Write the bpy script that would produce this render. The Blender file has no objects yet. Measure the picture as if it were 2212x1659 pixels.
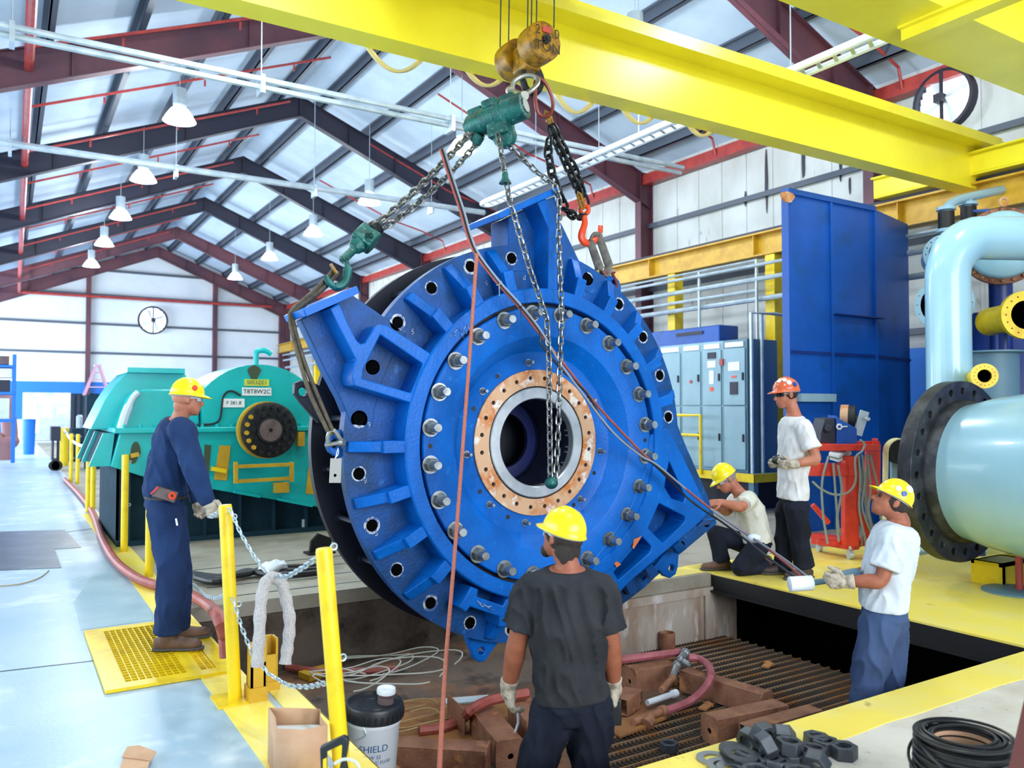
import bpy, bmesh, math, random
from mathutils import Vector as V, Matrix, noise
from mathutils.geometry import tessellate_polygon
random.seed(7)
pi = math.pi
SC = bpy.context.scene
COL = SC.collection

# ------------------------------------------------------------------ camera
YAW, PITCH, FPX = math.radians(31.8), math.radians(1.7), 1765.0
EYE = V((0, 0, 1.6))
FW = V((math.sin(YAW)*math.cos(PITCH), math.cos(YAW)*math.cos(PITCH), math.sin(PITCH)))
RT = V((math.cos(YAW), -math.sin(YAW), 0))
UP = RT.cross(FW)
cam_d = bpy.data.cameras.new('camera')
cam = bpy.data.objects.new('camera', cam_d)
COL.objects.link(cam)
cam.location = EYE
cam.rotation_euler = (pi/2 + PITCH, 0, -YAW)
cam_d.sensor_width = 36.0
cam_d.lens = 36.0*FPX/2212
cam_d.clip_start = 0.05
cam_d.clip_end = 300
cam_d.dof.use_dof = True
cam_d.dof.focus_distance = 5.9
cam_d.dof.aperture_fstop = 2.4
SC.camera = cam

# ------------------------------------------------------------------ world, light, exposure
SC.view_settings.view_transform = 'Standard'
SC.view_settings.look = 'None'
SC.view_settings.gamma = 1
SC.view_settings.use_curve_mapping = False
SC.view_settings.exposure = 0.6
wd = bpy.data.worlds.new('world')
SC.world = wd
wd.use_nodes = True
wd.node_tree.nodes['Background'].inputs[0].default_value = (0.72, 0.86, 1.0, 1)
wd.node_tree.nodes['Background'].inputs[1].default_value = 0.62
SC.cycles.max_bounces = 7
SC.cycles.diffuse_bounces = 4
SC.cycles.glossy_bounces = 3
SC.cycles.transmission_bounces = 4
SC.cycles.sample_clamp_indirect = 6
SC.cycles.caustics_reflective = False
SC.cycles.caustics_refractive = False


def area(name, loc, rot, sx, sy, power, col=(1, 1, 1)):
    l = bpy.data.lights.new(name, 'AREA')
    l.shape = 'RECTANGLE'
    l.size, l.size_y, l.energy, l.color = sx, sy, power, col
    o = bpy.data.objects.new(name, l)
    o.location = loc
    o.rotation_euler = rot
    COL.objects.link(o)
    return o


# unseen fill lights added behind the camera and along the shed's left side
area('rear_fill_light', (3.5, -6.5, 3.4), (math.radians(80), 0, 0), 9, 4.5, 760, (0.93, 0.96, 1.0))
area('side_fill_light', (-6.0, 14.0, 3.0), (math.radians(90), 0, math.radians(-90)), 22, 4.5, 1100, (0.78, 0.9, 1.0))
area('far_fill_light', (-5.0, 36.0, 4.0), (math.radians(90), 0, math.radians(-90)), 12, 5, 2200, (0.8, 0.91, 1.0))


# ------------------------------------------------------------------ helpers
def P(px, py, X=None, Y=None, Z=None, d=None):
    """point of the hall seen at photograph pixel (px, py), on the plane X=, Y=, Z= or at distance d along the view axis"""
    r = FW + RT*((px-1106)/FPX) + UP*((829.5-py)/FPX)
    if X is not None: t = X/r.x
    elif Y is not None: t = Y/r.y
    elif Z is not None: t = (Z-EYE.z)/r.z
    else: t = d
    return EYE + r*t


def lin(c):
    if isinstance(c, str):
        c = [int(c[i:i+2], 16)/255 for i in (0, 2, 4)]
    return tuple(x/12.92 if x <= 0.04045 else ((x+0.055)/1.055)**2.4 for x in c) + (1.0,)


MATS = {}


def mat(name, c1, rough=0.5, metal=0.0, c2=None, scale=4.0, lo=0.4, hi=0.65, bump=0.0, bscale=60.0, detail=4.0,
        emit=0.0, spec=0.5, stretch=None, c3=None, s3=30.0, lo3=.62, hi3=.7, coat=0.0):
    m = bpy.data.materials.new(name)
    m.use_nodes = True
    nt = m.node_tree
    b = nt.nodes['Principled BSDF']
    b.inputs['Base Color'].default_value = lin(c1)
    b.inputs['Roughness'].default_value = rough
    b.inputs['Metallic'].default_value = metal
    b.inputs['Specular IOR Level'].default_value = spec
    if coat: b.inputs['Coat Weight'].default_value = coat
    tc = nt.nodes.new('ShaderNodeTexCoord')
    src = tc.outputs['Object']
    if stretch:
        mp = nt.nodes.new('ShaderNodeMapping')
        mp.inputs['Scale'].default_value = stretch
        nt.links.new(src, mp.inputs['Vector'])
        src = mp.outputs['Vector']

    def layer(prev, col, sc, l, h, det):
        n = nt.nodes.new('ShaderNodeTexNoise')
        n.inputs['Scale'].default_value = sc
        n.inputs['Detail'].default_value = det
        n.inputs['Roughness'].default_value = 0.6
        nt.links.new(src, n.inputs['Vector'])
        r = nt.nodes.new('ShaderNodeMapRange')
        r.inputs[1].default_value, r.inputs[2].default_value = l, h
        nt.links.new(n.outputs['Fac'], r.inputs[0])
        x = nt.nodes.new('ShaderNodeMix')
        x.data_type = 'RGBA'
        nt.links.new(r.outputs[0], x.inputs[0])
        if prev is None: x.inputs[6].default_value = lin(c1)
        else: nt.links.new(prev, x.inputs[6])
        x.inputs[7].default_value = lin(col)
        return x.outputs[2]
    out = None
    if c2: out = layer(None, c2, scale, lo, hi, detail)
    if c3: out = layer(out, c3, s3, lo3, hi3, 3.0)
    if out is not None: nt.links.new(out, b.inputs['Base Color'])
    if bump:
        n = nt.nodes.new('ShaderNodeTexNoise')
        n.inputs['Scale'].default_value = bscale
        n.inputs['Detail'].default_value = 3
        nt.links.new(src, n.inputs['Vector'])
        k = nt.nodes.new('ShaderNodeBump')
        k.inputs['Strength'].default_value = bump
        k.inputs['Distance'].default_value = 0.02
        nt.links.new(n.outputs['Fac'], k.inputs['Height'])
        nt.links.new(k.outputs[0], b.inputs['Normal'])
    if emit:
        b.inputs['Emission Color'].default_value = lin(c1)
        b.inputs['Emission Strength'].default_value = emit
    MATS[name] = m
    return m


def frame(z, x=None):
    """orthonormal frame whose third axis is z"""
    z = V(z).normalized()
    if x is None: x = V((0, 0, 1)) if abs(z.z) < 0.9 else V((1, 0, 0))
    x = V(x)
    x = (x - z*x.dot(z))
    if x.length < 1e-6: x = z.orthogonal()
    x.normalize()
    y = z.cross(x)
    return Matrix((x, y, z)).transposed()


def mw(o):
    m = Matrix.LocRotScale(o.location, o.rotation_euler, o.scale)
    return mw(o.parent) @ m if o.parent else m


class G:
    """collects the geometry of ONE mesh"""
    def __init__(s):
        s.v, s.f, s.m, s.mi = [], [], [], 0

    def add(s, vs, fs, M=None):
        k = len(s.v)
        s.v += [tuple(M @ V(p)) if M is not None else tuple(p) for p in vs]
        s.f += [tuple(i+k for i in f) for f in fs]
        s.m += [s.mi]*len(fs)
        return s

    def box(s, c, size, R=None):
        x, y, z = (q/2 for q in size)
        vs = [V((a, b, e)) for a in (-x, x) for b in (-y, y) for e in (-z, z)]
        if R is not None: vs = [R @ p for p in vs]
        c = V(c)
        return s.add([p+c for p in vs], [(0, 1, 3, 2), (4, 6, 7, 5), (0, 4, 5, 1), (2, 3, 7, 6), (0, 2, 6, 4), (1, 5, 7, 3)])

    def span(s, a, b):
        """box between two corners"""
        a, b = V(a), V(b)
        return s.box((a+b)/2, [abs(b[i]-a[i]) for i in range(3)])

    def bar(s, a, b, w, h, up=(0, 0, 1)):
        a, b = V(a), V(b)
        R = frame(b-a, up)
        return s.box((a+b)/2, (h, w, (b-a).length), R)

    def tube(s, pts, r, n=8, closed=False, caps=True, flat=1.0, up=None):
        pts = [V(p) for p in pts]
        k = len(pts)
        rs = r if isinstance(r, (list, tuple)) else [r]*k
        base = len(s.v)
        prev = None
        for i, p in enumerate(pts):
            if closed: t = pts[(i+1) % k]-pts[i-1]
            else: t = pts[min(i+1, k-1)]-pts[max(i-1, 0)]
            if t.length < 1e-9: t = V((0, 0, 1))
            F = frame(t, prev if prev is not None else up)
            prev = F.col[0].copy()
            for j in range(n):
                a = 2*pi*j/n
                s.v.append(tuple(p + F.col[0]*(rs[i]*math.cos(a)) + F.col[1]*(rs[i]*flat*math.sin(a))))
        for i in range(k if closed else k-1):
            i2 = (i+1) % k
            for j in range(n):
                j2 = (j+1) % n
                s.f.append((base+i*n+j, base+i*n+j2, base+i2*n+j2, base+i2*n+j))
                s.m.append(s.mi)
        if caps and not closed:
            s.f.append(tuple(base+j for j in reversed(range(n))))
            s.f.append(tuple(base+(k-1)*n+j for j in range(n)))
            s.m += [s.mi]*2
        return s

    def lathe(s, prof, o, axis, n=32, x=None, cap=True, a0=0, a1=2*pi):
        """profile of (radius, distance along axis)"""
        F = frame(axis, x)
        o = V(o)
        base = len(s.v)
        full = abs(a1-a0-2*pi) < 1e-6
        cols = n if full else n+1
        for r, h in prof:
            for j in range(cols):
                a = a0+(a1-a0)*j/n
                s.v.append(tuple(o + F @ V((r*math.cos(a), r*math.sin(a), h))))
        for i in range(len(prof)-1):
            for j in range(n):
                j2 = (j+1) % cols
                s.f.append((base+i*cols+j, base+i*cols+j2, base+(i+1)*cols+j2, base+(i+1)*cols+j))
                s.m.append(s.mi)
        if cap and full:
            if prof[0][0] > 1e-6:
                s.f.append(tuple(base+j for j in reversed(range(n)))); s.m.append(s.mi)
            if prof[-1][0] > 1e-6:
                s.f.append(tuple(base+(len(prof)-1)*cols+j for j in range(n))); s.m.append(s.mi)
        return s

    def cyl(s, a, b, r, n=16, r2=None):
        a, b = V(a), V(b)
        return s.lathe([(r, 0), (r if r2 is None else r2, (b-a).length)], a, b-a, n)

    def ball(s, c, r, n=12, k=8, R=None):
        rx, ry, rz = r if isinstance(r, (tuple, list)) else (r, r, r)
        vs, fs = [], []
        for i in range(k+1):
            t = pi*i/k
            for j in range(n):
                a = 2*pi*j/n
                p = V((rx*math.sin(t)*math.cos(a), ry*math.sin(t)*math.sin(a), rz*math.cos(t)))
                vs.append((R @ p if R is not None else p) + V(c))
        for i in range(k):
            for j in range(n):
                j2 = (j+1) % n
                fs.append((i*n+j, (i+1)*n+j, (i+1)*n+j2, i*n+j2))
        return s.add(vs, fs)

    def torus(s, c, axis, R, r, n=24, k=8, sx=1.0, x=None):
        F = frame(axis, x)
        pts = [V(c) + F @ V((R*sx*math.cos(2*pi*i/n), R*math.sin(2*pi*i/n), 0)) for i in range(n)]
        return s.tube(pts, r, k, closed=True)

    def plate(s, loops, t0, t1):
        """flat plate from closed 3-D loops (first outer, then holes); t0, t1 = offset vectors of its two faces"""
        t0, t1 = V(t0), V(t1)
        loops = [[V(p) for p in l] for l in loops]
        flatv = [p for l in loops for p in l]
        if len(loops) == 1:
            tri = tessellate_polygon(loops)
        else:
            bm = bmesh.new()
            bv = [bm.verts.new(p) for p in flatv]
            bm.verts.index_update()
            be, q = [], 0
            for l in loops:
                be += [bm.edges.new((bv[q+i], bv[q+(i+1) % len(l)])) for i in range(len(l))]
                q += len(l)
            bmesh.ops.triangle_fill(bm, use_beauty=True, use_dissolve=False, edges=be)
            tri = [tuple(w.index for w in f.verts) for f in bm.faces]
            bm.free()
        n = len(flatv)
        base = len(s.v)
        s.v += [tuple(p+t0) for p in flatv] + [tuple(p+t1) for p in flatv]
        nn = V((0, 0, 0))
        for a, b, c in tri:
            s.f.append((base+a, base+b, base+c)); s.f.append((base+n+c, base+n+b, base+n+a)); s.m += [s.mi]*2
        k = 0
        for l in loops:
            L = len(l)
            for i in range(L):
                j = (i+1) % L
                s.f.append((base+k+i, base+k+j, base+n+k+j, base+n+k+i)); s.m.append(s.mi)
            k += L
        return s

    def link(s, c, t, side, L, r, w, n=10, k=5):
        """one chain link: stadium loop along t, lying in the plane of t and side"""
        t, side = V(t).normalized(), V(side)
        side = (side - t*side.dot(t)).normalized()
        pts = []
        h = L/2 - w
        m = n//2
        for i in range(m):
            a = pi*i/(m-1)
            pts.append(V(c) + t*(h + w*math.sin(a)) + side*(w*math.cos(a)))
        for i in range(m):
            a = pi*i/(m-1)
            pts.append(V(c) - t*(h + w*math.sin(a)) - side*(w*math.cos(a)))
        return s.tube(pts, r, k, closed=True)

    def chain(s, pts, L, r, w=None, n=10, k=5):
        """links of inner pitch L laid along a polyline"""
        w = w or r*2.1
        pts = [V(p) for p in pts]
        seg = [(pts[i+1]-pts[i]).length for i in range(len(pts)-1)]
        tot = sum(seg)
        cnt = max(1, round(tot/L))
        st = tot/cnt
        F = None
        for i in range(cnt):
            u = (i+0.5)*st
            j = 0
            while j < len(seg)-1 and u > seg[j]:
                u -= seg[j]; j += 1
            d = (pts[j+1]-pts[j]).normalized()
            F = frame(d, F)
            e = F.col[0].copy() if i % 2 else F.col[1].copy()
            s.link(pts[j]+d*u, d, (e + 0.25*F.col[i % 2]), st+2.2*r, r, w, n, k)
            F = F.col[0].copy()
        return s


def build(g, name, m, parent=None, bevel=0.0, smooth=35, seg=2):
    me = bpy.data.meshes.new(name)
    o = bpy.data.objects.new(name, me)
    COL.objects.link(o)
    vs = g.v
    if parent is not None:
        o.parent = parent
        inv = mw(parent).inverted()
        vs = [tuple(inv @ V(p)) for p in vs]
    else:
        xs, ys, zs = zip(*vs)
        c = V(((min(xs)+max(xs))/2, (min(ys)+max(ys))/2, min(zs)))
        o.location = c
        vs = [tuple(V(p)-c) for p in vs]
    me.from_pydata(vs, [], g.f)
    for q in (m if isinstance(m, (list, tuple)) else [m]):
        me.materials.append(MATS[q])
    me.polygons.foreach_set('material_index', g.m)
    bm = bmesh.new()
    bm.from_mesh(me)
    bmesh.ops.recalc_face_normals(bm, faces=bm.faces)
    bm.to_mesh(me)
    bm.free()
    if smooth:
        me.shade_smooth()
        me.set_sharp_from_angle(angle=math.radians(smooth))
    if bevel:
        b = o.modifiers.new('bevel', 'BEVEL')
        b.width, b.segments, b.limit_method, b.angle_limit = bevel, seg, 'ANGLE', math.radians(40)
    return o


def tag(o, label, cat, group=None, kind=None):
    o['label'] = label
    o['category'] = cat
    if group: o['group'] = group
    if kind: o['kind'] = kind
    return o


def thing(name, loc, label, cat, group=None, rot=0.0):
    o = bpy.data.objects.new(name, None)
    o.empty_display_size = 0.1
    COL.objects.link(o)
    o.location = loc
    o.rotation_euler = (0, 0, rot)
    return tag(o, label, cat, group)


def struct(g, name, m, parent=None, bevel=0.0, smooth=35):
    o = build(g, name, m, parent, bevel, smooth)
    if parent is None: o['kind'] = 'structure'
    return o


def single(g, name, m, label, cat, group=None, bevel=0.0, smooth=35, kind=None):
    return tag(build(g, name, m, None, bevel, smooth), label, cat, group, kind)


def copy_tree(o, parent=None):
    c = o.copy()
    COL.objects.link(c)
    if parent is not None: c.parent = parent
    for ch in [x for x in bpy.data.objects if x.parent == o]:
        copy_tree(ch, c)
    return c


TXT = {}


def text(g, s, size, o, right, up, depth=0.002, align='CENTER'):
    """raised lettering on a surface: o = middle of the line, right / up = directions on the surface"""
    if s not in TXT:
        cu = bpy.data.curves.new('t', 'FONT')
        cu.body = s
        cu.align_x = 'CENTER'
        cu.align_y = 'CENTER'
        cu.resolution_u = 3
        ob = bpy.data.objects.new('t', cu)
        COL.objects.link(ob)
        dg = bpy.context.evaluated_depsgraph_get()
        me = bpy.data.meshes.new_from_object(ob.evaluated_get(dg))
        TXT[s] = ([tuple(v.co) for v in me.vertices], [tuple(p.vertices) for p in me.polygons])
        bpy.data.objects.remove(ob)
        bpy.data.curves.remove(cu)
        bpy.data.meshes.remove(me)
    vs, fs = TXT[s]
    right, up = V(right).normalized(), V(up).normalized()
    n = right.cross(up)
    g.add([V(o) + right*(x*size) + up*(y*size) + n*depth for x, y, z in vs], fs)
    return g


def bez(a, b, c, d, n=12):
    a, b, c, d = V(a), V(b), V(c), V(d)
    return [a*(1-t)**3 + b*3*t*(1-t)**2 + c*3*t*t*(1-t) + d*t**3 for t in (i/n for i in range(n+1))]


def spline(pts, n=6):
    """smooth curve through the points"""
    p = [V(q) for q in pts]
    p = [p[0]*2-p[1]] + p + [p[-1]*2-p[-2]]
    out = []
    for i in range(1, len(p)-2):
        for k in range(n):
            t = k/n
            out.append(0.5*((2*p[i]) + (p[i+1]-p[i-1])*t + (2*p[i-1]-5*p[i]+4*p[i+1]-p[i+2])*t*t
                            + (3*p[i]-p[i-1]-3*p[i+1]+p[i+2])*t**3))
    out.append(p[-2])
    return out


def sag(a, b, drop, n=14):
    a, b = V(a), V(b)
    return [a.lerp(b, i/n) - V((0, 0, drop*4*(i/n)*(1-i/n))) for i in range(n+1)]


def circle(c, axis, r, n=16, x=None, sx=1.0):
    F = frame(axis, x)
    return [V(c) + F @ V((r*sx*math.cos(2*pi*i/n), r*math.sin(2*pi*i/n), 0)) for i in range(n)]


# ------------------------------------------------------------------ materials
mat('floor_grey', 'a8c0d2', 0.36, c2='98b6ca', scale=.9, lo=.42, hi=.62, c3='c3d3de', s3=2.2, lo3=.56, hi3=.66, bump=.05, bscale=40)
mat('floor_dark', '3c4650', 0.3, c2='59656f', scale=2.5, lo=.45, hi=.7)
mat('floor_patch', '97b3c2', 0.4, c2='a9c2cd', scale=2)
mat('concrete_beige', 'd8d2c6', 0.6, c2='c4b9a8', scale=2.0, lo=.45, hi=.7, c3='8d8478', s3=25, lo3=.68, hi3=.74, bump=.15, bscale=50)
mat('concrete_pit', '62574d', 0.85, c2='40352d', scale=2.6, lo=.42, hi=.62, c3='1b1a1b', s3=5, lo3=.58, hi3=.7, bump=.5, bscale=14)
mat('concrete_light', 'b3a79a', 0.75, c2='8d6b52', scale=3, lo=.45, hi=.68, c3='d4d0cd', s3=7, lo3=.55, hi3=.7, bump=.3, bscale=25, stretch=(1, 1, .35))
mat('concrete_slab', 'a7a294', 0.7, c2='8c8474', scale=1.5, lo=.42, hi=.65, bump=.2, bscale=25)
mat('yellow_floor', 'f9e05c', 0.45, c2='f3e184', scale=2.2, lo=.45, hi=.7, c3='b7a05a', s3=9, lo3=.66, hi3=.76, bump=.05)
mat('yellow_paint', 'f0cf14', 0.35, c2='d9b313', scale=5, lo=.5, hi=.7, bump=.03)
mat('yellow_crane', 'fbee34', 0.32, c2='f2e02c', scale=1.2, lo=.4, hi=.7, spec=.5)
mat('yellow_dull', 'cfa52a', 0.45, c2='b98d1c', scale=4)
mat('roof_white', 'c6d9ec', 0.7, c2='b4cae0', scale=1.3, lo=.35, hi=.7, bump=.25, bscale=3.0)
mat('wall_white', 'e6eef5', 0.6, c2='d9e4ee', scale=.8, lo=.4, hi=.7, bump=.08, bscale=6)
mat('wall_dirty', 'cfd4d4', 0.7, c2='bcc0bb', scale=1.2, lo=.4, hi=.7, c3='6d665e', s3=3.5, lo3=.66, hi3=.76, stretch=(1, 1, .45))
mat('steel_dark', '1f2438', 0.55, c2='2c2838', scale=.8, lo=.4, hi=.7)
mat('steel_red', '683c47', 0.55, c2='4c3142', scale=.9, lo=.4, hi=.65, bump=.05, bscale=20)
mat('purlin_grey', '4c5564', 0.5)
mat('pipe_red', 'b5433b', 0.4, c2='98343a', scale=5)
mat('galv', 'c8d6de', 0.35, metal=.4, c2='aebfca', scale=4)
mat('black', '0c0d10', 0.55)
mat('void_shade', '050506', 0.95, spec=0.05)  # near-black painted in for the shade inside holes and under the deck
mat('rust', 'a06f54', 0.75, c2='80503c', scale=5, lo=.4, hi=.62, c3='bd7f4c', s3=8, lo3=.58, hi3=.7, bump=.25, bscale=60)
mat('rust_dirt_shade', '625145', 0.85, c2='8a5a38', scale=1.4, lo=.5, hi=.66, c3='1f1c1b', s3=3.2, lo3=.55, hi3=.7, bump=.5, bscale=22)  # rusty dirt, with the shade under the casing darkened into its colour
mat('grate_steel', '5c534c', 0.5, metal=.3, c2='6e5644', scale=3, lo=.45, hi=.65)
mat('grate_rod', 'a08468', 0.5, metal=.2, c2='a86f40', scale=3, lo=.45, hi=.62)
mat('blue_wall', '1673d8', 0.5)
mat('pane_shutter_glow', 'eef6ff', 0.4, emit=1.0)  # emission puts a glow into the door panes and fan shutters
mat('lamp_glow', 'f4f9ff', 0.4, emit=9.0)
mat('lamp_glass', 'e6f2fb', 0.25, emit=1.2)

# ------------------------------------------------------------------ shell of the hall
XW, YF, XR, XL = 12.9, 43.8, 6.3, -7.4          # right wall, far wall, ridge, left eave
ZR, ZE = 9.85, 7.25
SL = (ZR-ZE)/(XW-XR)
PX0, PX1, PX2, PY0, PY1, PY2 = 1.43, 1.25, 5.85, 2.83, 5.77, 6.95
PZ = -0.62


def slab(poly, z0, z1):
    return G().plate([[V((x, y, 0)) for x, y in poly]], (0, 0, z1), (0, 0, z0))


struct(slab([(-8, -6), (PX0, -6), (PX0, 4.78), (PX1, 4.78), (PX1, PY2), (PX1, YF), (-8, YF)], -.25, 0), 'floor', 'floor_grey')
struct(slab([(PX0, -6), (XW, -6), (XW, PY0), (PX0, PY0)], -.25, 0), 'floor_near', 'concrete_beige')
struct(slab([(PX1, PY2), (4.5, PY2), (4.5, PY1), (6.1, PY1), (6.1, 6.15), (XW, 6.15), (XW, YF), (PX1, YF)], -.12, 0), 'floor_far', 'concrete_slab')
# steel deck on the right, oversailing the pit
g = G()
g.span((PX2, PY0, -.012), (XW, 6.15, .004))
struct(g, 'floor_deck', 'yellow_floor')
g = G()
g.span((PX2, PY0, -.17), (PX2+.05, PY1+.3, -.012))
g.span((PX2-.04, PY0, -.17), (PX2+.1, PY1+.3, -.155))
for i in range(8): g.span((PX2+.05, PY0+.2+i*.4, -.16), (XW-.2, PY0+.26+i*.4, -.013))
struct(g, 'trim_1', 'black')
# pit
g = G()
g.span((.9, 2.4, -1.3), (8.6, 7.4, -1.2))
struct(g, 'floor_pit', 'void_shade')
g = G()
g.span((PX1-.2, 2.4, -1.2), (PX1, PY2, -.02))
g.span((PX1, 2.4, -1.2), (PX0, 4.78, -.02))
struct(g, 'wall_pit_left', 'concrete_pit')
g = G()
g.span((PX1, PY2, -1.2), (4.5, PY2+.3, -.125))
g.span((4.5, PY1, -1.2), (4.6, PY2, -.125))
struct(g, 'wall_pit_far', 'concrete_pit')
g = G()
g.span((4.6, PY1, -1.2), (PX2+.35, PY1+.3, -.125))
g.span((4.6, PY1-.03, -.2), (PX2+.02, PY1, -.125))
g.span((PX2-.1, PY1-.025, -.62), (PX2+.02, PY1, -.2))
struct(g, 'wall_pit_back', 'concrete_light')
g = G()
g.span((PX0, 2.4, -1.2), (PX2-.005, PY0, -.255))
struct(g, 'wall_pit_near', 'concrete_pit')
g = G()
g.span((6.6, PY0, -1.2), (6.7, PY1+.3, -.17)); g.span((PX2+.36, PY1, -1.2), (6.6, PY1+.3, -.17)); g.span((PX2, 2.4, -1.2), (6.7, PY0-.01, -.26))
struct(g, 'wall_pit_right', 'void_shade')  # black colour paints the shade under the deck
# dirty landing on the left of the pit, grating on the right
g = G()
g.span((PX1, PY0, PZ-.1), (3.15, PY2, PZ))
g.span((3.15, 4.6, PZ-.1), (4.5, PY2, PZ))
struct(g, 'floor_landing', 'rust_dirt_shade')
g = G()
n = int((6.05-3.15)/.036)
for i in range(n):
    x = 3.16+i*.036
    y1 = 4.6 if x < 4.45 else PY1
    g.span((x, PY0, PZ-.025), (x+.0045, y1, PZ))
gr_ = struct(g, 'floor_grating', 'grate_steel')
g = G()
y = PY0+.05
while y < PY1:
    g.span((3.15 if y < 4.6 else 4.5, y, PZ-.016), (6.05, y+.010, PZ+.004)); y += .1
build(g, 'cross_rods', 'grate_rod', gr_)
# painted lines
g = G(); g.span((1.01, -3, 0), (1.25, 4.78, .004)); g.span((1.01, 4.78, 0), (PX1, 14, .004))
struct(g, 'trim_2', 'yellow_floor')
g = G(); g.span((1.29, 3.2, 0), (PX0+.005, 4.76, .006)); g.span((PX0, 3.2, -.1), (PX0+.006, 4.76, .006))
struct(g, 'trim_3', 'yellow_floor')
g = G(); g.plate([[(PX0+.4, PY0-.27, 0)] + [(x, PY0-.27+.02*noise.noise(V((x*3, 0, 0))), 0) for x in [1.9+.12*i for i in range(90)]] + [(XW, PY0-.27, 0), (XW, PY0, 0), (PX0+.4, PY0, 0)]], (0, 0, .0), (0, 0, .004))
g.span((PX0+.4, PY0, -.06), (PX2, PY0+.004, .004))
struct(g, 'trim_4', 'yellow_floor')
g = G(); g.span((4.62, PY1+.06, 0), (6.1, 6.13, .004))
struct(g, 'trim_5', 'yellow_floor')
# dark painted patch and newer grey patches in the left floor, saw cut
g = G(); g.plate([[P(-120, 1152, Z=0), P(140, 1145, Z=0), P(175, 1183, Z=0), P(118, 1187, Z=0), P(133, 1227, Z=0), P(-120, 1238, Z=0)]], (0, 0, 0), (0, 0, .004))
struct(g, 'trim_6', 'floor_dark')
g = G(); g.plate([[P(160, 1300, Z=0), P(240, 1185, Z=0), P(262, 1215, Z=0), P(322, 1300, Z=0), P(330, 1340, Z=0), P(175, 1362, Z=0)]], (0, 0, 0), (0, 0, .003))
struct(g, 'trim_7', 'floor_patch')
g = G()
a, b = P(-60, 1458, Z=0), P(232, 1424, Z=0)
g.bar(a+V((0, 0, .001)), b+V((0, 0, .001)), .012, .004)
a, b = P(140, 1150, Z=0), P(215, 1140, Z=0)
g.bar(a+V((0, 0, .001)), b+V((0, 0, .001)), .03, .004)
for i in range(4):
    yy = PY2+.25+.45*i
    g.span((PX1+.3, yy, 0), (4.5, yy+.018, .003))
struct(g, 'trim_8', 'floor_dark')

# walls
def zroof(x): return ZR - abs(x-XR)*SL


g = G()
g.plate([[V((XL, YF, 0)), V((XW+.2, YF, 0)), V((XW+.2, YF, zroof(XW)+.1)), V((XR, YF, ZR+.1)), V((XL, YF, zroof(XL)+.1))]], (0, 0, 0), (0, .15, 0))
wf = struct(g, 'wall_far', 'wall_white')
g = G()
for x in (P(190, 700, Y=YF).x, P(463, 700, Y=YF).x, P(60, 700, Y=YF).x-3.5, XW-.4):
    g.span((x-.1, YF-.3, 0), (x+.1, YF-.003, zroof(x)-.3))
build(g, 'column', 'steel_red', wf)
g = G()
for z in (4.2, 5.6, 7.0, 8.2):
    g.span((max(XL, XR-(ZR-z)/SL+.2), YF-.14, z), (min(XW, XR+(ZR-z)/SL-.2), YF-.003, z+.1))
build(g, 'girt', 'purlin_grey', wf)
g = G()
g.span((XL, YF-.02, 1.1), (XW, YF-.002, 2.85))
g.span((XL, YF-.02, 0), (.32, YF-.003, 1.1)); g.span((3.2, YF-.02, 0), (XW, YF-.003, 1.1))
build(g, 'wainscot', 'blue_wall', wf)
# large glazed service door in the far wall
g = G()
x0, x1 = P(48, 900, Y=YF).x, P(152, 900, Y=YF).x
g.span((x0, YF-.06, .1), (x1, YF-.021, P(100, 848, Y=YF).z))
dr = struct(g, 'door_1', 'galv')
for (a, b, c, d) in ((52, 862, 76, 905), (84, 858, 124, 872), (90, 878, 113, 900), (124, 850, 150, 872), (124, 878, 146, 893), (74, 898, 84, 935)):
    g = G(); p, q = P(a, b, Y=YF-.07), P(c, d, Y=YF-.07)
    g.span((p.x, YF-.075, q.z), (q.x, YF-.061, p.z))
    build(g, 'pane', 'pane_shutter_glow', dr)

g = G()
g.span((XW, -6, 0), (XW+.15, YF, ZE+.1))
wr = struct(g, 'wall_right', 'wall_dirty')
FRY = [-3.0, 2.8, 8.6, 14.6, 20.5, 26.4, 32.3, 38.2, 43.4]
for y in FRY:
    g = G()
    g.span((XW-.38, y-.1, 0), (XW-.36, y+.1, ZE-.1)); g.span((XW-.02, y-.1, 0), (XW-.003, y+.1, ZE-.1)); g.span((XW-.36, y-.01, 0), (XW-.02, y+.01, ZE-.1))
    build(g, 'column', 'steel_red', wr)
g = G()
for z in (1.4, 2.9, 4.4, 5.9):
    g.span((XW-.1, -6, z), (XW-.003, YF-.2, z+.025)); g.span((XW-.12, -6, z-.08), (XW-.1, YF-.2, z+.025))
build(g, 'girt', 'purlin_grey', wr)
g = G()
for k in range(70):
    y = -4+k*.68
    g.span((XW-.012, y, 0), (XW-.003, y+.05, ZE))
build(g, 'panel_seams', 'wall_dirty', wr)
g = G(); g.span((XW-.06, -6, 0), (XW-.004, YF-.2, 2.6))
build(g, 'wainscot', 'blue_wall', wr)
# torn patches on the wall lining
for (px, py, w, h) in ((1655, 390, .05, .75), (1735, 350, .05, .4), (1815, 350, .04, .45), (1875, 395, .1, .22), (1610, 430, .05, .2), (1395, 470, .07, .14), (1835, 400, .03, .2)):
    g = G(); p = P(px, py, X=XW-.02)
    pts = [p + V((0, w*math.cos(t)*(.7+.4*noise.noise(V((px, t*2, 0)))), h*math.sin(t)*(.8+.3*noise.noise(V((t, px, 3)))))) for t in [i*2*pi/14 for i in range(14)]]
    g.plate([pts], (0, 0, 0), (.008, 0, 0)); build(g, 'tear', 'steel_dark', wr)

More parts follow.
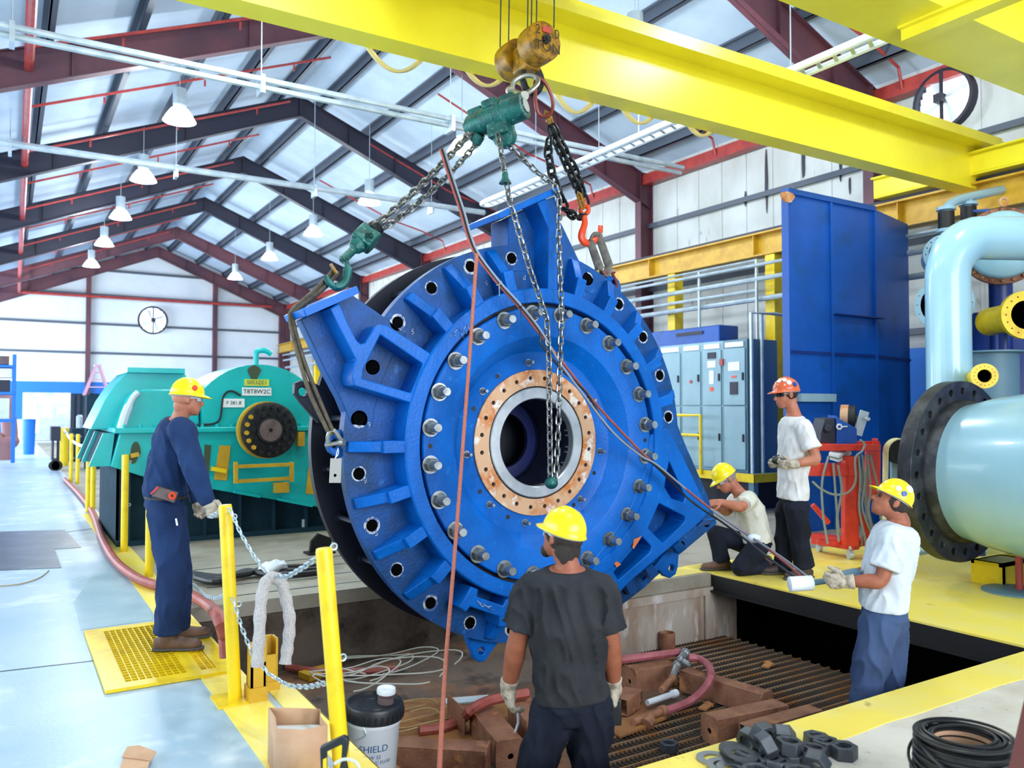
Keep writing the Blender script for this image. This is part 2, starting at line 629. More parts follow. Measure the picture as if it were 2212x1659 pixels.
# roof
g = G()
for s, x1 in ((1, XW+.2), (-1, XL)):
    g.plate([[V((XR, -6, ZR)), V((x1, -6, zroof(x1))), V((x1, YF+.2, zroof(x1))), V((XR, YF+.2, ZR))]], (0, 0, 0), (0, 0, .12))
roof = struct(g, 'ceiling', 'roof_white')
for s in (1, -1):
    for k in range(10):
        x = XR + s*(.55+k*1.32)
        if x > XW-.1 or x < XL: continue
        g = G(); z = zroof(x)
        g.span((x-.012, -6, z-.24), (x+.012, YF, z)); g.span((x-.012, -6, z-.24), (x+.085, YF, z-.22)); g.span((x-.085, -6, z-.04), (x+.012, YF, z-.0))
        build(g, 'purlin', 'purlin_grey', roof)
for i, y in enumerate(FRY):
    g = G()
    for s, x1 in ((1, XW-.05), (-1, XL)):
        a, b = V((XR, y, ZR-.26)), V((x1, y, zroof(x1)-.26))
        dz0, dz1 = V((0, 0, .52)), V((0, 0, .72))
        g.plate([[a, b, b-dz1, a-dz0]], (0, -.008, 0), (0, .008, 0))
        for q, (u, w) in enumerate(((a, b), (a-dz0, b-dz1))):
            g.plate([[u+V((0, -.1, 0)), w+V((0, -.1, 0)), w+V((0, .1, 0)), u+V((0, .1, 0))]], (0, 0, 0), (0, 0, -.02 if q == 0 else .02))
        for k in range(1, 5):
            c = a.lerp(b, k/5); c2 = (a-dz0).lerp(b-dz1, k/5)
            g.plate([[c+V((0, -.09, 0)), c+V((0, .09, 0)), c2+V((0, .09, 0)), c2+V((0, -.09, 0))]], (-.006, 0, 0), (.006, 0, 0))
    g.span((XR-.02, y-.1, ZR-.8), (XR+.02, y+.1, ZR-.26))
    build(g, 'rafter', 'steel_red' if i in (1, 2, 3, 8, 7) else 'steel_dark', roof)

# ------------------------------------------------------------------ the blue turbine casing hanging over the pit
mat('blue_paint', '0063c0', 0.36, c2='0052a2', scale=2.2, lo=.42, hi=.66, c3='2272c4', s3=14, lo3=.64, hi3=.78, bump=.12, bscale=45, spec=.22)
mat('blue_dirty_shade', '0c5098', 0.45, c2='123e6c', scale=3.0, lo=.4, hi=.62, c3='2a6cae', s3=11, lo3=.6, hi3=.74, bump=.15, bscale=45, spec=.25)  # dirty blue, also darkened to paint shade into the recessed flange and feet
mat('blue_deep', '0a1f66', 0.4, c2='08164a', scale=3)
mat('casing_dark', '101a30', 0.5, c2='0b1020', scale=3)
mat('bolt_steel', 'a7aeb2', 0.3, metal=.75, c2='7f8588', scale=9)
mat('nut_steel', '5d666b', 0.35, metal=.6, c2='6f777b', scale=9)
mat('seal_rust', 'c9a27f', 0.5, metal=.2, c2='bd6f2c', scale=4.5, lo=.46, hi=.58, c3='d8d2c8', s3=9, lo3=.56, hi3=.66)
mat('bore_steel', 'c6cdd3', 0.28, metal=.6, c2='a5adb5', scale=5, lo=.4, hi=.7)
mat('scuff', 'b9c3c8', 0.5, c2='3d5a92', scale=30, lo=.45, hi=.55)
mat('orange_primer', 'd77440', 0.6)

CW = P(1184, 957, Y=5.0)
CX, CZ = CW.x, CW.z
YA, YB = 5.0, 5.22                      # ring face and flange face
NY = V((0, 1, 0))


def W(r, deg, y):
    a = math.radians(deg)
    return V((CX+r*math.cos(a), y, CZ+r*math.sin(a)))


def tr(y, *pts):
    return [P(a, b, Y=y) for a, b in pts]


wheel = thing('turbine_casing', (CX, 5.4, CZ-1.5), 'huge round blue cast casing with bolted cover, hung over the pit by chains', 'turbine casing')


def arc(r, d0, d1, y, n):
    return [W(r, d0+(d1-d0)*i/n, y) for i in range(n+1)]


# flange plate with 24 holes
HR = [W(1.4, 7.5+15*k, YB) for k in range(24)]
g = G()
g.plate([arc(1.5, 0, 357, YB, 119), arc(1.1, 0, 354, YB, 59)] + [circle(p, NY, .042, 12) for p in HR], (0, 0, 0), (0, .09, 0))
build(g, 'flange', 'blue_dirty_shade', wheel)
for i, p in enumerate(HR):
    if i % 24 in (19, 20, 21, 22): continue
    g = G()
    c = p + V((0, -.002, 0))
    g.plate([circle(c, NY, .056+.004*math.sin(i*3), 14), circle(c, NY, .042, 14)], (0, 0, 0), (0, .001, 0))
    build(g, 'hole_rim', 'scuff', wheel)
    g = G(); g.lathe([(.042, 0), (0, 0)], c + V((0, -.0012, 0)), NY, 14, cap=False); build(g, 'bolt_hole', 'void_shade', wheel)  # flat black disc paints the dark of the hole

# feet: rear plates with the machined pads, and the raised webs in front
def circ_between(p, q, y, r=1.3, n=6):
    """points on the rim circle between two points, seen from the hub"""
    a0 = math.degrees(math.atan2(p.z-CZ, p.x-CX)); a1 = math.degrees(math.atan2(q.z-CZ, q.x-CX))
    while a1-a0 > 180: a1 -= 360
    while a1-a0 < -180: a1 += 360
    return arc(r, a0, a1, y, n)


def foot(name, outer, thick, y=YB-.002):
    p = tr(y, *outer)
    g = G()
    g.plate([p + circ_between(p[-1], p[0], y)], (0, 0, 0), (0, thick, 0))
    return build(g, name, 'blue_dirty_shade', wheel, .006)


foot('foot_plate', [(1085, 575), (1098, 565), (1098, 470), (1198, 424), (1213, 483), (1256, 573), (1292, 612)], .26)
foot('foot_plate', [(843, 694), (761, 637), (650, 690), (700, 795), (735, 860), (759, 918)], .12)
foot('foot_plate', [(1451, 885), (1479, 956), (1527, 1066), (1549, 1131), (1468, 1198), (1392, 1270), (1345, 1306), (1290, 1335)], .1, 5.36)


def pad(a, b, t, y0, y1):
    """machined pad: bar seen edge-on from a to b, t pixels thick"""
    a0, b0 = P(*a, Y=y0), P(*b, Y=y0)
    u = (b0-a0).normalized()
    n = V((u.z, 0, -u.x))*t
    g = G()
    g.plate([[a0, b0, b0+n, a0+n]], (0, 0, 0), (0, y1-y0, 0))
    return g


g = pad((1076, 460), (1207, 402), .045, 4.97, 5.52)
build(g, 'foot_pad', 'blue_paint', wheel, .006)
g = pad((654, 668), (771, 617), .05, 4.98, 5.4)
build(g, 'foot_pad', 'blue_paint', wheel, .006)


def web(name, outer, holes=(), y=YA, t=.22):
    g = G()
    g.plate([tr(y, *outer)] + [tr(y, *h) for h in holes], (0, 0, 0), (0, t, 0))
    return build(g, name, 'blue_paint', wheel, .008)


web('foot_web', [(1160, 436), (1180, 428), (1203, 488), (1203, 628), (1184, 628), (1186, 492)], y=5.02)
web('foot_web', [(713, 666), (733, 654), (752, 700), (769, 733), (780, 744), (788, 741), (798, 725), (808, 708), (820, 701), (836, 703), (926, 761),
                 (952, 780), (930, 830), (915, 880), (882, 869), (765, 833), (760, 815), (765, 785), (770, 777)],
    [[(822, 723), (914, 786), (888, 849), (783, 818), (785, 798)]], y=5.014)
web('foot_web', [(1440, 925), (1465, 965), (1532, 1105), (1512, 1128), (1353, 1264), (1331, 1290), (1300, 1284), (1262, 1232), (1312, 1172), (1362, 1095), (1396, 1010), (1405, 940)],
    [[(1446, 996), (1481, 1072), (1477, 1086), (1451, 1077), (1436, 1053), (1440, 1025)],
     [(1424, 1087), (1480, 1116), (1480, 1127), (1433, 1174), (1417, 1158), (1400, 1141)],
     [(1388, 1160), (1408, 1181), (1405, 1193), (1336, 1254), (1326, 1236), (1371, 1183)]], y=5.014, t=.36)
for a, b in (((1507, 1136), (1533, 1133)), ((1455, 1180), (1468, 1197)), ((1395, 1230), (1408, 1252)), ((1350, 1262), (1362, 1285))):
    p, q = P(*a, Y=5.02), P(*b, Y=5.2)
    g = G()
    g.plate([[p, P(a[0]+14, a[1]-12, Y=5.02), P(b[0]+16, b[1]-12, Y=5.2), q, V((p.x, 5.23, p.z))][0:4]], (0, 0, 0), (0, .06, 0))
    build(g, 'rib', 'blue_paint', wheel)
web('boss', [(1018, 1267), (993, 1312), (1007, 1323), (1016, 1311), (1079, 1332), (1078, 1354), (1096, 1356), (1109, 1302), (1094, 1293), (1087, 1309), (1031, 1289), (1034, 1273)], y=5.02)
# chalk marks on the boss and flange
g = G()
for (px, py, w) in ((1037, 1301, 6), (1053, 1308, 8), (1041, 1307, 5), (1061, 1315, 7)):
    q = [P(px-w, py-3, Y=5.012), P(px, py+3, Y=5.012), P(px+w, py+2, Y=5.012)]
    g.tube(q, .003, 4)
for (px, py) in ((990, 712), (1003, 716), (997, 726), (979, 722), (1008, 706)):
    g.tube([P(px-7, py+6, Y=4.994), P(px, py-4, Y=4.994), P(px+6, py+5, Y=4.994)], .0025, 4)
for (px, py, t) in ((891, 717, '5'), (797, 919, '3'), (789, 1039, '9'), (813, 1152, '5'), (1132, 600, 'd'), (1050, 612, '6')):
    text(g, t, .055, P(px, py, Y=YB-.004), (1, 0, 0), (0, 0, 1))
build(g, 'chalk_marks', 'scuff', wheel)
# primer patches on the right foot web
for q in ([(1366, 1183), (1370, 1165), (1386, 1158), (1378, 1172), (1369, 1186)], [(1327, 1217), (1332, 1212), (1342, 1219), (1332, 1226)]):
    g = G()
    g.plate([tr(4.998, *q)], (0, 0, 0), (0, .002, 0))
    build(g, 'primer_patch', 'orange_primer', wheel)

for px, py in ((1528, 1130), (1473, 1178), (1414, 1225), (1354, 1275)):
    g = G(); g.lathe([(.036, 0), (0, 0)], P(px, py, Y=5.353), NY, 14, cap=False); build(g, 'bolt_hole', 'void_shade', wheel)  # black discs paint the dark inside the foot's holes

# radial ribs
for d in (180, 195, 210, 225, 255, 270, 285, 135, 120, 105, 75, 60, 45, 30, 15):
    a = math.radians(d)
    e, t = V((math.cos(a), 0, math.sin(a))), V((-math.sin(a), 0, math.cos(a)))
    o = V((CX, 0, CZ))
    for (r0, r1, y0, y1, w) in ((1.1, 1.475, 5.06, 5.18, .036), (1.1, 1.295, 5.015, 5.015, .042)):
        g = G()
        prof = [(r0, y0-.0), (r0+.2, y0), (r1, y1), (r1, YB+.01), (r0, YB+.01)]
        if r1 < 1.3: prof = [(r0, y0), (r1, y0), (r1, YB+.01), (r0, YB+.01)]
        g.plate([[o+e*r+V((0, y, 0)) for r, y in prof]], t*-w, t*w)
        build(g, 'rib', 'blue_paint', wheel, .006)

# front collar, bolted cover, seal ring, sleeve
g = G()
g.lathe([(1.148, .26), (1.148, .012), (1.138, 0), (1.046, 0), (1.04, .008), (1.04, .26)], V((CX, YA, CZ)), NY, 96, cap=False)
build(g, 'collar', 'blue_paint', wheel)
g = G()
g.lathe([(1.0455, .004), (1.0455, .09), (1.0, .09)], V((CX, YA, CZ)), NY, 96, cap=False)
build(g, 'gap', 'black', wheel)
g = G()
g.lathe([(1.012, .12), (1.012, .03), (1.004, .022), (.80, .022), (.79, .027), (.69, .15), (.68, .155), (.5, .155)], V((CX, YA, CZ)), NY, 96, cap=False)
build(g, 'cover', 'blue_paint', wheel)
YS = YA+.15
rl = [[W(.505*1.085, 6*i, YS-.012) for i in range(60)], [W(.425, 6*i, YS-.012) for i in range(60)]]
nh = 24
rl += [circle(W(.487, 7.5+360/nh*k, YS-.012), NY, .0165, 10) for k in range(nh)]
g = G(); g.plate(rl, (0, 0, 0), (0, .03, 0))
build(g, 'seal_ring', 'seal_rust', wheel)
g = G(); g.lathe([(.43, .0), (.40, .0)], V((CX, YS+.008, CZ)), NY, 64, cap=False); g.lathe([(.56, .0), (.40, .0)], V((CX, YS+.017, CZ)), NY, 64, cap=False)
build(g, 'gasket', 'black', wheel)
g = G(); g.lathe([(.414, .05), (.414, 0), (.408, -.006), (.336, -.006), (.33, 0), (.33, .1)], V((CX, YS-.01, CZ)), NY, 64, cap=False)
build(g, 'bore_sleeve', 'bore_steel', wheel)
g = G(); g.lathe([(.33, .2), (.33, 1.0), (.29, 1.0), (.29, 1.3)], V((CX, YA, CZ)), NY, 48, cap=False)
build(g, 'bore', 'casing_dark', wheel)  # dark colour puts shade into the bore
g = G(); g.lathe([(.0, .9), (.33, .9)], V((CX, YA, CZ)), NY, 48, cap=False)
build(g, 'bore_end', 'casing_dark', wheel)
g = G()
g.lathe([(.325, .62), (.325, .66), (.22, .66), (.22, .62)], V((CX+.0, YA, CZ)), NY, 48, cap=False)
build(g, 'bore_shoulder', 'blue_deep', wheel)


def hexbolt(g, p, n, R, L, r):
    """washer, hex nut and stud end on a face at p with outward normal n"""
    n = V(n).normalized()
    g.mi = 0
    g.lathe([(R*1.28, 0), (R*1.28, R*.16), (R*1.0, R*.16)], p, n, 20)
    g.mi = 1
    a = random.random()
    g.lathe([(R, R*.16), (R, R*.95), (R*.88, R*1.05), (0, R*1.05)], p, n, 6, x=frame(n).col[0]*math.cos(a)+frame(n).col[1]*math.sin(a), cap=False)
    g.mi = 0
    g.lathe([(r, R*1.0), (r, L-.004), (r*.9, L), (0, L)], p, n, 14, cap=False)


for k in range(24):
    g = G()
    hexbolt(g, W(.962, 7.5+15*k, YA+.022), (0, -1, 0), .049, .125, .03)
    build(g, 'bolt', ['bolt_steel', 'nut_steel'], wheel, smooth=30)
for k in range(12):
    g = G()
    c = W(.955 if k % 3 == 0 else .6, (k*30+(0 if k % 3 == 0 else 5)), (YA+.021 if k % 3 == 0 else YA+.153))
    g.lathe([(.017, 0), (0, 0)], c, NY, 12, cap=False)
    build(g, 'jack_hole', 'black', wheel)
for d in (97, 141, 187, 227, 260, 312, 352, 32):
    g = G()
    hexbolt(g, W(.605, d, YA+.155), (0, -1, 0), .021, .068, .013)
    build(g, 'small_bolt', ['bolt_steel', 'nut_steel'], wheel, smooth=30)

# dark body behind: barrel, rear flange, tie rods, ears and lugs
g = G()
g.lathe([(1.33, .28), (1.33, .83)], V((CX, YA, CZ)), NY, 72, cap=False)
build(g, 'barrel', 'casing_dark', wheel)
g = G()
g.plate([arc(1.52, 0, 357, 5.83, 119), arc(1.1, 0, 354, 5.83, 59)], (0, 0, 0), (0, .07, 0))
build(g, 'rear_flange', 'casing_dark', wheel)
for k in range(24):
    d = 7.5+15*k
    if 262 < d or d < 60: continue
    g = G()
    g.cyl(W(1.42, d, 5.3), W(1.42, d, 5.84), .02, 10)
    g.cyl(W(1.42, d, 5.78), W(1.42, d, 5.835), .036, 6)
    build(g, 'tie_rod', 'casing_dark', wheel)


def ear(name, m, outer, hole, y, t, r):
    c = P(*hole, Y=y)
    g = G()
    g.plate([tr(y, *outer), circle(c, NY, r, 14)], (0, 0, 0), (0, t, 0))
    return build(g, name, m, wheel, .008)


ear('lifting_ear', 'casing_dark', [(690, 915), (652, 872), (636, 850), (637, 828), (650, 822), (672, 824), (706, 840), (740, 900)], (655, 846), 5.7, .06, .033)
ear('lifting_lug', 'blue_paint', [(1008, 1370), (1014, 1392), (1026, 1424), (1036, 1431), (1048, 1429), (1062, 1408), (1076, 1390), (1050, 1360)], (1041, 1406), 5.31, .07, .027)
ear('lifting_lug', 'blue_paint', [(1392, 1255), (1424, 1232), (1438, 1246), (1448, 1249), (1460, 1241), (1465, 1225), (1467, 1196), (1440, 1190)], (1451, 1228), 5.32, .06, .032)
ear('lifting_lug', 'blue_paint', [(1285, 610), (1313, 594), (1328, 596), (1338, 606), (1342, 620), (1342, 665), (1310, 660)], (1327, 612), 5.32, .07, .03)
# eye plate on the left side that the sling shackle goes through
g = G()
pl = [(752, 917), (736, 926), (720, 936), (707, 948), (703, 962), (709, 976), (722, 985), (738, 990), (752, 992)]
g.plate([tr(5.3, *pl), circle(P(722, 958, Y=5.3), NY, .032, 14)], (0, -.03, 0), (0, .03, 0))
build(g, 'eye_plate', 'blue_paint', wheel, .006)

# ------------------------------------------------------------------ overhead crane and services
mat('cable_beige', 'd8c98f', 0.5)
mat('wire', '4a4f55', 0.4, metal=.6)
mat('brass_dull', 'a8780f', 0.4, c2='6b4d12', scale=14, lo=.42, hi=.62)
mat('label_red', 'b8413c', 0.5)

crane = thing('bridge_crane', (3.4, 5.3, 4.8), 'yellow overhead bridge crane spanning the shed above the blue casing', 'crane')
# far box girder with cap channel
YG, ZG = 6.45, 4.80
g = G()
g.span((-6, YG, ZG), (12.0, YG+.02, 5.36)); g.span((-6, YG+.24, ZG), (12.0, YG+.26, 5.36))
g.span((-6, YG, ZG-.02), (12.0, YG+.27, ZG))
g.span((-6, YG-.25, 5.36), (12.25, YG+.4, 5.385)); g.span((-6, YG-.25, 5.385), (12.25, YG-.23, 5.45)); g.span((-6, YG+.38, 5.385), (12.25, YG+.4, 5.45))
build(g, 'girder', 'yellow_crane', crane)
g = G()
g.span((-6, YG-.235, 5.45), (12.2, YG-.17, 5.50))
build(g, 'trolley_rail', 'yellow_crane', crane)
g = G()
g.span((12.0, YG-.03, ZG-.02), (12.03, YG+.3, 5.36))
build(g, 'end_plate', 'yellow_crane', crane)
# near girder
YN = 3.75
g = G()
g.span((-6, YN, ZG), (12.0, YN+.02, 5.5)); g.span((-6, YN-.14, ZG-.03), (12.0, YN+.48, ZG)); g.span((-6, YN+.3, ZG), (12.0, YN+.32, 5.5))
g.span((-6, YN-.2, 5.36), (12.0, YN+.4, 5.4))
build(g, 'girder', 'yellow_crane', crane)
g = G()
q = P(1957, 78, Z=4.72)
g.span((q.x-.07, 2.4, 4.66), (q.x+.07, q.y, 4.77))
g.span((q.x-.12, 2.4, 4.75), (q.x+.12, q.y, 4.77))
build(g, 'tie_beam', 'yellow_crane', crane)
# end truck on the right-hand runway with handrail
g = G()
g.span((11.78, 2.2, 4.98), (12.08, 8.0, 5.25)); g.span((11.7, 2.2, 5.25), (12.15, 8.0, 5.28)); g.span((11.78, 2.2, 4.95), (12.1, 8.0, 4.98))
build(g, 'end_truck', 'yellow_crane', crane, .01)
g = G()
for y in (5.7, 4.9, 4.2): g.tube([(11.9, y, 5.25), (11.9, y, 5.78)], .03, 8)
g.tube([(11.9, 5.75, 5.76), (11.9, 3.2, 5.76)], .03, 8)
g.tube([(11.9, 5.75, 5.5), (11.9, 3.2, 5.5)], .022, 8)
build(g, 'handrail', 'yellow_dull', crane)
for (a, b, dr) in (((785, 98), (912, 130), .2), ((1000, 150), (1092, 165), .16), ((1196, 205), (1285, 215), .2), ((1332, 222), (1420, 240), .22), ((1472, 252), (1546, 275), .2), ((1628, 300), (1672, 305), .1), ((1738, 322), (1790, 330), .09)):
    for k in (0, 1):
        g = G()
        p, q = P(a[0]+k*6, a[1]-8, Y=YG+.3+.05*k), P(b[0]+k*6, b[1]-8, Y=YG+.3+.05*k)
        g.tube([p+V((0, 0, .1))] + sag(p, q, dr, 12) + [q+V((0, 0, .1))], .016, 6)
        build(g, 'festoon_cable', 'cable_beige', crane)
# trolley between the girders, above the frame
g = G()
g.span((2.7, YN-.1, 5.52), (4.3, YG+.1, 5.62)); g.span((2.9, 4.6, 5.62), (4.1, 5.9, 6.1))
build(g, 'trolley', 'yellow_dull', crane, .02)

# runway on the right side: beam on yellow posts
rw = thing('crane_runway', (11.95, 15, 0), 'yellow crane runway beam on posts along the dirty white side wall', 'runway beam')
g = G()
g.span((11.8, -5, 4.42), (11.95+.15, 42, 4.45)); g.span((11.935, -5, 4.42), (11.965, 42, 4.82)); g.span((11.78, -5, 4.82), (12.12, 42, 4.85))
for k in range(16): g.span((11.8, -4+k*2.9, 4.45), (12.1, -3.985+k*2.9, 4.82))
build(g, 'beam', 'yellow_dull', rw)
g = G(); g.span((11.92, -5, 4.85), (11.98, 42, 4.93))
build(g, 'rail', 'steel_dark', rw)
for y in (10.15, 12.75, 18.5, 24, 30, 36):
    g = G(); g.span((11.83, y-.11, 0), (12.07, y+.11, 4.42)); g.span((11.7, y-.2, 0), (12.2, y+.2, .02))
    build(g, 'post', 'yellow_paint', rw, .01)
g = G()
for (z, x, r) in ((3.95, 11.6, .045), (4.2, 11.55, .03), (3.6, 11.7, .05)):
    g = G(); g.tube([(x, 2.5, z), (x, 40, z)], r, 8); build(g, 'conduit', 'galv', rw)

# hook block, hook, wire ropes
hb = P(1176, 88, Y=5.03)
BX, BZ = hb.x, hb.z
hook_block = thing('hook_block', (BX, 5.25, BZ), 'worn yellow twin-sheave hook block lettered 20 TON with black hook', 'hook block')
for (y0, y1) in ((5.02, 5.2), (5.36, 5.54)):
    g = G()
    g.lathe([(.10, -.004), (.138, 0), (.146, .008), (.149, .03), (.149, .14), (.146, .165), (.12, y1-y0)], V((BX, y0, BZ)), NY, 40)
    build(g, 'sheave_guard', 'brass_dull', hook_block)
g = G()
g.span((BX-.075, 5.18, BZ-.16), (BX+.075, 5.38, BZ+.05)); g.cyl((BX, 5.1, BZ), (BX, 5.46, BZ), .07, 20)
build(g, 'crosshead', 'brass_dull', hook_block, .02)
g = G()
text(g, '2', .1, (BX-.085, 5.0, BZ+.05), (1, 0, 0), (0, 0, 1), .012)
text(g, '0', .1, (BX+.085, 5.0, BZ+.05), (1, 0, 0), (0, 0, 1), .012)
text(g, 'TON', .105, (BX+.003, 5.0, BZ-.066), (1, 0, 0), (0, 0, 1), .012)
build(g, 'lettering', 'black', hook_block, smooth=0)
g = G(); g.span((BX-.03, 5.005, BZ+.055), (BX+.04, 5.013, BZ+.1))
build(g, 'name_plate', 'label_red', hook_block)
g = G(); g.cyl((BX, 4.985, BZ), (BX, 5.02, BZ), .035, 6); g.cyl((BX, 4.975, BZ), (BX, 5.02, BZ), .016, 10)
build(g, 'axle_nut', 'black', hook_block)
HKX, HKY = BX-.06, 5.27
g = G()
hp = [(0, -.12), (0, -.19), (.03, -.24), (.075, -.29), (.085, -.35), (.05, -.405), (-.005, -.42), (-.055, -.395), (-.075, -.345)]
hp = [(1143, 118), (1150, 136), (1160, 153), (1167, 173), (1162, 193), (1149, 200), (1136, 192), (1130, 174), (1131, 152)]
g.tube(spline([P(a, b, Y=5.25) for a, b in hp], 5), [.026]*10+[.034]*16+[.028]*10+[.02]*5, 10)
build(g, 'hook', 'black', hook_block)
for (px, dy) in ((1080, .28), (1098, .26), (1139, -.05), (1147, .0), (1158, -.1), (1196, -.22)):
    g = G(); q = P(px, 30, Y=5.27+dy)
    g.cyl((q.x, q.y, BZ+.02), (q.x+.02, q.y, 5.6), .006, 6)
    build(g, 'hoist_rope', 'wire', crane)

# high bay lamps, two rows
lampn = 0
for row, X, ys in (('left', 2.63, (2.0, 6.0, 10.1, 15.8, 20.4, 24.8, 29.2, 33.8)), ('right', 7.85, (4.0, 9.2, 14.6, 19.6, 24.1, 28.9, 34.0))):
    for k, y in enumerate(ys):
        z = 6.85
        if row == 'left': seen = ('nearest', 'second', 'third', 'fourth', 'farthest')[k-3] if k > 2 else None
        else: seen = ('nearest', 'second', 'third', 'fourth', 'farthest')[k-2] if k > 1 else None
        if seen is None:
            lb = 'glowing high bay lamp of the %s row, out of view behind the yellow girder' % row
        else:
            lb = 'glowing high bay lamp hanging from the roof, %s of the %s-hand row' % (seen, row)
        lp = thing('high_bay_lamp', (X, y, z), lb, 'ceiling lamp', 'high bay lamps' if seen is None else None)
        if seen is None: lp['group'] = 'high bay lamps behind the girder, %s row' % row
        g = G(); g.lathe([(.05, .62), (.12, .6), (.12, .3), (.09, .26)], V((X, y, z)), (0, 0, 1), 16)
        g.cyl((X, y, z+.6), (X, y, zroof(X)-.3), .008, 6)
        build(g, 'housing', 'galv', lp)
        g = G(); g.lathe([(.1, .27), (.16, .22), (.24, .1), (.29, 0), (.28, 0), (.23, .1), (.15, .21), (.09, .26)], V((X, y, z)), (0, 0, 1), 24, cap=False)
        build(g, 'reflector', 'lamp_glass', lp)
        g = G(); g.ball((X, y, z+.06), (.24, .24, .075), 16, 8)
        build(g, 'lens', 'lamp_glow', lp)
        l = bpy.data.lights.new('lamp_light', 'POINT')
        l.energy, l.shadow_soft_size, l.color = (240 if y > 12 else 230), .28, (.9, .96, 1.0)
        lo = bpy.data.objects.new('lamp_light', l); COL.objects.link(lo); lo.parent = lp; lo.location = (0, 0, -.12)

# sprinkler pipes: a main along the shed, branches under the roof, and the drop across the far wall
sp = thing('sprinkler_pipework', (.4, 20, 6.9), 'red sprinkler main and branch pipes running under the white roof', 'pipes')
g = G(); g.tube([(.08, -5, 6.88), (.45, 43.2, 6.88), ], .07, 10); g.tube([(.45, 43.2, 6.88), (11.9, 43.2, 6.95)], .07, 8)
build(g, 'main_pipe', 'pipe_red', sp)
for i, y in enumerate(FRY[1:-1]):
    for dy in (-.5, 2.4):
        g = G()
        xm_ = .08+.37*(y+dy+5)/48.2
        pts = [(xm_, y+dy, 6.88), (xm_, y+dy, zroof(.4)-.5), (XR-.4, y+dy, ZR-.62)]
        g.tube(pts, .026, 6)
        for x in (1.5, 3.3, 5.1): g.tube([(x, y+dy, zroof(x)-.5), (x, y+dy, zroof(x)-.62)], .02, 6)
        build(g, 'branch_pipe', 'pipe_red', sp)
for y in (8.0, 12.2, 16.4, 20.5, 24.6):
    g = G()
    g.tube([(12.6, y, 6.9), (12.5, y, 7.25), (11.7, y-.02, 7.5), (10.6, y, 7.75), (8.2, y, 8.7)], .026, 6)
    build(g, 'branch_pipe', 'pipe_red', sp)
g = G(); g.span((12.6, -5, 6.83), (12.82, 43, 6.86)); g.span((12.6, -5, 6.86), (12.62, 43, 7.04)); g.span((12.6, -5, 7.04), (12.82, 43, 7.06))
build(g, 'eave_strut', 'pipe_red', roof)
# white pipe pairs that cross the shed
for nm, y, z, r, n, x1, lb in (('cross_pipe', 11.5, 6.22, .045, 2, 11, 'pair of white pipes crossing the shed below the nearest dark rafter'), ('cross_pipe', 18.3, 6.68, .07, 1, 10.5, 'single grey pipe crossing the shed behind the pair of white pipes')):
    g = G()
    t = thing(nm, (3, y, z), lb, 'pipe')
    for k in range(n):
        g = G(); g.tube([(-6, y+.07*k, z-.085*k), (x1, y+.07*k, z-.085*k)], r, 8); build(g, 'pipe', 'galv', t)
    for x in (-3, 0, 3.0, 6, 9):
        g = G(); g.span((x-.03, y-.06, z-.2), (x+.03, y+.2, z+.06)); g.cyl((x, y+.05, z), (x, y+.05, zroof(x)), .008, 6); build(g, 'hanger', 'galv', t)
# long white slotted tray on the right, seen over and under the girder
g = G()
X0 = 8.6
tray = thing('cable_tray', (X0, 10, 5.85), 'long white slotted tray with rounded end passing above the yellow girder', 'cable tray')
g.tube([(X0-.13, 5.7, 5.92), (X0-.13, 14.8, 5.92)], .05, 10)
g.tube([(X0-.13, 14.8, 5.92)] + [V((X0-.13+.13*(1-math.cos(t)), 14.8+.2*math.sin(t), 5.92)) for t in [pi*i/8 for i in range(9)]] + [(X0+.13, 5.7, 5.92)], .045, 8)
build(g, 'side_rail', 'wall_white', tray)
g = G()
for k in range(38): g.bar((X0-.1, 5.8+k*.24, 5.9), (X0+.1, 5.9+k*.24, 5.9), .05, .015)
build(g, 'rungs', 'galv', tray)
for y in (7, 10, 13):
    g = G(); g.cyl((X0, y, 5.95), (X0, y, zroof(X0)-.1), .008, 6); build(g, 'hanger_rod', 'galv', tray)
# wall fans
def fan(c, n, r, label):
    n = V(n)
    F = frame(n)
    t = thing('wall_fan', c, label, 'fan')
    g = G(); g.lathe([(r*1.12, -.02), (r*1.12, .14), (r, .14), (r, -.02)], c, n, 32, cap=False)
    build(g, 'shroud', 'steel_dark', t)
    g = G()
    for k in range(9):
        h = r*(-.88+.22*k); w = math.sqrt(max(r*r-h*h, .01))*.97
        g.box(V(c)+F @ V((h, 0, .02)), (r*.19, 2*w, .012), F)
    build(g, 'shutter', 'pane_shutter_glow', t)
    g = G()
    for k in range(4):
        a = k*pi/2+.4
        d = F @ V((math.cos(a), math.sin(a), 0)); e = n.cross(d)
        g.plate([[V(c)+n*.08+d*r*.12, V(c)+n*.06+d*r*.85-e*r*.12, V(c)+n*.1+d*r*.85+e*r*.16, V(c)+n*.1+d*r*.12+e*r*.1]], n*-.006, n*.006)
    g.cyl(V(c)+n*.03, V(c)+n*.16, r*.16, 12)
    build(g, 'blades', 'wall_white', t)
    g = G(); g.bar(V(c)+n*.15-F.col[0]*r*1.05, V(c)+n*.15+F.col[0]*r*1.05, .05, .03); g.box(V(c)+n*.2, (r*.3, r*.3, .14), F)
    build(g, 'motor_bracket', 'steel_dark', t)
fan(P(2045, 218, X=XW-.16), (-1, 0, 0), .44, 'large louvred wall fan high on the right wall above the girder end')
fan(P(330, 692, Y=YF-.2), (0, -1, 0), .62, 'round bright wall fan in the middle of the far gable wall')

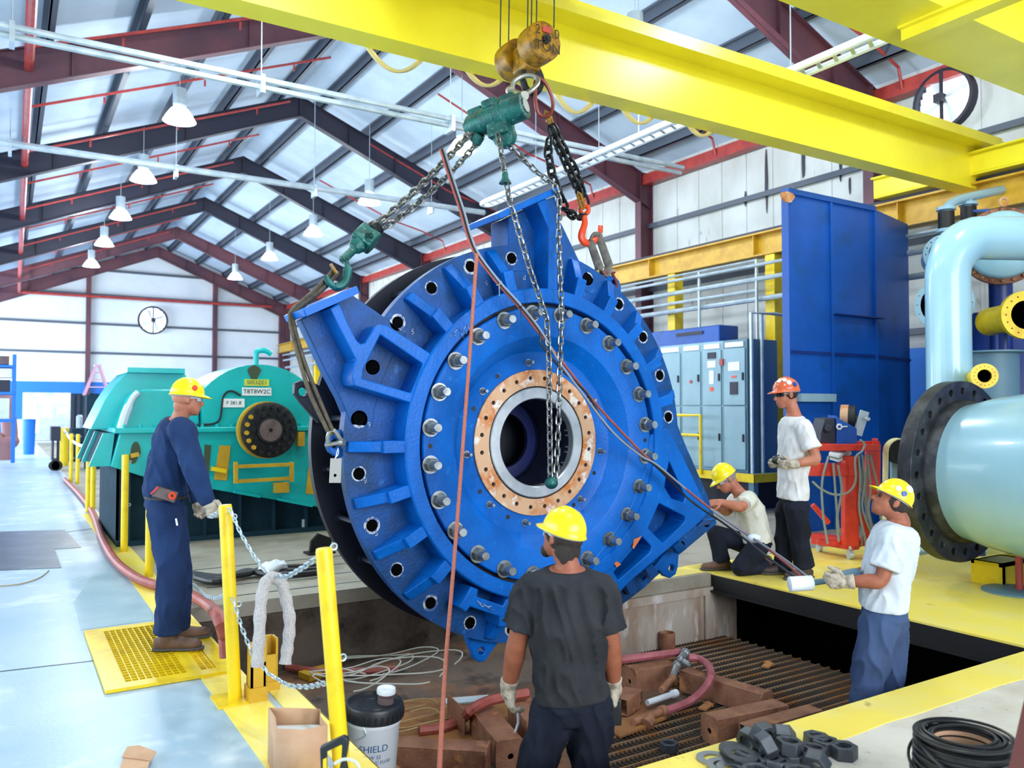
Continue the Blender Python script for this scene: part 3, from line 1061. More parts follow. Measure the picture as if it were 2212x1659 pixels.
# ------------------------------------------------------------------ rigging on the casing
mat('hoist_green', '17645f', 0.4, metal=.2, c2='0f3e3c', scale=12, lo=.42, hi=.64, c3='6f9a90', s3=40, lo3=.62, hi3=.72, bump=.2, bscale=80)
mat('chain_steel', '8b8f8e', 0.35, metal=.8, c2='5d5f5e', scale=20)
mat('chain_black', '1c2024', 0.4, metal=.5)
mat('hook_orange', 'e2491f', 0.35)
mat('link_red', '7a322c', 0.45, metal=.3)
mat('strap_olive', '6d6553', 0.85, c2='544c3f', scale=20, bump=.3, bscale=150)
mat('strap_grey', '77756f', 0.85, c2='5a5854', scale=20, bump=.3, bscale=150)
mat('shackle_grey', 'a3a69f', 0.4, metal=.7)
mat('hose_red', 'a8544a', 0.5, c2='8f4740', scale=12)
mat('hose_black', '1a1c20', 0.45)
mat('hose_grey', '8790a0', 0.5)
mat('tag_grey', 'a4a6a2', 0.5)
mat('rope_red', '9c5442', 0.7, c2='c0745e', scale=160)

HK = V((HKX+.01, HKY, BZ-.39))            # saddle of the hook
# reddish master link
g = G()
q = [(1163, 167), (1178, 180), (1190, 205), (1194, 230), (1188, 247), (1174, 251), (1163, 245), (1158, 228), (1156, 200), (1156, 178)]
pts = spline([P(x, y, Y=5.2) for x, y in q+q[:1]], 4)[:-1]
g.tube(pts, .0145, 8, closed=True)
single(g, 'master_link', 'link_red', 'reddish oblong master link hanging on the black crane hook', 'lifting link')
# chain hoist with shackle
h0, h1 = P(1133, 228, Y=5.0), P(1008, 278, Y=5.42)
ho = thing('chain_hoist', h1.lerp(h0, .5), 'green lever chain hoist hung by a grey shackle from the crane hook', 'chain hoist')
u = (h1-h0).normalized()
g = G()
g.lathe([(.05, -.012), (.06, -.004), (.088, -.004), (.096, .0), (.1, .02), (.1, .16), (.112, .17), (.112, .22), (.1, .23), (.1, .34), (.085, .4), (.085, .46), (.06, .5)], h0, u, 28)
build(g, 'body', 'hoist_green', ho)
g = G(); g.lathe([(.052, -.014), (0, -.016)], h0, u, 24, cap=False)
build(g, 'end_cover', 'tag_grey', ho)
g = G()
s = u.cross(V((0, 0, 1))).normalized(); up = s.cross(u)
if up.z < 0: up = -up
for t, w, h in ((.06, .12, .05), (.2, .17, .06), (.34, .1, .05)):
    g.box(h0+u*(t+.05)+up*.09, (h, w, .12), frame(u, up))
g.box(h0+u*.22-up*.11, (.12, .15, .17), frame(u, up))
g.lathe([(.07, -.02), (.09, 0), (.09, .06), (.07, .08)], h0+u*.2-up*.17-s*.03, s, 20)
g.cyl(h0+u*.4-up*.08, h0+u*.46-up*.13, .05, 12)
build(g, 'gear_case', 'hoist_green', ho, .01)
g = G()
q = [(1130, 206, 5.02), (1148, 195, 5.04), (1161, 181, 5.08), (1160, 169, 5.12), (1144, 163, 5.16), (1124, 167, 5.2), (1110, 178, 5.22), (1106, 193, 5.22)]
g.tube(spline([P(x, y, Y=z) for x, y, z in q], 5), .0185, 10)
g.cyl(P(1133, 207, Y=5.0), P(1103, 196, Y=5.24), .022, 12); g.cyl(P(1133, 207, Y=4.985), P(1130, 206, Y=5.02), .034, 14); g.cyl(P(1105, 197, Y=5.21), P(1101, 195, Y=5.25), .034, 14)
build(g, 'shackle', 'shackle_grey', ho)
# lower hook block of the hoist
q0, q1 = P(812, 492, Y=5.3), P(742, 560, Y=5.2)
lb = thing('load_hook', q1, 'green lower hook of the chain hoist holding the olive strap', 'hook')
u2 = (q1-q0).normalized()
g = G()
g.lathe([(.03, -.02), (.062, 0), (.066, .03), (.062, .06)], q0, u2, 20)
build(g, 'collar', 'chain_black', lb)
g = G()
s2 = u2.cross(FW).normalized()
F2 = frame(u2, s2)
g.box(q0+u2*.13, (.15, .11, .15), F2); g.box(q0+u2*.135+s2*.05, (.05, .14, .1), F2)
g.lathe([(.05, .2), (.058, .22), (.05, .25), (.03, .28)], q0, u2, 16)
for k in (-1, 1): g.cyl(q0+u2*.1+s2*.03-FW*.1, q0+u2*.1+s2*.03+FW*.06, .03, 8)
g.cyl(q0+u2*.2, q1+u2*.02, .03, 12)
build(g, 'block', 'hoist_green', lb, .012)
g = G()
hc = P(727, 590, Y=5.2)
pts = [q1+u2*.0, P(748, 568, Y=5.19), P(751, 590, Y=5.18), P(744, 612, Y=5.18), P(727, 620, Y=5.18), P(711, 611, Y=5.18), P(704, 596, Y=5.18)]
g.tube(spline(pts, 5), [.02]*8+[.03]*14+[.022]*8+[.014], 10)
build(g, 'hook', 'hoist_green', lb)
g = G(); g.bar(P(714, 570, Y=5.17), P(727, 590, Y=5.17), .03, .012)
build(g, 'latch', 'brass_dull', lb)
# load chain: three falls
for k, (a, b, lbl) in enumerate((((1040, 262), (812, 486), 'upper'), ((1022, 278), (803, 492), 'middle'), ((1042, 295), (797, 513), 'lower'))):
    g = G()
    A, B = P(*a, Y=5.35), P(*b, Y=5.28)
    g.chain(sag(A, B, .03+.02*k, 8), .056, .0085, .018)
    single(g, 'load_chain', 'chain_steel', 'steel load chain between the two green hoist blocks, %s of three falls' % lbl, 'chain', 'falls of the load chain')
# hand chain hanging down in front of the bore
g = G()
Yc = 4.83
pa = [P(1075, 288, Y=5.1), P(1083, 330, Y=5.06), P(1091, 378, Y=5.02), P(1100, 430, Y=4.97), P(1118, 490, Y=4.94), P(1142, 575, Y=4.9), P(1166, 645, Y=4.86), P(1181, 690, Y=Yc), P(1186, 780, Y=Yc), P(1187, 900, Y=Yc), P(1189, 1040, Y=Yc)]
g.chain(pa, .058, .0075, .0165)
single(g, 'hand_chain', 'chain_steel', 'left strand of the hoist hand chain hanging before the bore', 'chain')
g = G()
pb = [P(1084, 300, Y=5.12), P(1120, 335, Y=5.08), P(1160, 372, Y=5.02), P(1198, 400, Y=4.94), P(1208, 425, Y=4.92), P(1207, 520, Y=4.9), P(1211, 620, Y=4.87), P(1213, 690, Y=Yc-.01), P(1209, 800, Y=Yc-.01), P(1206, 920, Y=Yc-.01), P(1201, 1038, Y=Yc-.01)]
g.chain(pb, .058, .0075, .0165)
single(g, 'hand_chain', 'chain_steel', 'right strand of the hoist hand chain, passing over the top foot', 'chain')
g = G()
c = P(1191, 1043, Y=Yc-.01)
g.ball(c, (.05, .045, .045), 14, 10)
single(g, 'chain_stop', 'hoist_green', 'small round green stop at the bottom of the hand chains', 'chain stop')
g = G()
c = P(1091, 385, Y=5.01)
g.lathe([(.018, .045), (.024, .03), (.026, .0), (.045, -.03), (.046, -.04), (.02, -.04)], c, (0, 0, 1), 16)
single(g, 'chain_guide', 'hoist_green', 'green bell-shaped guide on the hand chain above the top foot', 'chain guide')
# heavy black sling chain on the right with yellow connectors and orange hook
Ys = 5.2
def ychain(name, pts, lbl, L=.075, r=.0125, w=.026):
    g = G(); g.chain(pts, L, r, w, 12, 6)
    return single(g, name, 'chain_black', lbl, 'chain')
ychain('sling_chain', [P(1188, 275, Y=5.2), P(1207, 318, Y=5.22), P(1232, 372, Y=5.26), P(1256, 425, Y=5.3)], 'heavy black sling chain from yellow connector to orange hook, left strand')
ychain('sling_chain', [P(1194, 272, Y=5.25), P(1216, 318, Y=5.27), P(1243, 370, Y=5.3), P(1266, 440, Y=5.33)], 'heavy black sling chain from yellow connector to orange hook, right strand')
ychain('sling_chain', [P(1186, 300, Y=5.14), P(1184, 330, Y=5.13), P(1192, 375, Y=5.12), P(1205, 412, Y=5.14), P(1222, 452, Y=5.2), P(1240, 468, Y=5.25), P(1262, 468, Y=5.3)], 'loose black tail of the sling chain looping to the orange hook')
for a, b, lbl in (((1178, 240), (1194, 274), 'yellow chain connector below the reddish master link'), ((1249, 415), (1260, 452), 'yellow chain connector just above the orange hook')):
    A, B = P(*a, Y=5.22), P(*b, Y=5.26)
    g = G(); d = (B-A)
    F = frame(d, FW)
    pts = [A+d*t + F.col[1]*(w) for t, w in ((0, .0), (.15, .012), (.5, .015), (.85, .012), (1, .0))]
    pts2 = [A+d*t - F.col[1]*(w) for t, w in ((.85, .012), (.5, .015), (.15, .012))]
    g.tube(pts+pts2, .012, 8, closed=True)
    g.cyl(A+d*.5-F.col[1]*.03, A+d*.5+F.col[1]*.03, .01, 8)
    single(g, 'chain_connector', 'brass_dull', lbl, 'connector')
oh = thing('sling_hook', P(1262, 480, Y=5.28), 'orange forged sling hook with a grey strap in its bowl', 'hook')
g = G()
F = frame(FW*-1, RT)
g.torus(P(1262, 453, Y=5.3), FW, .034, .02, 20, 8)
pts = [P(1261, 466, Y=5.29), P(1263, 482, Y=5.28), P(1258, 500, Y=5.27), P(1256, 512, Y=5.27), P(1261, 522, Y=5.27), P(1270, 525, Y=5.28), P(1282, 521, Y=5.3), P(1291, 512, Y=5.34), P(1296, 500, Y=5.36), P(1297, 488, Y=5.36)]
g.tube(spline(pts, 4), [.028]*8+[.032]*10+[.03]*8+[.026]*6+[.03]*5, 12, flat=.7)
build(g, 'hook', 'hook_orange', oh)
# grey strap from the orange hook to the lug shackle
g = G()
for k, (a, b) in enumerate((((1274, 520), (1296, 582)), ((1292, 506), (1317, 578)))):
    A, B = P(*a, Y=5.26+.05*k), P(*b, Y=5.28+.05*k)
    g.tube([A, A.lerp(B, .5), B], [.03, .034, .036], 10, flat=.35, up=RT)
A = P(1283, 510, Y=5.28)
g.tube(spline([P(1274, 522, Y=5.26), P(1280, 508, Y=5.28), P(1292, 507, Y=5.31)], 4), .03, 10, flat=.4, up=FW)
B = P(1307, 585, Y=5.31)
g.tube(spline([P(1296, 580, Y=5.28), P(1306, 594, Y=5.31), P(1317, 578, Y=5.33)], 4), .036, 10, flat=.4, up=FW)
single(g, 'sling_strap', 'strap_grey', 'short grey web strap between the orange hook and the lug shackle', 'strap')
g = G()
pts = [P(1302, 590, Y=5.29), P(1307, 612, Y=5.29), P(1318, 628, Y=5.3), P(1330, 628, Y=5.31), P(1332, 612, Y=5.32), P(1322, 590, Y=5.32)]
g.tube(spline(pts, 4), .013, 8)
g.cyl(P(1297, 591, Y=5.29), P(1327, 588, Y=5.33), .014, 8)
single(g, 'shackle', 'link_red', 'reddish shackle through the top right lug of the blue casing', 'shackle')
# olive strap round the left foot, shackle and tag
g = G()
for k, pts in enumerate(([(722, 583), (690, 618), (655, 650), (634, 668), (627, 692), (645, 770), (670, 850), (708, 930)], [(730, 590), (700, 622), (664, 652), (640, 672), (633, 694), (655, 775), (684, 850), (717, 928)])):
    q = [P(a, b, Y=5.17+.0*k+(.06 if b < 700 else .0)+.0005*max(0, b-700)*.3) for a, b in pts]
    g.tube(spline(q, 5), .036, 10, flat=.4, up=FW)
g.tube(spline([P(708, 925, Y=5.24), P(714, 938, Y=5.24), P(722, 925, Y=5.24)], 4), .024, 8, flat=.5, up=FW)
single(g, 'sling_strap', 'strap_olive', 'long olive web strap round the left foot, from green hook to shackle', 'strap')
g = G()
pts = [P(708, 958, Y=5.24), P(708, 942, Y=5.23), P(714, 931, Y=5.22), P(724, 932, Y=5.21), P(733, 945, Y=5.21), P(739, 953, Y=5.22)]
g.tube(spline(pts, 5), .014, 8)
g.cyl(P(704, 962, Y=5.27), P(742, 955, Y=5.19), .014, 10); g.cyl(P(735, 956, Y=5.21), P(743, 955, Y=5.19), .024, 12)
single(g, 'shackle', 'shackle_grey', 'grey shackle pinning the olive strap to the blue eye plate', 'shackle')
tg = thing('inspection_tag', P(723, 1040, Y=5.2), 'grey rectangular tag wired to the shackle on the left of the casing', 'tag')
g = G()
g.plate([[P(714, 990, Y=5.2), P(738, 990, Y=5.2), P(736, 1043, Y=5.2), P(711, 1043, Y=5.2)], circle(P(724, 1027, Y=5.2), NY, .011, 10)], (0, 0, 0), (0, .003, 0))
build(g, 'plate', 'tag_grey', tg)
g = G(); g.tube(spline([P(730, 967, Y=5.19), P(731, 980, Y=5.19), P(722, 992, Y=5.195), P(726, 985, Y=5.2), P(730, 968, Y=5.2)], 4), .003, 5)
build(g, 'wire', 'galv', tg)
# air hose bundle from the hoist to the hand control, cable ties
hs = thing('hose_bundle', P(1030, 545, Y=4.95), 'bundle of red, black and grey hoses looping across the casing to the control', 'hoses')
mid = [(955, 322), (975, 385), (998, 455), (1012, 505), (1030, 548), (1075, 608), (1120, 658), (1165, 715)]
tail = {'hose_red': [(1215, 782), (1275, 858), (1340, 930), (1410, 1000), (1480, 1055), (1560, 1118), (1625, 1160), (1690, 1210), (1728, 1243)],
        'hose_black': [(1170, 745), (1215, 800), (1268, 850), (1310, 920), (1370, 972), (1420, 1010), (1490, 1080), (1560, 1128), (1610, 1165), (1660, 1205), (1715, 1245)],
        'hose_grey': [(1210, 785), (1262, 855), (1325, 935), (1385, 985), (1420, 1005), (1500, 1072), (1570, 1125), (1630, 1165), (1690, 1205), (1745, 1246)]}


def yh(py):
    """the bundle leaves the casing face and swings out to the man at the pit edge"""
    return 5.2 - .35*min(1, max(0, (py-320)/300)) - 1.5*max(0, (py-1080)/170)**1.3


for k, (m, t) in enumerate(tail.items()):
    g = G()
    q = [P(a+(k-1)*4, b, Y=yh(b)-.01*k) for a, b in mid] + [P(a, b, Y=yh(b)-.01*k) for a, b in t]
    g.tube(spline(q, 5), .0095 if k == 0 else .0085, 7)
    build(g, 'hose', m, hs)
for (a, b) in ((1078, 612), (1125, 660)):
    g = G(); c = P(a, b, Y=yh(b)-.01)
    g.torus(c, P(a+20, b+26, Y=yh(b)) - c, .02, .004, 10, 5); g.tube([c, c+V((-.015, -.03, -.09))], .003, 5)
    build(g, 'cable_tie', 'tag_grey' if a < 1100 else 'black', hs)
g = G()
g.ball(P(1629, 1163, Y=yh(1163)), (.055, .05, .035), 12, 8)
build(g, 'connector', 'wall_white', hs)
g = G()
q = [P(1030, 548, Y=4.8), P(1022, 660, Y=4.76), P(1012, 800, Y=4.72), P(1000, 960, Y=4.66), P(988, 1120, Y=4.58), P(976, 1270, Y=4.45), P(965, 1400, Y=4.2), P(957, 1520, Y=3.9), P(948, 1680, Y=3.3)]
g.tube(spline(q, 5), .0125, 8)
single(g, 'tag_line', 'rope_red', 'reddish tag line hanging straight down across the left of the casing', 'rope')

# ------------------------------------------------------------------ teal gearbox and the left-hand side
mat('teal', '02b4b6', 0.35, c2='02a4a8', scale=2, lo=.4, hi=.7)
mat('base_blue', '15303f', 0.8, c2='1b3a4a', scale=3, spec=.2)
mat('sign_yellow', 'c9d64a', 0.5)
mat('coupling_black', '15181d', 0.5, metal=.3, c2='2a2b2e', scale=14)
mat('brown_grey', '6b5c5c', 0.6, c2='574747', scale=9)
mat('stain_slot_shade', '3b4a36', 0.7)  # oil stain colour, also painted shade of the slot openings
mat('pale_line', 'c8d4e4', 0.4)

gx = P(560, 1100, Y=10.3)
gear = thing('gearbox', (2.4, 11.2, 0), 'large teal gearbox with black coupling on a dark steel base behind the yellow posts', 'gearbox')
YG1 = 10.3


def face(name, m, pts, y, depth, bevel=.01, parent=None):
    g = G()
    g.plate([tr(y, *pts)], (0, 0, 0), (0, depth, 0))
    return build(g, name, m, parent or gear, bevel)


face('lower_housing', 'teal', [(260, 934), (900, 928), (900, 1130), (675, 1093), (452, 1056), (307, 1029), (240, 1008)], YG1, 2.0)
g = G()
a, b = P(252, 931, Y=YG1-.08), P(900, 924, Y=YG1-.08)
g.span((a.x-.02, YG1-.08, a.z-.03), (b.x, YG1+2.1, a.z+.03))
build(g, 'split_flange', 'teal', gear, .01)
for k in range(15):
    g = G()
    x = a.x+.08+k*.17
    g.cyl((x, YG1-.04, a.z+.03), (x, YG1-.04, a.z+.07), .022, 6)
    build(g, 'flange_bolt', 'teal', gear)
for pq in (((330, 1034), (440, 1053)), ((505, 1062), (560, 1072)), ((600, 1078), (672, 1092))):
    g = G(); p, q = P(*pq[0], Y=YG1-.03), P(*pq[1], Y=YG1-.03)
    g.bar(p, q, .14, .03, (0, 0, 1)); build(g, 'foot_flange', 'teal', gear)
g = G(); p = P(250, 936, Y=YG1); q = P(240, 1008, Y=YG1)
g.plate([[V((p.x+.05, YG1+.02, p.z)), V((q.x+.05, YG1+.02, q.z)), V((q.x-.17, YG1+.02, q.z+.03)), V((p.x-.08, YG1+.02, p.z))]], (0, .1, 0), (0, 1.9, 0))
build(g, 'end_panel', 'base_blue', gear)
# two raked stiffeners at the dark left end
for x in (.0, 1.0, 1.8):
    g = G(); p = P(250, 936, Y=YG1); q = P(240, 1008, Y=YG1)
    g.plate([[V((p.x, YG1+.1+x, p.z)), V((q.x, YG1+.1+x, q.z)), V((q.x-.22, YG1+.1+x, q.z)), V((p.x-.12, YG1+.1+x, p.z))]], (0, 0, 0), (0, .05, 0))
    build(g, 'stiffener', 'teal', gear)
face('rear_casing', 'teal', [(195, 928), (226, 865), (250, 830), (278, 803), (397, 803), (404, 815), (404, 928)], YG1+.75, 1.2)
g = G(); p, q = P(274, 799, Y=YG1+.7), P(398, 800, Y=YG1+.7)
g.span((p.x, YG1+.65, p.z-.03), (q.x, YG1+2.0, p.z+.03)); build(g, 'top_plate', 'teal', gear)
face('front_casing', 'teal', [(258, 928), (270, 895), (285, 860), (297, 846), (313, 841), (428, 841), (432, 928)], YG1+.08, .8, .02)
g = G()
g.tube(spline([P(262, 926, Y=YG1+.04), P(272, 893, Y=YG1+.04), P(287, 860, Y=YG1+.04), P(299, 847, Y=YG1+.04)], 5), [.05]*8+[.035]*8, 8)
build(g, 'pale_edge', 'pale_line', gear)  # pale curved line along the rounded front panel edge
arcp = [(558+155*math.cos(t), 940-153*math.sin(t)) for t in [math.radians(x) for x in range(-5, 145, 8)]]
face('round_casing', 'teal', arcp + [(437, 845), (437, 928), (712, 928)], YG1-.02, 1.3, .02)
g = G()
q = spline([P(552, 800, Y=YG1+.4), P(553, 775, Y=YG1+.4), P(554, 762, Y=YG1+.4), P(562, 757, Y=YG1+.4), P(575, 758, Y=YG1+.4), P(586, 765, Y=YG1+.4)], 4)
g.tube(q, .036, 10); build(g, 'breather_pipe', 'teal', gear)
g = G()
c = P(549, 806, Y=YG1-.03)
g.plate([[c+V((.07*math.cos(t)*(1+.3*math.sin(3*t)), 0, .1*math.sin(t))) for t in [i*pi/8 for i in range(16)]]], (0, 0, 0), (0, -.004, 0))
build(g, 'oil_stain', 'stain_slot_shade', gear)


def plaque(name, m, x0, y0, x1, y1, s, size, mt='black'):
    g = G(); p, q = P(x0, y0, Y=YG1-.03), P(x1, y1, Y=YG1-.03)
    g.span((p.x, YG1-.035, q.z), (q.x, YG1-.02, p.z))
    o = build(g, name, m, gear)
    g = G(); text(g, s, size, (p+q)/2+V((0, -.006, 0)), (1, 0, 0), (0, 0, 1), .003)
    build(g, 'lettering', mt, o, smooth=0)


plaque('sign', 'sign_yellow', 528, 819, 581, 834, 'S0S3ZE1', .07, 'brown_grey')
plaque('sign', 'wall_white', 523, 837, 586, 855, 'T8T8W2C', .075)
plaque('sign', 'wall_white', 481, 861, 528, 880, 'F 281.8', .06)
g = G(); q = [(520, 855), (505, 846), (492, 846), (482, 858), (479, 880), (475, 905), (462, 915), (440, 917), (425, 917)]
g.tube(spline([P(a, b, Y=YG1-.04) for a, b in q], 4), .012, 6); build(g, 'cable', 'hose_black', gear)
# coupling
c = P(582, 929, Y=10.0)
rr = 60/FPX*(c-EYE).dot(FW)
g = G(); g.lathe([(rr*1.03, .1), (rr*1.03, 0), (rr*.98, 0)], c+V((-.02, .03, 0)), NY, 40); build(g, 'coupling_rim', 'yellow_dull', gear)
g = G(); g.lathe([(rr*.6, .3), (rr*.6, .12), (rr, .1), (rr, -.02), (rr*.95, -.03), (rr*.5, -.03), (rr*.47, -.06), (0, -.06)], c, NY, 40); build(g, 'coupling', 'coupling_black', gear)
g = G(); g.lathe([(rr*.4, 0), (rr*.4, -.065), (rr*.07, -.07), (rr*.06, -.055), (0, -.055)], c, NY, 28); build(g, 'coupling_hub', 'brown_grey', gear)
for k in range(18):
    a = 2*pi*k/18+.1
    g = G(); p = c+V((rr*.84*math.cos(a), -.03, rr*.84*math.sin(a)))
    g.cyl(p, p+V((0, -.035, 0)), rr*.085, 6)
    build(g, 'coupling_bolt', 'yellow_dull' if 2.2 < a < 4.0 else 'coupling_black', gear)
for k in range(12):
    g = G()
    a = 2*pi*k/12
    p = c+V((rr*.58*math.cos(a), -.03, rr*.58*math.sin(a))); g.cyl(p, p+V((0, -.03, 0)), rr*.07, 6)
    build(g, 'inner_bolt', 'coupling_black', gear)
# slot openings as flat plates, the dark ones painted as shade; rails
g = G()
ov = [(290+11*math.cos(t)+(-3 if math.sin(t) < 0 else 3), 978-24*math.sin(t)) for t in [i*2*pi/18 for i in range(18)]]
g.plate([tr(YG1-.006, *ov)], (0, 0, 0), (0, -.004, 0)); build(g, 'slot', 'stain_slot_shade', gear)
g = G(); g.bar(P(282, 985, Y=YG1-.01), P(300, 981, Y=YG1-.01), .03, .05); build(g, 'slot_bracket', 'yellow_dull', gear)
for pts in ([(474, 962), (498, 963), (490, 1038), (462, 1036)], [(442, 960), (456, 962), (450, 1030), (438, 1028)], [(666, 1010), (690, 1008), (690, 1070), (660, 1066)]):
    g = G(); g.plate([tr(YG1-.006, *pts)], (0, 0, 0), (0, -.004, 0)); build(g, 'slot', 'stain_slot_shade' if pts[0][0] == 442 else 'yellow_dull', gear)
g = G(); g.bar(P(456, 1012, Y=YG1-.03), P(489, 1018, Y=YG1-.03), .04, .05); build(g, 'slot_bracket', 'yellow_paint', gear)
yr = 9.85
g = G()
for (p, q, w) in (((509, 998), (509, 1044), .055), ((630, 998), (630, 1040), .055), ((509, 1008), (630, 1003), .035), ((509, 1040), (630, 1033), .04)):
    g.bar(P(*p, Y=yr), P(*q, Y=yr), w, .04)
g.bar(P(509, 1010, Y=yr), P(512, 1008, Y=YG1), .04, .04); g.bar(P(630, 1010, Y=yr), P(631, 1008, Y=YG1), .04, .04)
build(g, 'yellow_rail', 'yellow_dull', gear)
g = G(); p, q = P(593, 1043, Y=YG1-.08), P(623, 1063, Y=YG1-.08); g.span((p.x, YG1-.12, q.z), (q.x, YG1-.02, p.z)); build(g, 'bracket', 'yellow_dull', gear)
g = G(); p, q = P(641, 933, Y=YG1-.06), P(655, 963, Y=YG1-.06); g.span((p.x, YG1-.12, q.z), (q.x, YG1-.02, p.z)); build(g, 'bracket', 'yellow_dull', gear)
# base
bx0 = P(252, 1190, Y=YG1+.12).x
g = G()
g.span((bx0, YG1+.12, 0), (5.6, YG1+2.3, .06)); g.span((bx0, YG1+.25, .06), (5.6, YG1+.29, .98)); g.span((bx0, YG1+.25, .06), (bx0+.03, YG1+2.2, .98))
g.span((bx0+.6, YG1+.3, .4), (5.4, YG1+2.0, .9))
build(g, 'base_frame', 'base_blue', gear)
for k in range(12):
    g = G(); x = bx0+.12+k*.42; g.span((x, YG1+.13, .06), (x+.02, YG1+.25, .95)); build(g, 'stiffener', 'base_blue', gear)
for k in range(4):
    g = G(); g.cyl((bx0+.4+k*.9, YG1+.18, .06), (bx0+.4+k*.9, YG1+.18, .16), .025, 8); build(g, 'anchor_bolt', 'galv', gear)

# yellow guard posts, along the painted line
def post(x, y, lab, h=1.04, lean=(0, 0), r=.036, base=True, z0=0.0):
    t = thing('guard_post', (x, y, z0), lab, 'post')
    g = G(); g.lathe([(r, .0), (r, h-.012), (r*.9, h), (0, h+.004)], (x, y, z0), (lean[0], lean[1], 1), 18, cap=False)
    build(g, 'post', 'yellow_paint', t)
    if base:
        g = G(); g.span((x-.11, y-.11, z0), (x+.11, y+.11, z0+.012)); build(g, 'base_plate', 'yellow_paint', t)
    for z in (.52, 1.0):
        g = G(); c = V((x+lean[0]*z+.0, y+lean[1]*z, z0+z)); g.torus(c+V((r+.008, -.005, 0)), (0, 1, 0), .014, .004, 10, 5); build(g, 'chain_eye', 'galv', t)
    return t
p1 = P(508, 1512, Z=.0)
post(p1.x, p1.y, 'yellow guard post nearest the man in navy, at the edge of the floor', 1.07, (-.055, .02))
p2 = V((1.262, 3.42, 0))
post(p2.x, p2.y, 'yellow guard post beside the white bucket, nearest the camera', 1.0, (-.085, .02), base=False)
for (px, py, lab) in ((268, 1192, 'yellow guard post in front of the dark gearbox base, left of the man'), (322, 1246, 'yellow guard post half hidden behind the legs of the man in navy'),
                      (190, 1105, 'yellow guard post before the left end of the gearbox, left of a twin'), (200, 1108, 'yellow guard post before the left end of the gearbox, right of a twin'),
                      (167, 1045, 'thin far yellow guard post left of the gearbox, right of its neighbour'), (153, 1042, 'thin far yellow guard post left of the gearbox, in the middle'), (138, 1006, 'pale wide far guard post, leftmost and farthest on the line')):
    q = P(px, py, Z=0)
    post(q.x, q.y, lab, 1.05 if px != 268 else 1.08, base=False, r=.038 if px not in (138,) else .11)
a, b = P(138, 1006, Z=0), P(190, 1105, Z=0)
g = G(); g.tube(sag(a+V((0, 0, 1.0)), b+V((0, 0, 1.0)), .12, 8), .03, 6)
single(g, 'barrier_strap', 'wall_white', 'pale strap strung between the far yellow posts', 'strap')
def chain1(pts, lab, L=.036, r=.0042):
    g = G(); g.chain(pts, L, r, .0095); single(g, 'barrier_chain', 'galv', lab, 'chain')
T1, T2 = P(496, 1098, Y=4.62), P(698, 1196, Y=3.42)
low = P(585, 1244, Y=4.05)
chain1([T1, P(520, 1152, Y=4.48), P(548, 1200, Y=4.32), P(572, 1232, Y=4.12), low, P(620, 1246, Y=3.85), P(655, 1226, Y=3.63), T2], 'upper barrier chain carrying the white rope, between the two near posts')
chain1([P(503, 1292, Y=4.6), P(520, 1350, Y=4.45), P(545, 1412, Y=4.3), P(580, 1455, Y=4.12), P(625, 1482, Y=3.9), P(665, 1484, Y=3.7), P(702, 1476, Y=3.5)], 'lower barrier chain, between the two near posts')
chain1([P(452, 1118, Y=5.0), P(475, 1106, Y=4.8), P(494, 1097, Y=4.65)], 'short barrier chain from the near post to the gloves of the man in navy')
chain1([P(418, 1262, Y=5.9), P(445, 1288, Y=5.4), P(468, 1293, Y=5.05), P(490, 1283, Y=4.7)], 'barrier chain sagging low behind the legs of the man in navy')
g = G()
pr = [P(556, 1440, Y=3.95), P(560, 1380, Y=3.96), P(563, 1310, Y=3.98), P(572, 1262, Y=4.0), P(589, 1247, Y=4.0), P(607, 1258, Y=4.0), P(617, 1290, Y=4.0), P(626, 1340, Y=3.98), P(622, 1390, Y=3.97), P(616, 1434, Y=3.96)]
g.tube(spline(pr, 5), [.029+.003*math.sin(i*1.7) for i in range(46)], 10)
mat('rope_white', 'cfc9c6', 0.9, c2='b3aeb0', scale=120, bump=.5, bscale=300)
single(g, 'rope', 'rope_white', 'thick white rope hung in a loop over the upper barrier chain', 'rope')

# thick red hose along the painted line and into the pit
g = G()
hp = [P(140, 1035, Z=.05), P(178, 1075, Z=.05), P(203, 1112, Z=.05), P(222, 1165, Z=.05), P(250, 1212, Z=.05), P(290, 1245, Z=.05), P(330, 1262, Z=.05), P(380, 1274, Z=.05), P(420, 1290, Z=.06), P(452, 1310, Z=.08), P(474, 1335, Y=5.0), P(486, 1375, Y=4.97), P(490, 1420, Y=4.95)]
g.tube(spline(hp, 6), .042, 10)
single(g, 'hose', 'hose_red', 'thick red hose lying along the yellow line and dropping into the pit', 'hose')
# black cable bundle and rag on the slab
for k in range(3):
    g = G()
    q = [P(418+2*k, 1240+4*k, Z=.05), P(470, 1246+5*k, Z=.05), P(530, 1240-3*k, Z=.05), P(575, 1228+6*k, Z=.05), P(640, 1225+8*k, Z=.05), P(710, 1222+6*k, Z=.04)]
    g.tube(spline(q, 6), .03, 8)
    single(g, 'power_cable', 'hose_black', 'black cable of the bundle lying on the slab behind the white rope', 'cable', 'black cable bundle on the slab')
g = G()
c = P(592, 1224, Z=.09)
g.ball(c, (.14, .12, .05), 20, 14)
g.v = [tuple(V(p)+V((1, 1, .7))*.05*noise.noise(V(p)*14)) for p in g.v]
single(g, 'rag', 'wall_white', 'crumpled white rag on the black cables beside the pit', 'rag')
bk = thing('steel_bracket', P(692, 1196, Z=.0), 'black steel bracket on the slab behind the top of the near post', 'bracket')
g = G(); c = P(692, 1184, Z=.06); g.plate([[c+V((-.12, 0, -.06)), c+V((.12, 0, -.06)), c+V((.13, 0, .1)), c+V((-.02, 0, .16)), c+V((-.1, 0, .08))]], (0, 0, 0), (0, .05, 0)); build(g, 'web', 'black', bk)
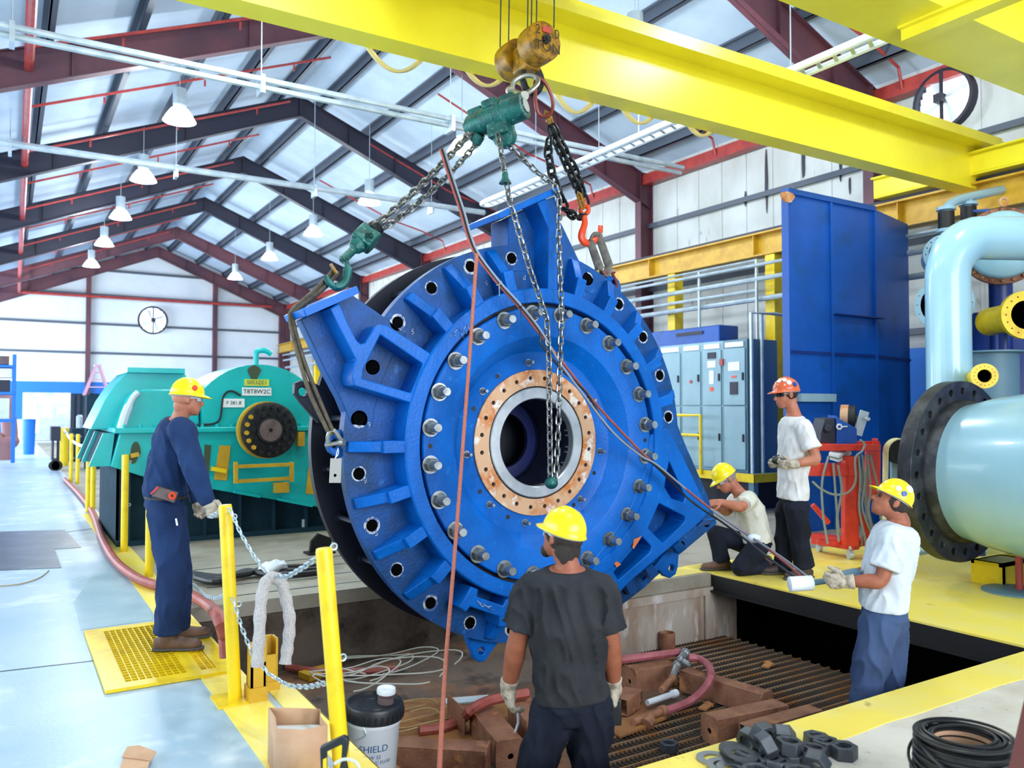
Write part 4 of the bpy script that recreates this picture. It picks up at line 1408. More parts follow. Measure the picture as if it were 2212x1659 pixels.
g = G(); g.box(c+V((0, .03, -.05)), (.3, .2, .02)); build(g, 'foot', 'black', bk)
# yellow tube sleeves at the pit edge
for i, (x0, x1, y0, y1, lab) in enumerate(((543, 574, 1398, 1482, 'square yellow post sleeve at the pit edge under the white rope'), (572, 600, 1382, 1470, 'square yellow post sleeve just behind the other at the pit edge'))):
    g = G(); yy = 4.55+.14*i
    p, q = P(x0, y0, Y=yy), P(x1, y1, Y=yy)
    g.span((p.x, yy, q.z), (p.x+.012, yy+.1, p.z)); g.span((q.x-.012, yy, q.z), (q.x, yy+.1, p.z)); g.span((p.x, yy+.088, q.z), (q.x, yy+.1, p.z)); g.span((p.x, yy, q.z), (q.x, yy+.012, p.z-.09))
    g.span((p.x-.01, yy-.01, q.z-.25), (q.x+.01, yy+.11, q.z))
    single(g, 'post_sleeve', 'yellow_dull', lab, 'post sleeve')
# yellow floor grate under the man
gt = thing('floor_grate', (.85, 5.8, 0), 'yellow framed floor grate that the man in navy stands on', 'grate')
gx0, gx1, gy0, gy1 = .5, 1.22, 5.12, 6.58
g = G()
g.span((gx0, gy0, .003), (gx0+.11, gy1, .022)); g.span((gx1-.1, gy0, .003), (gx1, gy1, .022)); g.span((gx0+.11, gy0, .003), (gx1-.1, gy0+.1, .022)); g.span((gx0+.11, gy1-.1, .003), (gx1-.1, gy1, .022))
g.span((gx0+.46, gy0+.1, .003), (gx0+.53, gy0+.62, .0225))
build(g, 'frame', 'yellow_paint', gt)
g = G()
x = gx0+.11
while x < gx1-.1: g.span((x, gy0+.1, .004), (x+.006, gy1-.1, .02)); x += .038
y = gy0+.1
while y < gy1-.1: g.span((gx0+.11, y, .004), (gx1-.1, y+.006, .0195)); y += .055
build(g, 'bars', 'yellow_paint', gt)
g = G(); g.span((gx0+.1, gy0+.09, .001), (gx1-.09, gy1-.09, .0035)); build(g, 'opening', 'void_shade', gt)  # flat black sheet paints the shade below the bars

# far left: rack, ladder, carts
rk = thing('shelf_rack', P(2, 960, Y=26), 'blue storage rack with boxes at the far left edge', 'rack')
yk = 26
def fbox(name, m, x0, y0, x1, y1, y, d, parent):
    g = G(); p, q = P(x0, y0, Y=y), P(x1, y1, Y=y)
    g.span((p.x, y, q.z), (q.x, y+d, p.z)); return build(g, name, m, parent, .005)
zf = lambda y: 882+1.6*FPX/(y*.85)
for x in (-24, 27): fbox('upright', 'blue_wall', x, 765, x+5, 1000, yk, .1, rk)
for yy in (787, 846, 905): fbox('shelf', 'blue_wall', -26, yy, 32, yy+7, yk-.02, 1.0, rk)
for (x0, y0, x1, y1, m) in ((-22, 768, 20, 787, 'brown_grey'), (-20, 795, 26, 816, 'wall_white'), (-18, 820, 22, 846, 'steel_dark'), (-10, 860, 20, 905, 'galv')):
    fbox('carton', m, x0, y0, x1, y1, yk+.05, .7, rk)
g = G()
q = [P(-6, 862, Y=30), P(8, 866, Y=30), P(15, 885, Y=30), P(20, 920, Y=30), P(20, 948, Y=30), P(8, 956, Y=30), P(-8, 954, Y=30)]
mat('tan_pink', '9a6f70', 0.7)
g.tube(spline(q, 4), [.26]*8+[.22]*8+[.3]*9, 12)
e = P(8, 956, Y=30); g.cyl(e, V((e.x, 30, 0)), .3, 12)
single(g, 'tan_duct', 'tan_pink', 'blurred tan curved duct at the left edge of the floor', 'duct')
yl = 24.0
lk = thing('locker', V((P(212, 900, Y=yl).x, yl+.3, 0)), 'dark blue locker behind the left end of the gearbox', 'locker')
g = G(); p, q = P(188, 853, Y=yl), P(238, 853, Y=yl); g.span((p.x, yl, 0), (q.x, yl+.7, p.z)); build(g, 'body', 'base_blue', lk, .01)
g = G(); g.span((p.x+.03, yl-.02, .1), ((p.x+q.x)/2-.01, yl, p.z-.05)); build(g, 'door', 'base_blue', lk)
g = G(); g.span(((p.x+q.x)/2+.01, yl-.02, .1), (q.x-.03, yl, p.z-.05)); build(g, 'door', 'base_blue', lk)
top = P(212, 790, Y=yl); zl = p.z
ld = thing('step_ladder', V((top.x, yl+.3, zl)), 'pale pink step ladder standing on the locker behind the gearbox', 'ladder')
mat('ladder_pink', 'd7a9c4', 0.5)
for s_ in (-1, 1):
    for k in (0, 1):
        g = G(); g.bar(top+V((.04*s_, .25*k, 0)), V((top.x+.3*s_, yl+.05+.5*k, zl)), .05, .04, (0, 1, 0)); build(g, 'leg', 'ladder_pink', ld)
for k in range(1, 4):
    g = G(); z = top.z+(zl-top.z)*k/4; w = .04+.26*k/4
    g.span((top.x-w, yl+.02, z), (top.x+w, yl+.12, z+.03)); build(g, 'step', 'ladder_pink', ld)
g = G(); g.span((top.x-.08, yl-.03, top.z-.02), (top.x+.08, yl+.3, top.z+.03)); build(g, 'top_cap', 'ladder_pink', ld)
t = thing('cart', V((P(121, 940, Y=24).x, 24.2, 0)), 'dark grey box cart on small wheels left of the far posts', 'cart')
fbox('box', 'steel_dark', 111, 922, 131, 952, 24, .7, t)
g = G(); p = P(113, 952, Y=24); q = P(129, 952, Y=24); g.span((p.x, 24, .25), (q.x, 24.64, .29)); g.span((p.x, 24, .29), (p.x+.04, 24.64, p.z)); g.span((q.x-.04, 24, .29), (q.x, 24.64, q.z)); build(g, 'stand', 'steel_dark', t)
for x in (p.x+.05, q.x-.05):
    g = G(); g.cyl((x, 24.0, .13), (x, 24.06, .13), .13, 12); build(g, 'wheel', 'black', t)
t = thing('bin', V((P(63, 930, Y=33).x, 33, 0)), 'bright blue bin on the floor before the far service door', 'bin')
g = G(); p, q = P(52, 908, Y=33), P(74, 940, Y=33); g.lathe([(.17, 0), (.2, p.z), (.22, p.z), (.22, p.z+.04), (0, p.z+.06)], V(((p.x+q.x)/2, 33, 0)), (0, 0, 1), 16); build(g, 'body', 'blue_wall', t)
# dark strip curtain doorway in the far wall
g = G(); p, q = P(153, 850, Y=YF), P(214, 850, Y=YF); g.span((p.x, YF-.05, 0), (q.x, YF-.022, p.z)); d2 = struct(g, 'door_2', 'base_blue')
for k in range(5):
    g = G(); x = p.x+(q.x-p.x)*(k+.15)/5; g.span((x, YF-.08, 0), (x+(q.x-p.x)*.1, YF-.051, p.z-.05)); build(g, 'curtain_strip', 'steel_dark', d2)
t = thing('drum', V((P(172, 900, Y=28).x, 28, 0)), 'grey-blue drum behind the far yellow posts', 'drum')
g = G(); c = V((P(172, 900, Y=28).x, 28, 0)); g.lathe([(.3, 0), (.31, .02), (.3, .3), (.31, .32), (.3, .34), (.3, .6), (.31, .62), (.3, .64), (.3, .95), (.28, 1.0), (0, 1.0)], c, (0, 0, 1), 20); build(g, 'body', 'base_blue', t)
g = G(); g.lathe([(.09, 1.0), (.09, 1.35), (.05, 1.4), (0, 1.4)], c, (0, 0, 1), 14); build(g, 'neck', 'galv', t)

# ------------------------------------------------------------------ right-hand side of the hall
mat('cabinet_grey', '8fb0c0', 0.45, c2='86a7b8', scale=2)
mat('cabinet_dark', '5c7f92', 0.5)
mat('screen_blue', '0a55b4', 0.4, c2='0a4aa0', scale=1.2, lo=.4, hi=.65, c3='0b4a94', s3=3, lo3=.55, hi3=.7)
mat('tank_blue', '0d2f7c', 0.4, c2='0b2868', scale=1.2)
mat('pipe_blue', 'a3cfe0', 0.25, c2='98c5d8', scale=1.0, coat=.3)
mat('pipe_blue_grey', '8fb5c9', 0.35)
mat('flange_black', '2a2d33', 0.45, metal=.4, c2='474a4f', scale=6, lo=.45, hi=.65)
mat('cart_red', 'e23a24', 0.4, c2='c9301d', scale=6)
mat('belt_cream', 'dcd7a0', 0.6)
mat('motor_teal', '8fb0aa', 0.5)
mat('cable_grey', '8f9a96', 0.5)

# switchgear cabinets on a raised steel platform
XC = 9.9
zc0, zc1 = .58, 2.70
ycorner = P(1613, 880, X=XC).y
pf = thing('equipment_platform', (10.3, 10, 0), 'raised grey steel platform with yellow edges under the grey cabinets', 'platform')
g = G(); g.span((XC-.25, ycorner-.35, zc0-.06), (10.95, 12.4, zc0)); build(g, 'deck', 'cabinet_dark', pf)
g = G(); g.span((XC-.27, ycorner-.37, zc0-.11), (XC-.25, 12.4, zc0+.02)); g.span((XC-.27, ycorner-.37, zc0-.11), (10.95, ycorner-.35, zc0+.02)); build(g, 'edge_trim', 'yellow_paint', pf)
for y in (ycorner-.3, ycorner+.9, ycorner+2.1, 12.2):
    for x in (XC-.2, 10.88):
        g = G(); g.span((x-.05, y-.05, 0), (x+.05, y+.05, zc0-.06)); build(g, 'leg', 'cabinet_dark', pf)
g = G(); g.span((XC+.1, ycorner, .0), (10.9, 12, zc0-.07)); build(g, 'underframe', 'steel_dark', pf)
edges = [1613, 1561, 1516, 1472, 1424]
names = ('at the right end of the row', 'second from the right, with a tall white label', 'third from the right of the row', 'at the left end of the row, partly hidden by the casing')
for i in range(4):
    ya, yb = P(edges[i], 880, X=XC).y, P(edges[i+1], 880, X=XC).y
    t = thing('switchgear_cabinet', (XC+.35, (ya+yb)/2, zc0), 'grey switchgear cabinet ' + names[i], 'cabinet')
    g = G(); g.span((XC+.02, ya, zc0), (XC+.72, yb, zc1)); build(g, 'body', 'cabinet_grey' if i else 'cabinet_dark', t, .006)  # darker end body paints shade onto the right side of the row
    zs = 1.64
    for (z0, z1) in ((zc0+.05, zs-.01), (zs+.01, zc1-.14)):
        g = G(); g.span((XC-.005, ya+.03, z0), (XC+.02, yb-.03, z1)); dr = build(g, 'door', 'cabinet_grey', t, .006)
        g = G(); g.span((XC-.03, ya+.05, (z0+z1)/2-.06), (XC-.005, ya+.075, (z0+z1)/2+.06)); build(g, 'handle', 'steel_dark', dr)
    g = G(); g.span((XC-.004, ya+.06, zc1-.12), (XC+.02, yb-.06, zc1-.04)); build(g, 'header_plate', 'wall_white', t)
    ym = (ya+yb)/2
    if i == 0:
        g = G(); g.span((XC-.02, ym-.08, 1.82), (XC-.005, ym+.08, 2.02)); build(g, 'meter', 'steel_dark', t)
        g = G(); g.span((XC-.012, ym-.12, 2.2), (XC-.005, ym+.12, 2.34)); build(g, 'label', 'wall_white', t)
        g = G(); g.span((XC-.012, ym-.05, 2.09), (XC-.005, ym+.05, 2.12)); build(g, 'label', 'hook_orange', t)
    if i == 1:
        g = G(); g.span((XC-.012, ym-.05, 2.0), (XC-.005, ym+.05, 2.22)); build(g, 'label', 'wall_white', t)
        g = G(); g.span((XC-.012, ym-.09, 2.27), (XC-.005, ym+.09, 2.38)); build(g, 'label', 'wall_white', t)
        g = G(); g.span((XC-.012, ym-.04, 1.88), (XC-.005, ym+.04, 1.95)); build(g, 'label', 'hook_orange', t)
        g = G(); g.span((XC-.02, ym-.1, 2.42), (XC-.005, ym+.08, 2.52)); build(g, 'vent', 'steel_dark', t)
        g = G(); g.span((XC-.04, ya-.04, 2.3), (XC-.0, ya+.03, 2.4)); build(g, 'switch', 'pipe_red', t)
    if i == 2:
        g = G(); g.cyl((XC-.02, ym, 2.05), (XC, ym, 2.05), .03, 10); build(g, 'button', 'pipe_red', t)
g = G()
for x, y in ((XC+.05, ycorner-.06), (XC+.3, ycorner-.05)):
    g.tube([(x, y, zc0), (x, y, 3.1), (x+.6, y, 3.12)], .03, 8)
single(g, 'conduit', 'galv', 'grey conduit bend rising at the right end of the cabinets', 'conduit')
t = thing('guard_rail', (XC-.4, 10, zc0), 'yellow guard rail in front of the grey cabinets, behind the right foot', 'railing')
g = G()
a, b, c = P(1450, 897, X=XC-.3), P(1513, 897, X=XC-.3), P(1513, 1040, X=XC-.3)
g.tube([a, b, V((b.x, b.y, zc0-.05))], .028, 8); g.tube([V((a.x, a.y+.6, 1.16)), V((b.x, b.y, 1.16))], .024, 8); build(g, 'rail', 'yellow_paint', t)
g = G(); g.tube([V((a.x, a.y, zc0-.05)), a], .028, 8); build(g, 'rail_post', 'yellow_paint', t)
# blue housing and pipe frame behind the cabinets
t = thing('blue_housing', (11.6, 12, 0), 'low blue machine housing behind and above the grey cabinets', 'machine')
g = G(); g.span((11.0, 10.6, 0), (11.5, 13.6, 3.12)); build(g, 'body', 'screen_blue', t, .02)
g = G(); g.span((10.98, 11.0, 2.98), (11.0, 11.7, 3.04)); build(g, 'vent_slot', 'steel_dark', t)
t = thing('pipe_rack', (11.75, 11, 0), 'frame of pale pipes against the wall above the cabinets', 'pipes')
g = G(); g.tube([(11.6, 10.25, 0), (11.6, 10.25, 4.3), (11.6, 14.5, 4.3), (11.6, 14.5, 0)], .035, 8); g.tube([(11.6, 10.25, 3.75), (11.6, 14.5, 3.75)], .03, 8); g.tube([(11.6, 11.7, 3.1), (11.6, 11.7, 4.3)], .03, 8); build(g, 'pipes', 'galv', t)

# tall blue screen (spray booth wall)
sc = thing('blue_booth', (10.2, 7.2, 0), 'tall dark blue booth wall right of the yellow post', 'booth')
xa, xb = P(1703, 700, Y=7.0).x, P(1890, 700, Y=7.0).x
zt = P(1690, 410, Y=7.0).z
xe, ye = 11.62, 7.32
g = G()
g.plate([[V((xa, 7.0, 0)), V((xb, 7.0, 0)), V((xe, ye, 0)), V((xe, 7.9, 0)), V((xe-.06, 7.9, 0)), V((xe-.06, ye+.05, 0)), V((xb, 7.07, 0)), V((xa, 7.07, 0))]], (0, 0, .0), (0, 0, zt))
build(g, 'wall', 'screen_blue', sc)
xm = P(1795, 700, Y=7.0).x
g = G(); g.span((xm-.02, 6.97, 0), (xm+.02, 7.0, zt)); g.span((xb-.02, 6.97, 0), (xb+.02, 7.0, zt)); build(g, 'seam', 'screen_blue', sc)
zs = P(1750, 762, Y=7.0).z
g = G(); g.span((xa, 6.98, zs-.02), (xb, 7.0, zs+.02)); g.plate([[V((xb, 6.98, zs-.02)), V((xe, ye-.02, zs-.02)), V((xe, ye-.02, zs+.02)), V((xb, 6.98, zs+.02))]], (0, 0, 0), (0, .02, 0)); build(g, 'joint', 'tank_blue', sc)
p, q = P(1800, 678, Y=7.0), P(1902, 690, Y=7.0)
g = G(); g.span((p.x, 6.92, q.z), (q.x, 7.0, p.z)); build(g, 'ledge', 'tank_blue', sc)
g = G(); g.span((xa-.015, 6.97, 0), (xa, 7.08, zt+.03)); g.span((xa-.015, 6.96, zt-.04), (xb, 7.0, zt+.03)); build(g, 'edge_frame', 'screen_blue', sc)
p, q = P(1725, 850, Y=6.95), P(1800, 868, Y=6.95)
g = G(); g.span((p.x, 6.9, q.z), (q.x, 7.0, p.z)); build(g, 'lamp_strip', 'cabinet_grey', sc)
g = G(); p = P(1692, 425, Y=6.98); g.plate([[p+V((.12*math.cos(t)*(1+.2*math.sin(3*t))+.06, 0, .07*math.sin(t)-.0)) for t in [i*pi/7 for i in range(14)]]], (0, 0, 0), (0, -.03, 0)); build(g, 'tape_patch', 'seal_rust', sc)

# red welding cart
cb = P(1836, 1188, Z=.1)
cart = thing('welding_cart', (cb.x, cb.y, 0), 'red welding cart hung with grey cables, carrying a blue wire feeder', 'cart')
FV, RV = V((FW.x, FW.y, 0)).normalized(), RT      # the cart stands square to the aisle, seen from its side


def cp(px, py, f=0.0):
    return P(px, py, d=(cb-EYE).dot(FW)+f)


g = G(); g.bar(cp(1836, 985), cp(1836, 1178), .15, .12, FW); build(g, 'post', 'cart_red', cart, .01)
g = G(); g.bar(cp(1700, 966), cp(1897, 966), .14, .07, (0, 0, 1)); g.bar(cp(1700, 958, .6), cp(1897, 958, .6), .1, .05, (0, 0, 1)); g.bar(cp(1890, 962), cp(1890, 958, .6), .06, .12); build(g, 'top_frame', 'cart_red', cart, .006)
g = G(); g.bar(cp(1700, 1014), cp(1848, 1014), .14, .13, (0, 0, 1)); build(g, 'cross_beam', 'cart_red', cart, .006)
g = G(); g.bar(cp(1885, 975, .3), cp(1885, 1080, .3), .16, .03, FW); build(g, 'side_plate', 'cart_red', cart)
g = G(); g.bar(cp(1760, 1163, .5), cp(1836, 1180), .08, .07); g.bar(cp(1836, 1180), cp(1888, 1160, .3), .08, .07); g.bar(cp(1765, 1170, .1), cp(1885, 1175, .1), .07, .05); g.bar(cp(1790, 1130), cp(1755, 1090), .05, .05); g.bar(cp(1850, 1100), cp(1880, 1165), .06, .05); build(g, 'base_frame', 'cart_red', cart, .006)
g = G(); g.span(cp(1768, 1172, .5), cp(1840, 1166, .0)); build(g, 'base_tray', 'cart_red', cart)
for (px, f) in ((1836, 0.0), (1770, .45), (1884, .3)):
    g = G(); c = cp(px, 1185, f); c.z = .055
    g.cyl(c-RT*.02, c+RT*.02, .055, 14); g.bar(c+V((0, 0, .0)), c+V((0, 0, .1)), .05, .02); build(g, 'caster', 'galv', cart)
wf_ = thing('wire_feeder', cp(1830, 955), 'blue and black wire feeder with spool on top of the red cart', 'wire feeder')
g = G(); g.plate([[cp(*q, .05) for q in ((1806, 960), (1805, 898), (1812, 905), (1849, 925), (1850, 957), (1808, 960))]], FW*-.02, FW*.22); build(g, 'side_panel', 'screen_blue', wf_, .004)
g = G(); g.torus(cp(1813, 922, .02), FW, .025, .01, 14, 6); g.bar(cp(1816, 922, .02), cp(1830, 921, .02), .02, .012); build(g, 'key_mark', 'wall_white', wf_)
g = G(); g.plate([[cp(*q, .05) for q in ((1772, 957), (1774, 935), (1782, 905), (1804, 903), (1806, 956))]], (0, 0, 0), FW*.3); g.cyl(cp(1790, 925, .04), cp(1790, 925, -.03), .04, 12); build(g, 'drive_unit', 'steel_dark', wf_, .006)
g = G(); g.lathe([(.15, -.03), (.16, -.03), (.16, .04), (.05, .04), (.05, .06), (0, .06)], cp(1840, 907, .3), RT+FW*-.5, 28); build(g, 'spool', 'black', wf_)
g = G(); g.lathe([(.165, -.11), (.165, -.03)], cp(1840, 907, .3), RT+FW*-.5, 28); build(g, 'wire_coil', 'seal_rust', wf_)
g = G(); g.bar(cp(1868, 888, .1), cp(1852, 940, .1), .09, .03, FW); g.cyl(cp(1871, 905, .06), cp(1876, 905, -.02), .02, 8); build(g, 'arm', 'galv', wf_)
t = thing('rag', cp(1812, 972), 'folded white sheet lying on the red cart in front of the feeder', 'cloth')
g = G(); g.plate([[cp(1790, 985, -.12), cp(1812, 990, -.14), cp(1842, 972, .2), cp(1805, 961, .25)]], (0, 0, .0), (0, 0, .03)); g.plate([[cp(1792, 991, -.1), cp(1812, 997, -.12), cp(1840, 979, .2), cp(1808, 968, .25)]], (0, 0, -.01), (0, 0, .015)); build(g, 'sheet', 'wall_white', t, .004)
for k, pts in enumerate(([(1855, 985), (1858, 1040), (1856, 1100), (1868, 1160), (1872, 1190)], [(1862, 982), (1868, 1040), (1862, 1095), (1880, 1150), (1885, 1180)], [(1872, 980), (1880, 1050), (1876, 1110), (1888, 1165)], [(1880, 980), (1886, 1010), (1898, 1060), (1902, 1110), (1906, 1160)], [(1866, 985), (1862, 1050), (1872, 1110), (1860, 1180)], [(1876, 985), (1870, 1060), (1880, 1120), (1894, 1175)],
                         [(1790, 985), (1776, 1040), (1778, 1110), (1788, 1175)], [(1858, 950), (1868, 960), (1862, 975), (1848, 990), (1848, 1040), (1830, 1065), (1800, 1068), (1772, 1055), (1755, 1040)], [(1800, 1000), (1806, 1080), (1812, 1150)], [(1810, 1005), (1818, 1060), (1808, 1120), (1812, 1170)])):
    g = G(); g.tube(spline([cp(a, b, -.08+.03*k if k < 6 else -.15) for a, b in pts], 5), .012, 6); build(g, 'cable', 'cable_grey', cart)

# belt grinder, mostly hidden by the big flange
bg = P(1912, 1195, Z=0.0)
D = (bg-EYE).dot(FW)
bgt = thing('belt_grinder', bg, 'cream belt grinder with black wheel and motor beside the big black flange', 'grinder')
bp = lambda px, py, f=0.0: P(px, py, d=D+f)
g = G(); pts = []
c1, c2, rr2 = bp(1936, 975), bp(1925, 1190), .15
loop = [c1 + RT*(rr2*math.cos(t)) + V((0, 0, rr2*math.sin(t))) for t in [pi*i/10 for i in range(11)]] + [c2 + RT*(rr2*math.cos(t)*.7) + V((0, 0, .05*math.sin(t))) for t in [pi+pi*i/8 for i in range(9)]]
inner = [c1.lerp(p, .93) if i < 11 else c2.lerp(p, .9) for i, p in enumerate(loop)]
g.plate([loop, inner], FW*-.12, FW*.0); build(g, 'belt', 'belt_cream', bgt)
g = G(); g.cyl(c1-FW*.11, c1-FW*.0, rr2*.9, 28); build(g, 'wheel', 'black', bgt)
g = G(); g.cyl(c1-FW*.05+RT*.02, c1+RT*.3-FW*.05, .1, 18); build(g, 'motor', 'motor_teal', bgt)
g = G(); g.bar(c1+V((0, 0, -.1)), V((c1.x, c1.y, .02)), .12, .06, FW); g.box(V((c1.x, c1.y, .02)), (.5, .4, .03)); g.box(bp(1942, 1070), (.16, .16, .22)); build(g, 'stand', 'cabinet_grey', bgt)

# big light blue taper pipe with the black flange, on yellow chocks
fc = P(2083, 1018, Y=4.25)
FXC, FZC = fc.x, fc.z
big = thing('taper_pipe', (FXC, 3.6, 0), 'huge pale blue taper pipe with black bolted flange at the right edge', 'pipe')
R1 = 195/FPX*(fc-EYE).dot(FW)
nh = 24
g = G()
g.plate([circle((FXC, 4.25, FZC), NY, R1, 72), circle((FXC, 4.25, FZC), NY, R1*.6, 48)] + [circle((FXC+R1*.89*math.cos(2*pi*k/nh), 4.25, FZC+R1*.89*math.sin(2*pi*k/nh)), NY, .033, 10) for k in range(nh)], (0, 0, 0), (0, .13, 0))
build(g, 'flange', 'flange_black', big, .004)
g = G(); g.lathe([(R1*.79, 0), (R1*.785, -.05), (R1*.74, -.1)], (FXC, 4.25, FZC), NY, 72, cap=False); build(g, 'flange_hub', 'flange_black', big)
g = G(); g.lathe([(R1*.74, -.06), (R1*.745, -.12), (R1*.80, -.3), (R1*1.0, -1.4), (R1*1.02, -2.6)], (FXC, 4.25, FZC), NY, 72, cap=False); build(g, 'taper', 'pipe_blue', big)
g = G(); g.lathe([(R1*.6, .01), (R1*.6, -2.5)], (FXC, 4.25, FZC), NY, 48, cap=False); build(g, 'liner', 'steel_dark', big)
ck = thing('pipe_chock', (FXC+.2, 3.95, 0), 'yellow steel chock carrying the pale blue taper pipe', 'chock')
g = G()
zb = FZC-R1*.95
zb = .2
for x in (.05, .5, .95): g.span((FXC+x, 3.95, 0), (FXC+x+.05, 4.23, zb))
g.span((FXC+.05, 4.2, 0), (FXC+1.3, 4.23, zb)); g.span((FXC+.05, 3.95, 0), (FXC+1.3, 3.98, zb)); g.span((FXC+.05, 3.95, zb-.03), (FXC+.55, 4.23, zb))
build(g, 'frame', 'yellow_paint', ck)
ps = P(2196, 1278, Z=0.006)
st = thing('pipe_stand', ps, 'round grey base plate of a stand with red pole under the taper pipe', 'stand')
g = G(); g.lathe([(.27, 0), (.27, .012), (.26, .016), (0, .016)], ps, (0, 0, 1), 40, cap=False); build(g, 'base_plate', 'cabinet_dark', st)
g = G(); g.cyl(ps+V((.05, 0, .01)), ps+V((.05, 0, .3)), .03, 12); build(g, 'pole', 'pipe_red', st)

# pipes and tanks against the right wall
VY = 5.3
vp = P(2050, 800, Y=VY)
VX = vp.x
dv = (vp-EYE).dot(FW)
rp = 45/FPX*dv
rz = thing('riser_pipe', (VX, VY, 0), 'thick pale blue riser pipe curving over at the top right', 'pipe')
zt1 = P(2055, 600, Y=VY).z
Rb = .42
path = [V((VX, VY, 0)), V((VX, VY, zt1))] + [V((VX+Rb*(1-math.cos(t))*.9, VY-Rb*(1-math.cos(t))*.45, zt1+Rb*1.1*math.sin(t))) for t in [pi/2*i/8 for i in range(1, 9)]]
e = path[-1]; dxy = V((.9, -.45, 0)).normalized()
path += [e+dxy*.3, e+dxy*.8]
g = G(); g.tube(path, [rp]*4 + [rp*1.05]*8, 28); build(g, 'pipe', 'pipe_blue', rz)
g = G(); g.lathe([(rp*1.35, 0), (rp*1.35, .05)], e+dxy*.75, dxy, 32); build(g, 'flange', 'pipe_blue', rz); g = G(); g.lathe([(rp*1.5, 0), (rp*1.5, .04)], (VX, VY, 0), (0, 0, 1), 32); build(g, 'flange', 'pipe_blue', rz)
hc = P(2168, 527, Y=5.5)
rv = 76/FPX*(hc-EYE).dot(FW)
hv = thing('pressure_vessel', hc, 'round pale blue vessel head with rusty bolted rim at the top right edge', 'vessel')
n = (EYE-hc); n.z = 0; n = (n.normalized()*.8+V((-.3, -.3, 0))).normalized()
g = G(); g.lathe([(rv*.96, -.6), (rv*.96, -.1), (rv*.96, .0), (rv*.9, .05), (rv*.6, .12), (0, .16)], hc, n, 40); build(g, 'head', 'pipe_blue', hv)
g = G(); g.lathe([(rv*1.1, -.22), (rv*1.1, -.12), (rv*.95, -.12)], hc, n, 40); build(g, 'rim_flange', 'rust', hv)
F = frame(n)
for k in range(24):
    a = 2*pi*k/24; p = hc+n*-.12+F.col[0]*rv*1.03*math.cos(a)+F.col[1]*rv*1.03*math.sin(a)
    g = G(); g.cyl(p-n*.14, p+n*.05, .022, 6); build(g, 'bolt', 'rust', hv)
g = G(); g.torus(P(2168, 436, Y=5.5), FW, .05, .018, 16, 6); build(g, 'lifting_eye', 'seal_rust', hv)
g = G(); g.cyl(hc-n*.4+V((0, 0, -rv*.8)), V(((hc-n*.4).x, (hc-n*.4).y, 0)), .14, 16); build(g, 'support', 'tank_blue', hv)
# small header with two valves
hd = thing('valve_header', P(2100, 430, Y=6.1), 'thin pale blue header pipe with two black valves above the riser', 'pipe')
g = G(); q = [(2222, 399), (2180, 407), (2110, 422), (2070, 432), (2050, 444), (2045, 460), (2045, 520)]
g.tube(spline([P(a, b, Y=6.1) for a, b in q], 5), .06, 10); build(g, 'pipe', 'pipe_blue_grey', hd)
g = G(); g.tube([P(2090, 425, Y=6.1), P(2092, 500, Y=6.1)], .055, 10); build(g, 'pipe', 'pipe_blue_grey', hd)
for (px, y0, m) in ((2044, 474, 'black'), (2092, 463, 'black')):
    p = P(px, y0, Y=6.1)
    g = G(); g.cyl(p+V((0, 0, -.12)), p+V((0, 0, .1)), .1, 16); v_ = build(g, 'valve', m, hd)
    for dz in (.12, -.17):
        g = G(); g.cyl(p+V((0, 0, dz)), p+V((0, 0, dz+.04)), .12, 18); build(g, 'valve_flange', 'pipe_blue_grey', hd)
    if px > 2080:
        g = G(); g.bar(p+V((0, -.1, .02))-RT*.05, p+V((0, -.12, .03))+RT*.16, .05, .03); build(g, 'handle', 'screen_blue', v_)


def ring_pipe(name, m, px, py, y, rpx, n, L, lab, hole=.72, inner='void_shade'):
    c = P(px, py, Y=y); r = rpx/FPX*(c-EYE).dot(FW); n = V(n).normalized()
    t = thing(name, c, lab, 'pipe')
    F = frame(n)
    g = G(); g.plate([circle(c, n, r, 36), circle(c, n, r*hole, 28)] + [circle(c+F.col[0]*r*(1+hole)/2*math.cos(a)+F.col[1]*r*(1+hole)/2*math.sin(a), n, r*.04, 6) for a in [2*pi*k/16 for k in range(16)]], n*0, n*-.06); build(g, 'flange', m, t)
    g = G(); g.lathe([(r*hole*1.03, -.03), (r*hole*1.03, -L)], c, n, 28, cap=False); build(g, 'barrel', m, t)
    g = G(); g.lathe([(r*hole, -.02), (r*hole, -L*.9), (0, -L*.9)], c, n, 28, cap=False); build(g, 'inside', inner, t)
    if c.z > .4:
        g = G(); b = c-n*L*.6; g.cyl(V((b.x, b.y, 0)), V((b.x, b.y, b.z-r*hole)), .05, 10); build(g, 'prop', 'tank_blue', t)
    return t
ring_pipe('flanged_pipe', 'yellow_paint', 2216, 680, 4.9, 52, (-.55, -.8, 0), .8, 'wide yellow flanged pipe end at the right edge, above the slim one', .6)
ring_pipe('flanged_pipe', 'yellow_paint', 2127, 812, 4.7, 27, (-.75, -.66, 0), .5, 'slim yellow flanged pipe pointing left, above the black flange', .52)
ring_pipe('flanged_pipe', 'pipe_blue_grey', 2040, 548, 6.0, 42, (-.75, -.66, 0), .5, 'pale blue flanged pipe end behind the riser, below the header valves', .74)
ring_pipe('flanged_pipe', 'pipe_blue_grey', 2040, 657, 5.9, 58, (-.85, -.5, 0), .6, 'grey-blue flanged pipe lying crosswise behind the riser', .8)
tk = thing('blue_tank', (11.75, 6.0, 0), 'big dark blue tank behind the pale blue pipes', 'tank')
g = G(); g.lathe([(.75, 0), (.75, 2.8), (.7, 2.88), (0, 2.98)], (11.75, 6.0, 0), (0, 0, 1), 48); build(g, 'shell', 'tank_blue', tk)
g = G(); g.lathe([(.8, 1.5), (.8, 1.56), (.74, 1.56)], (11.75, 6.0, 0), (0, 0, 1), 48); build(g, 'band', 'tank_blue', tk)
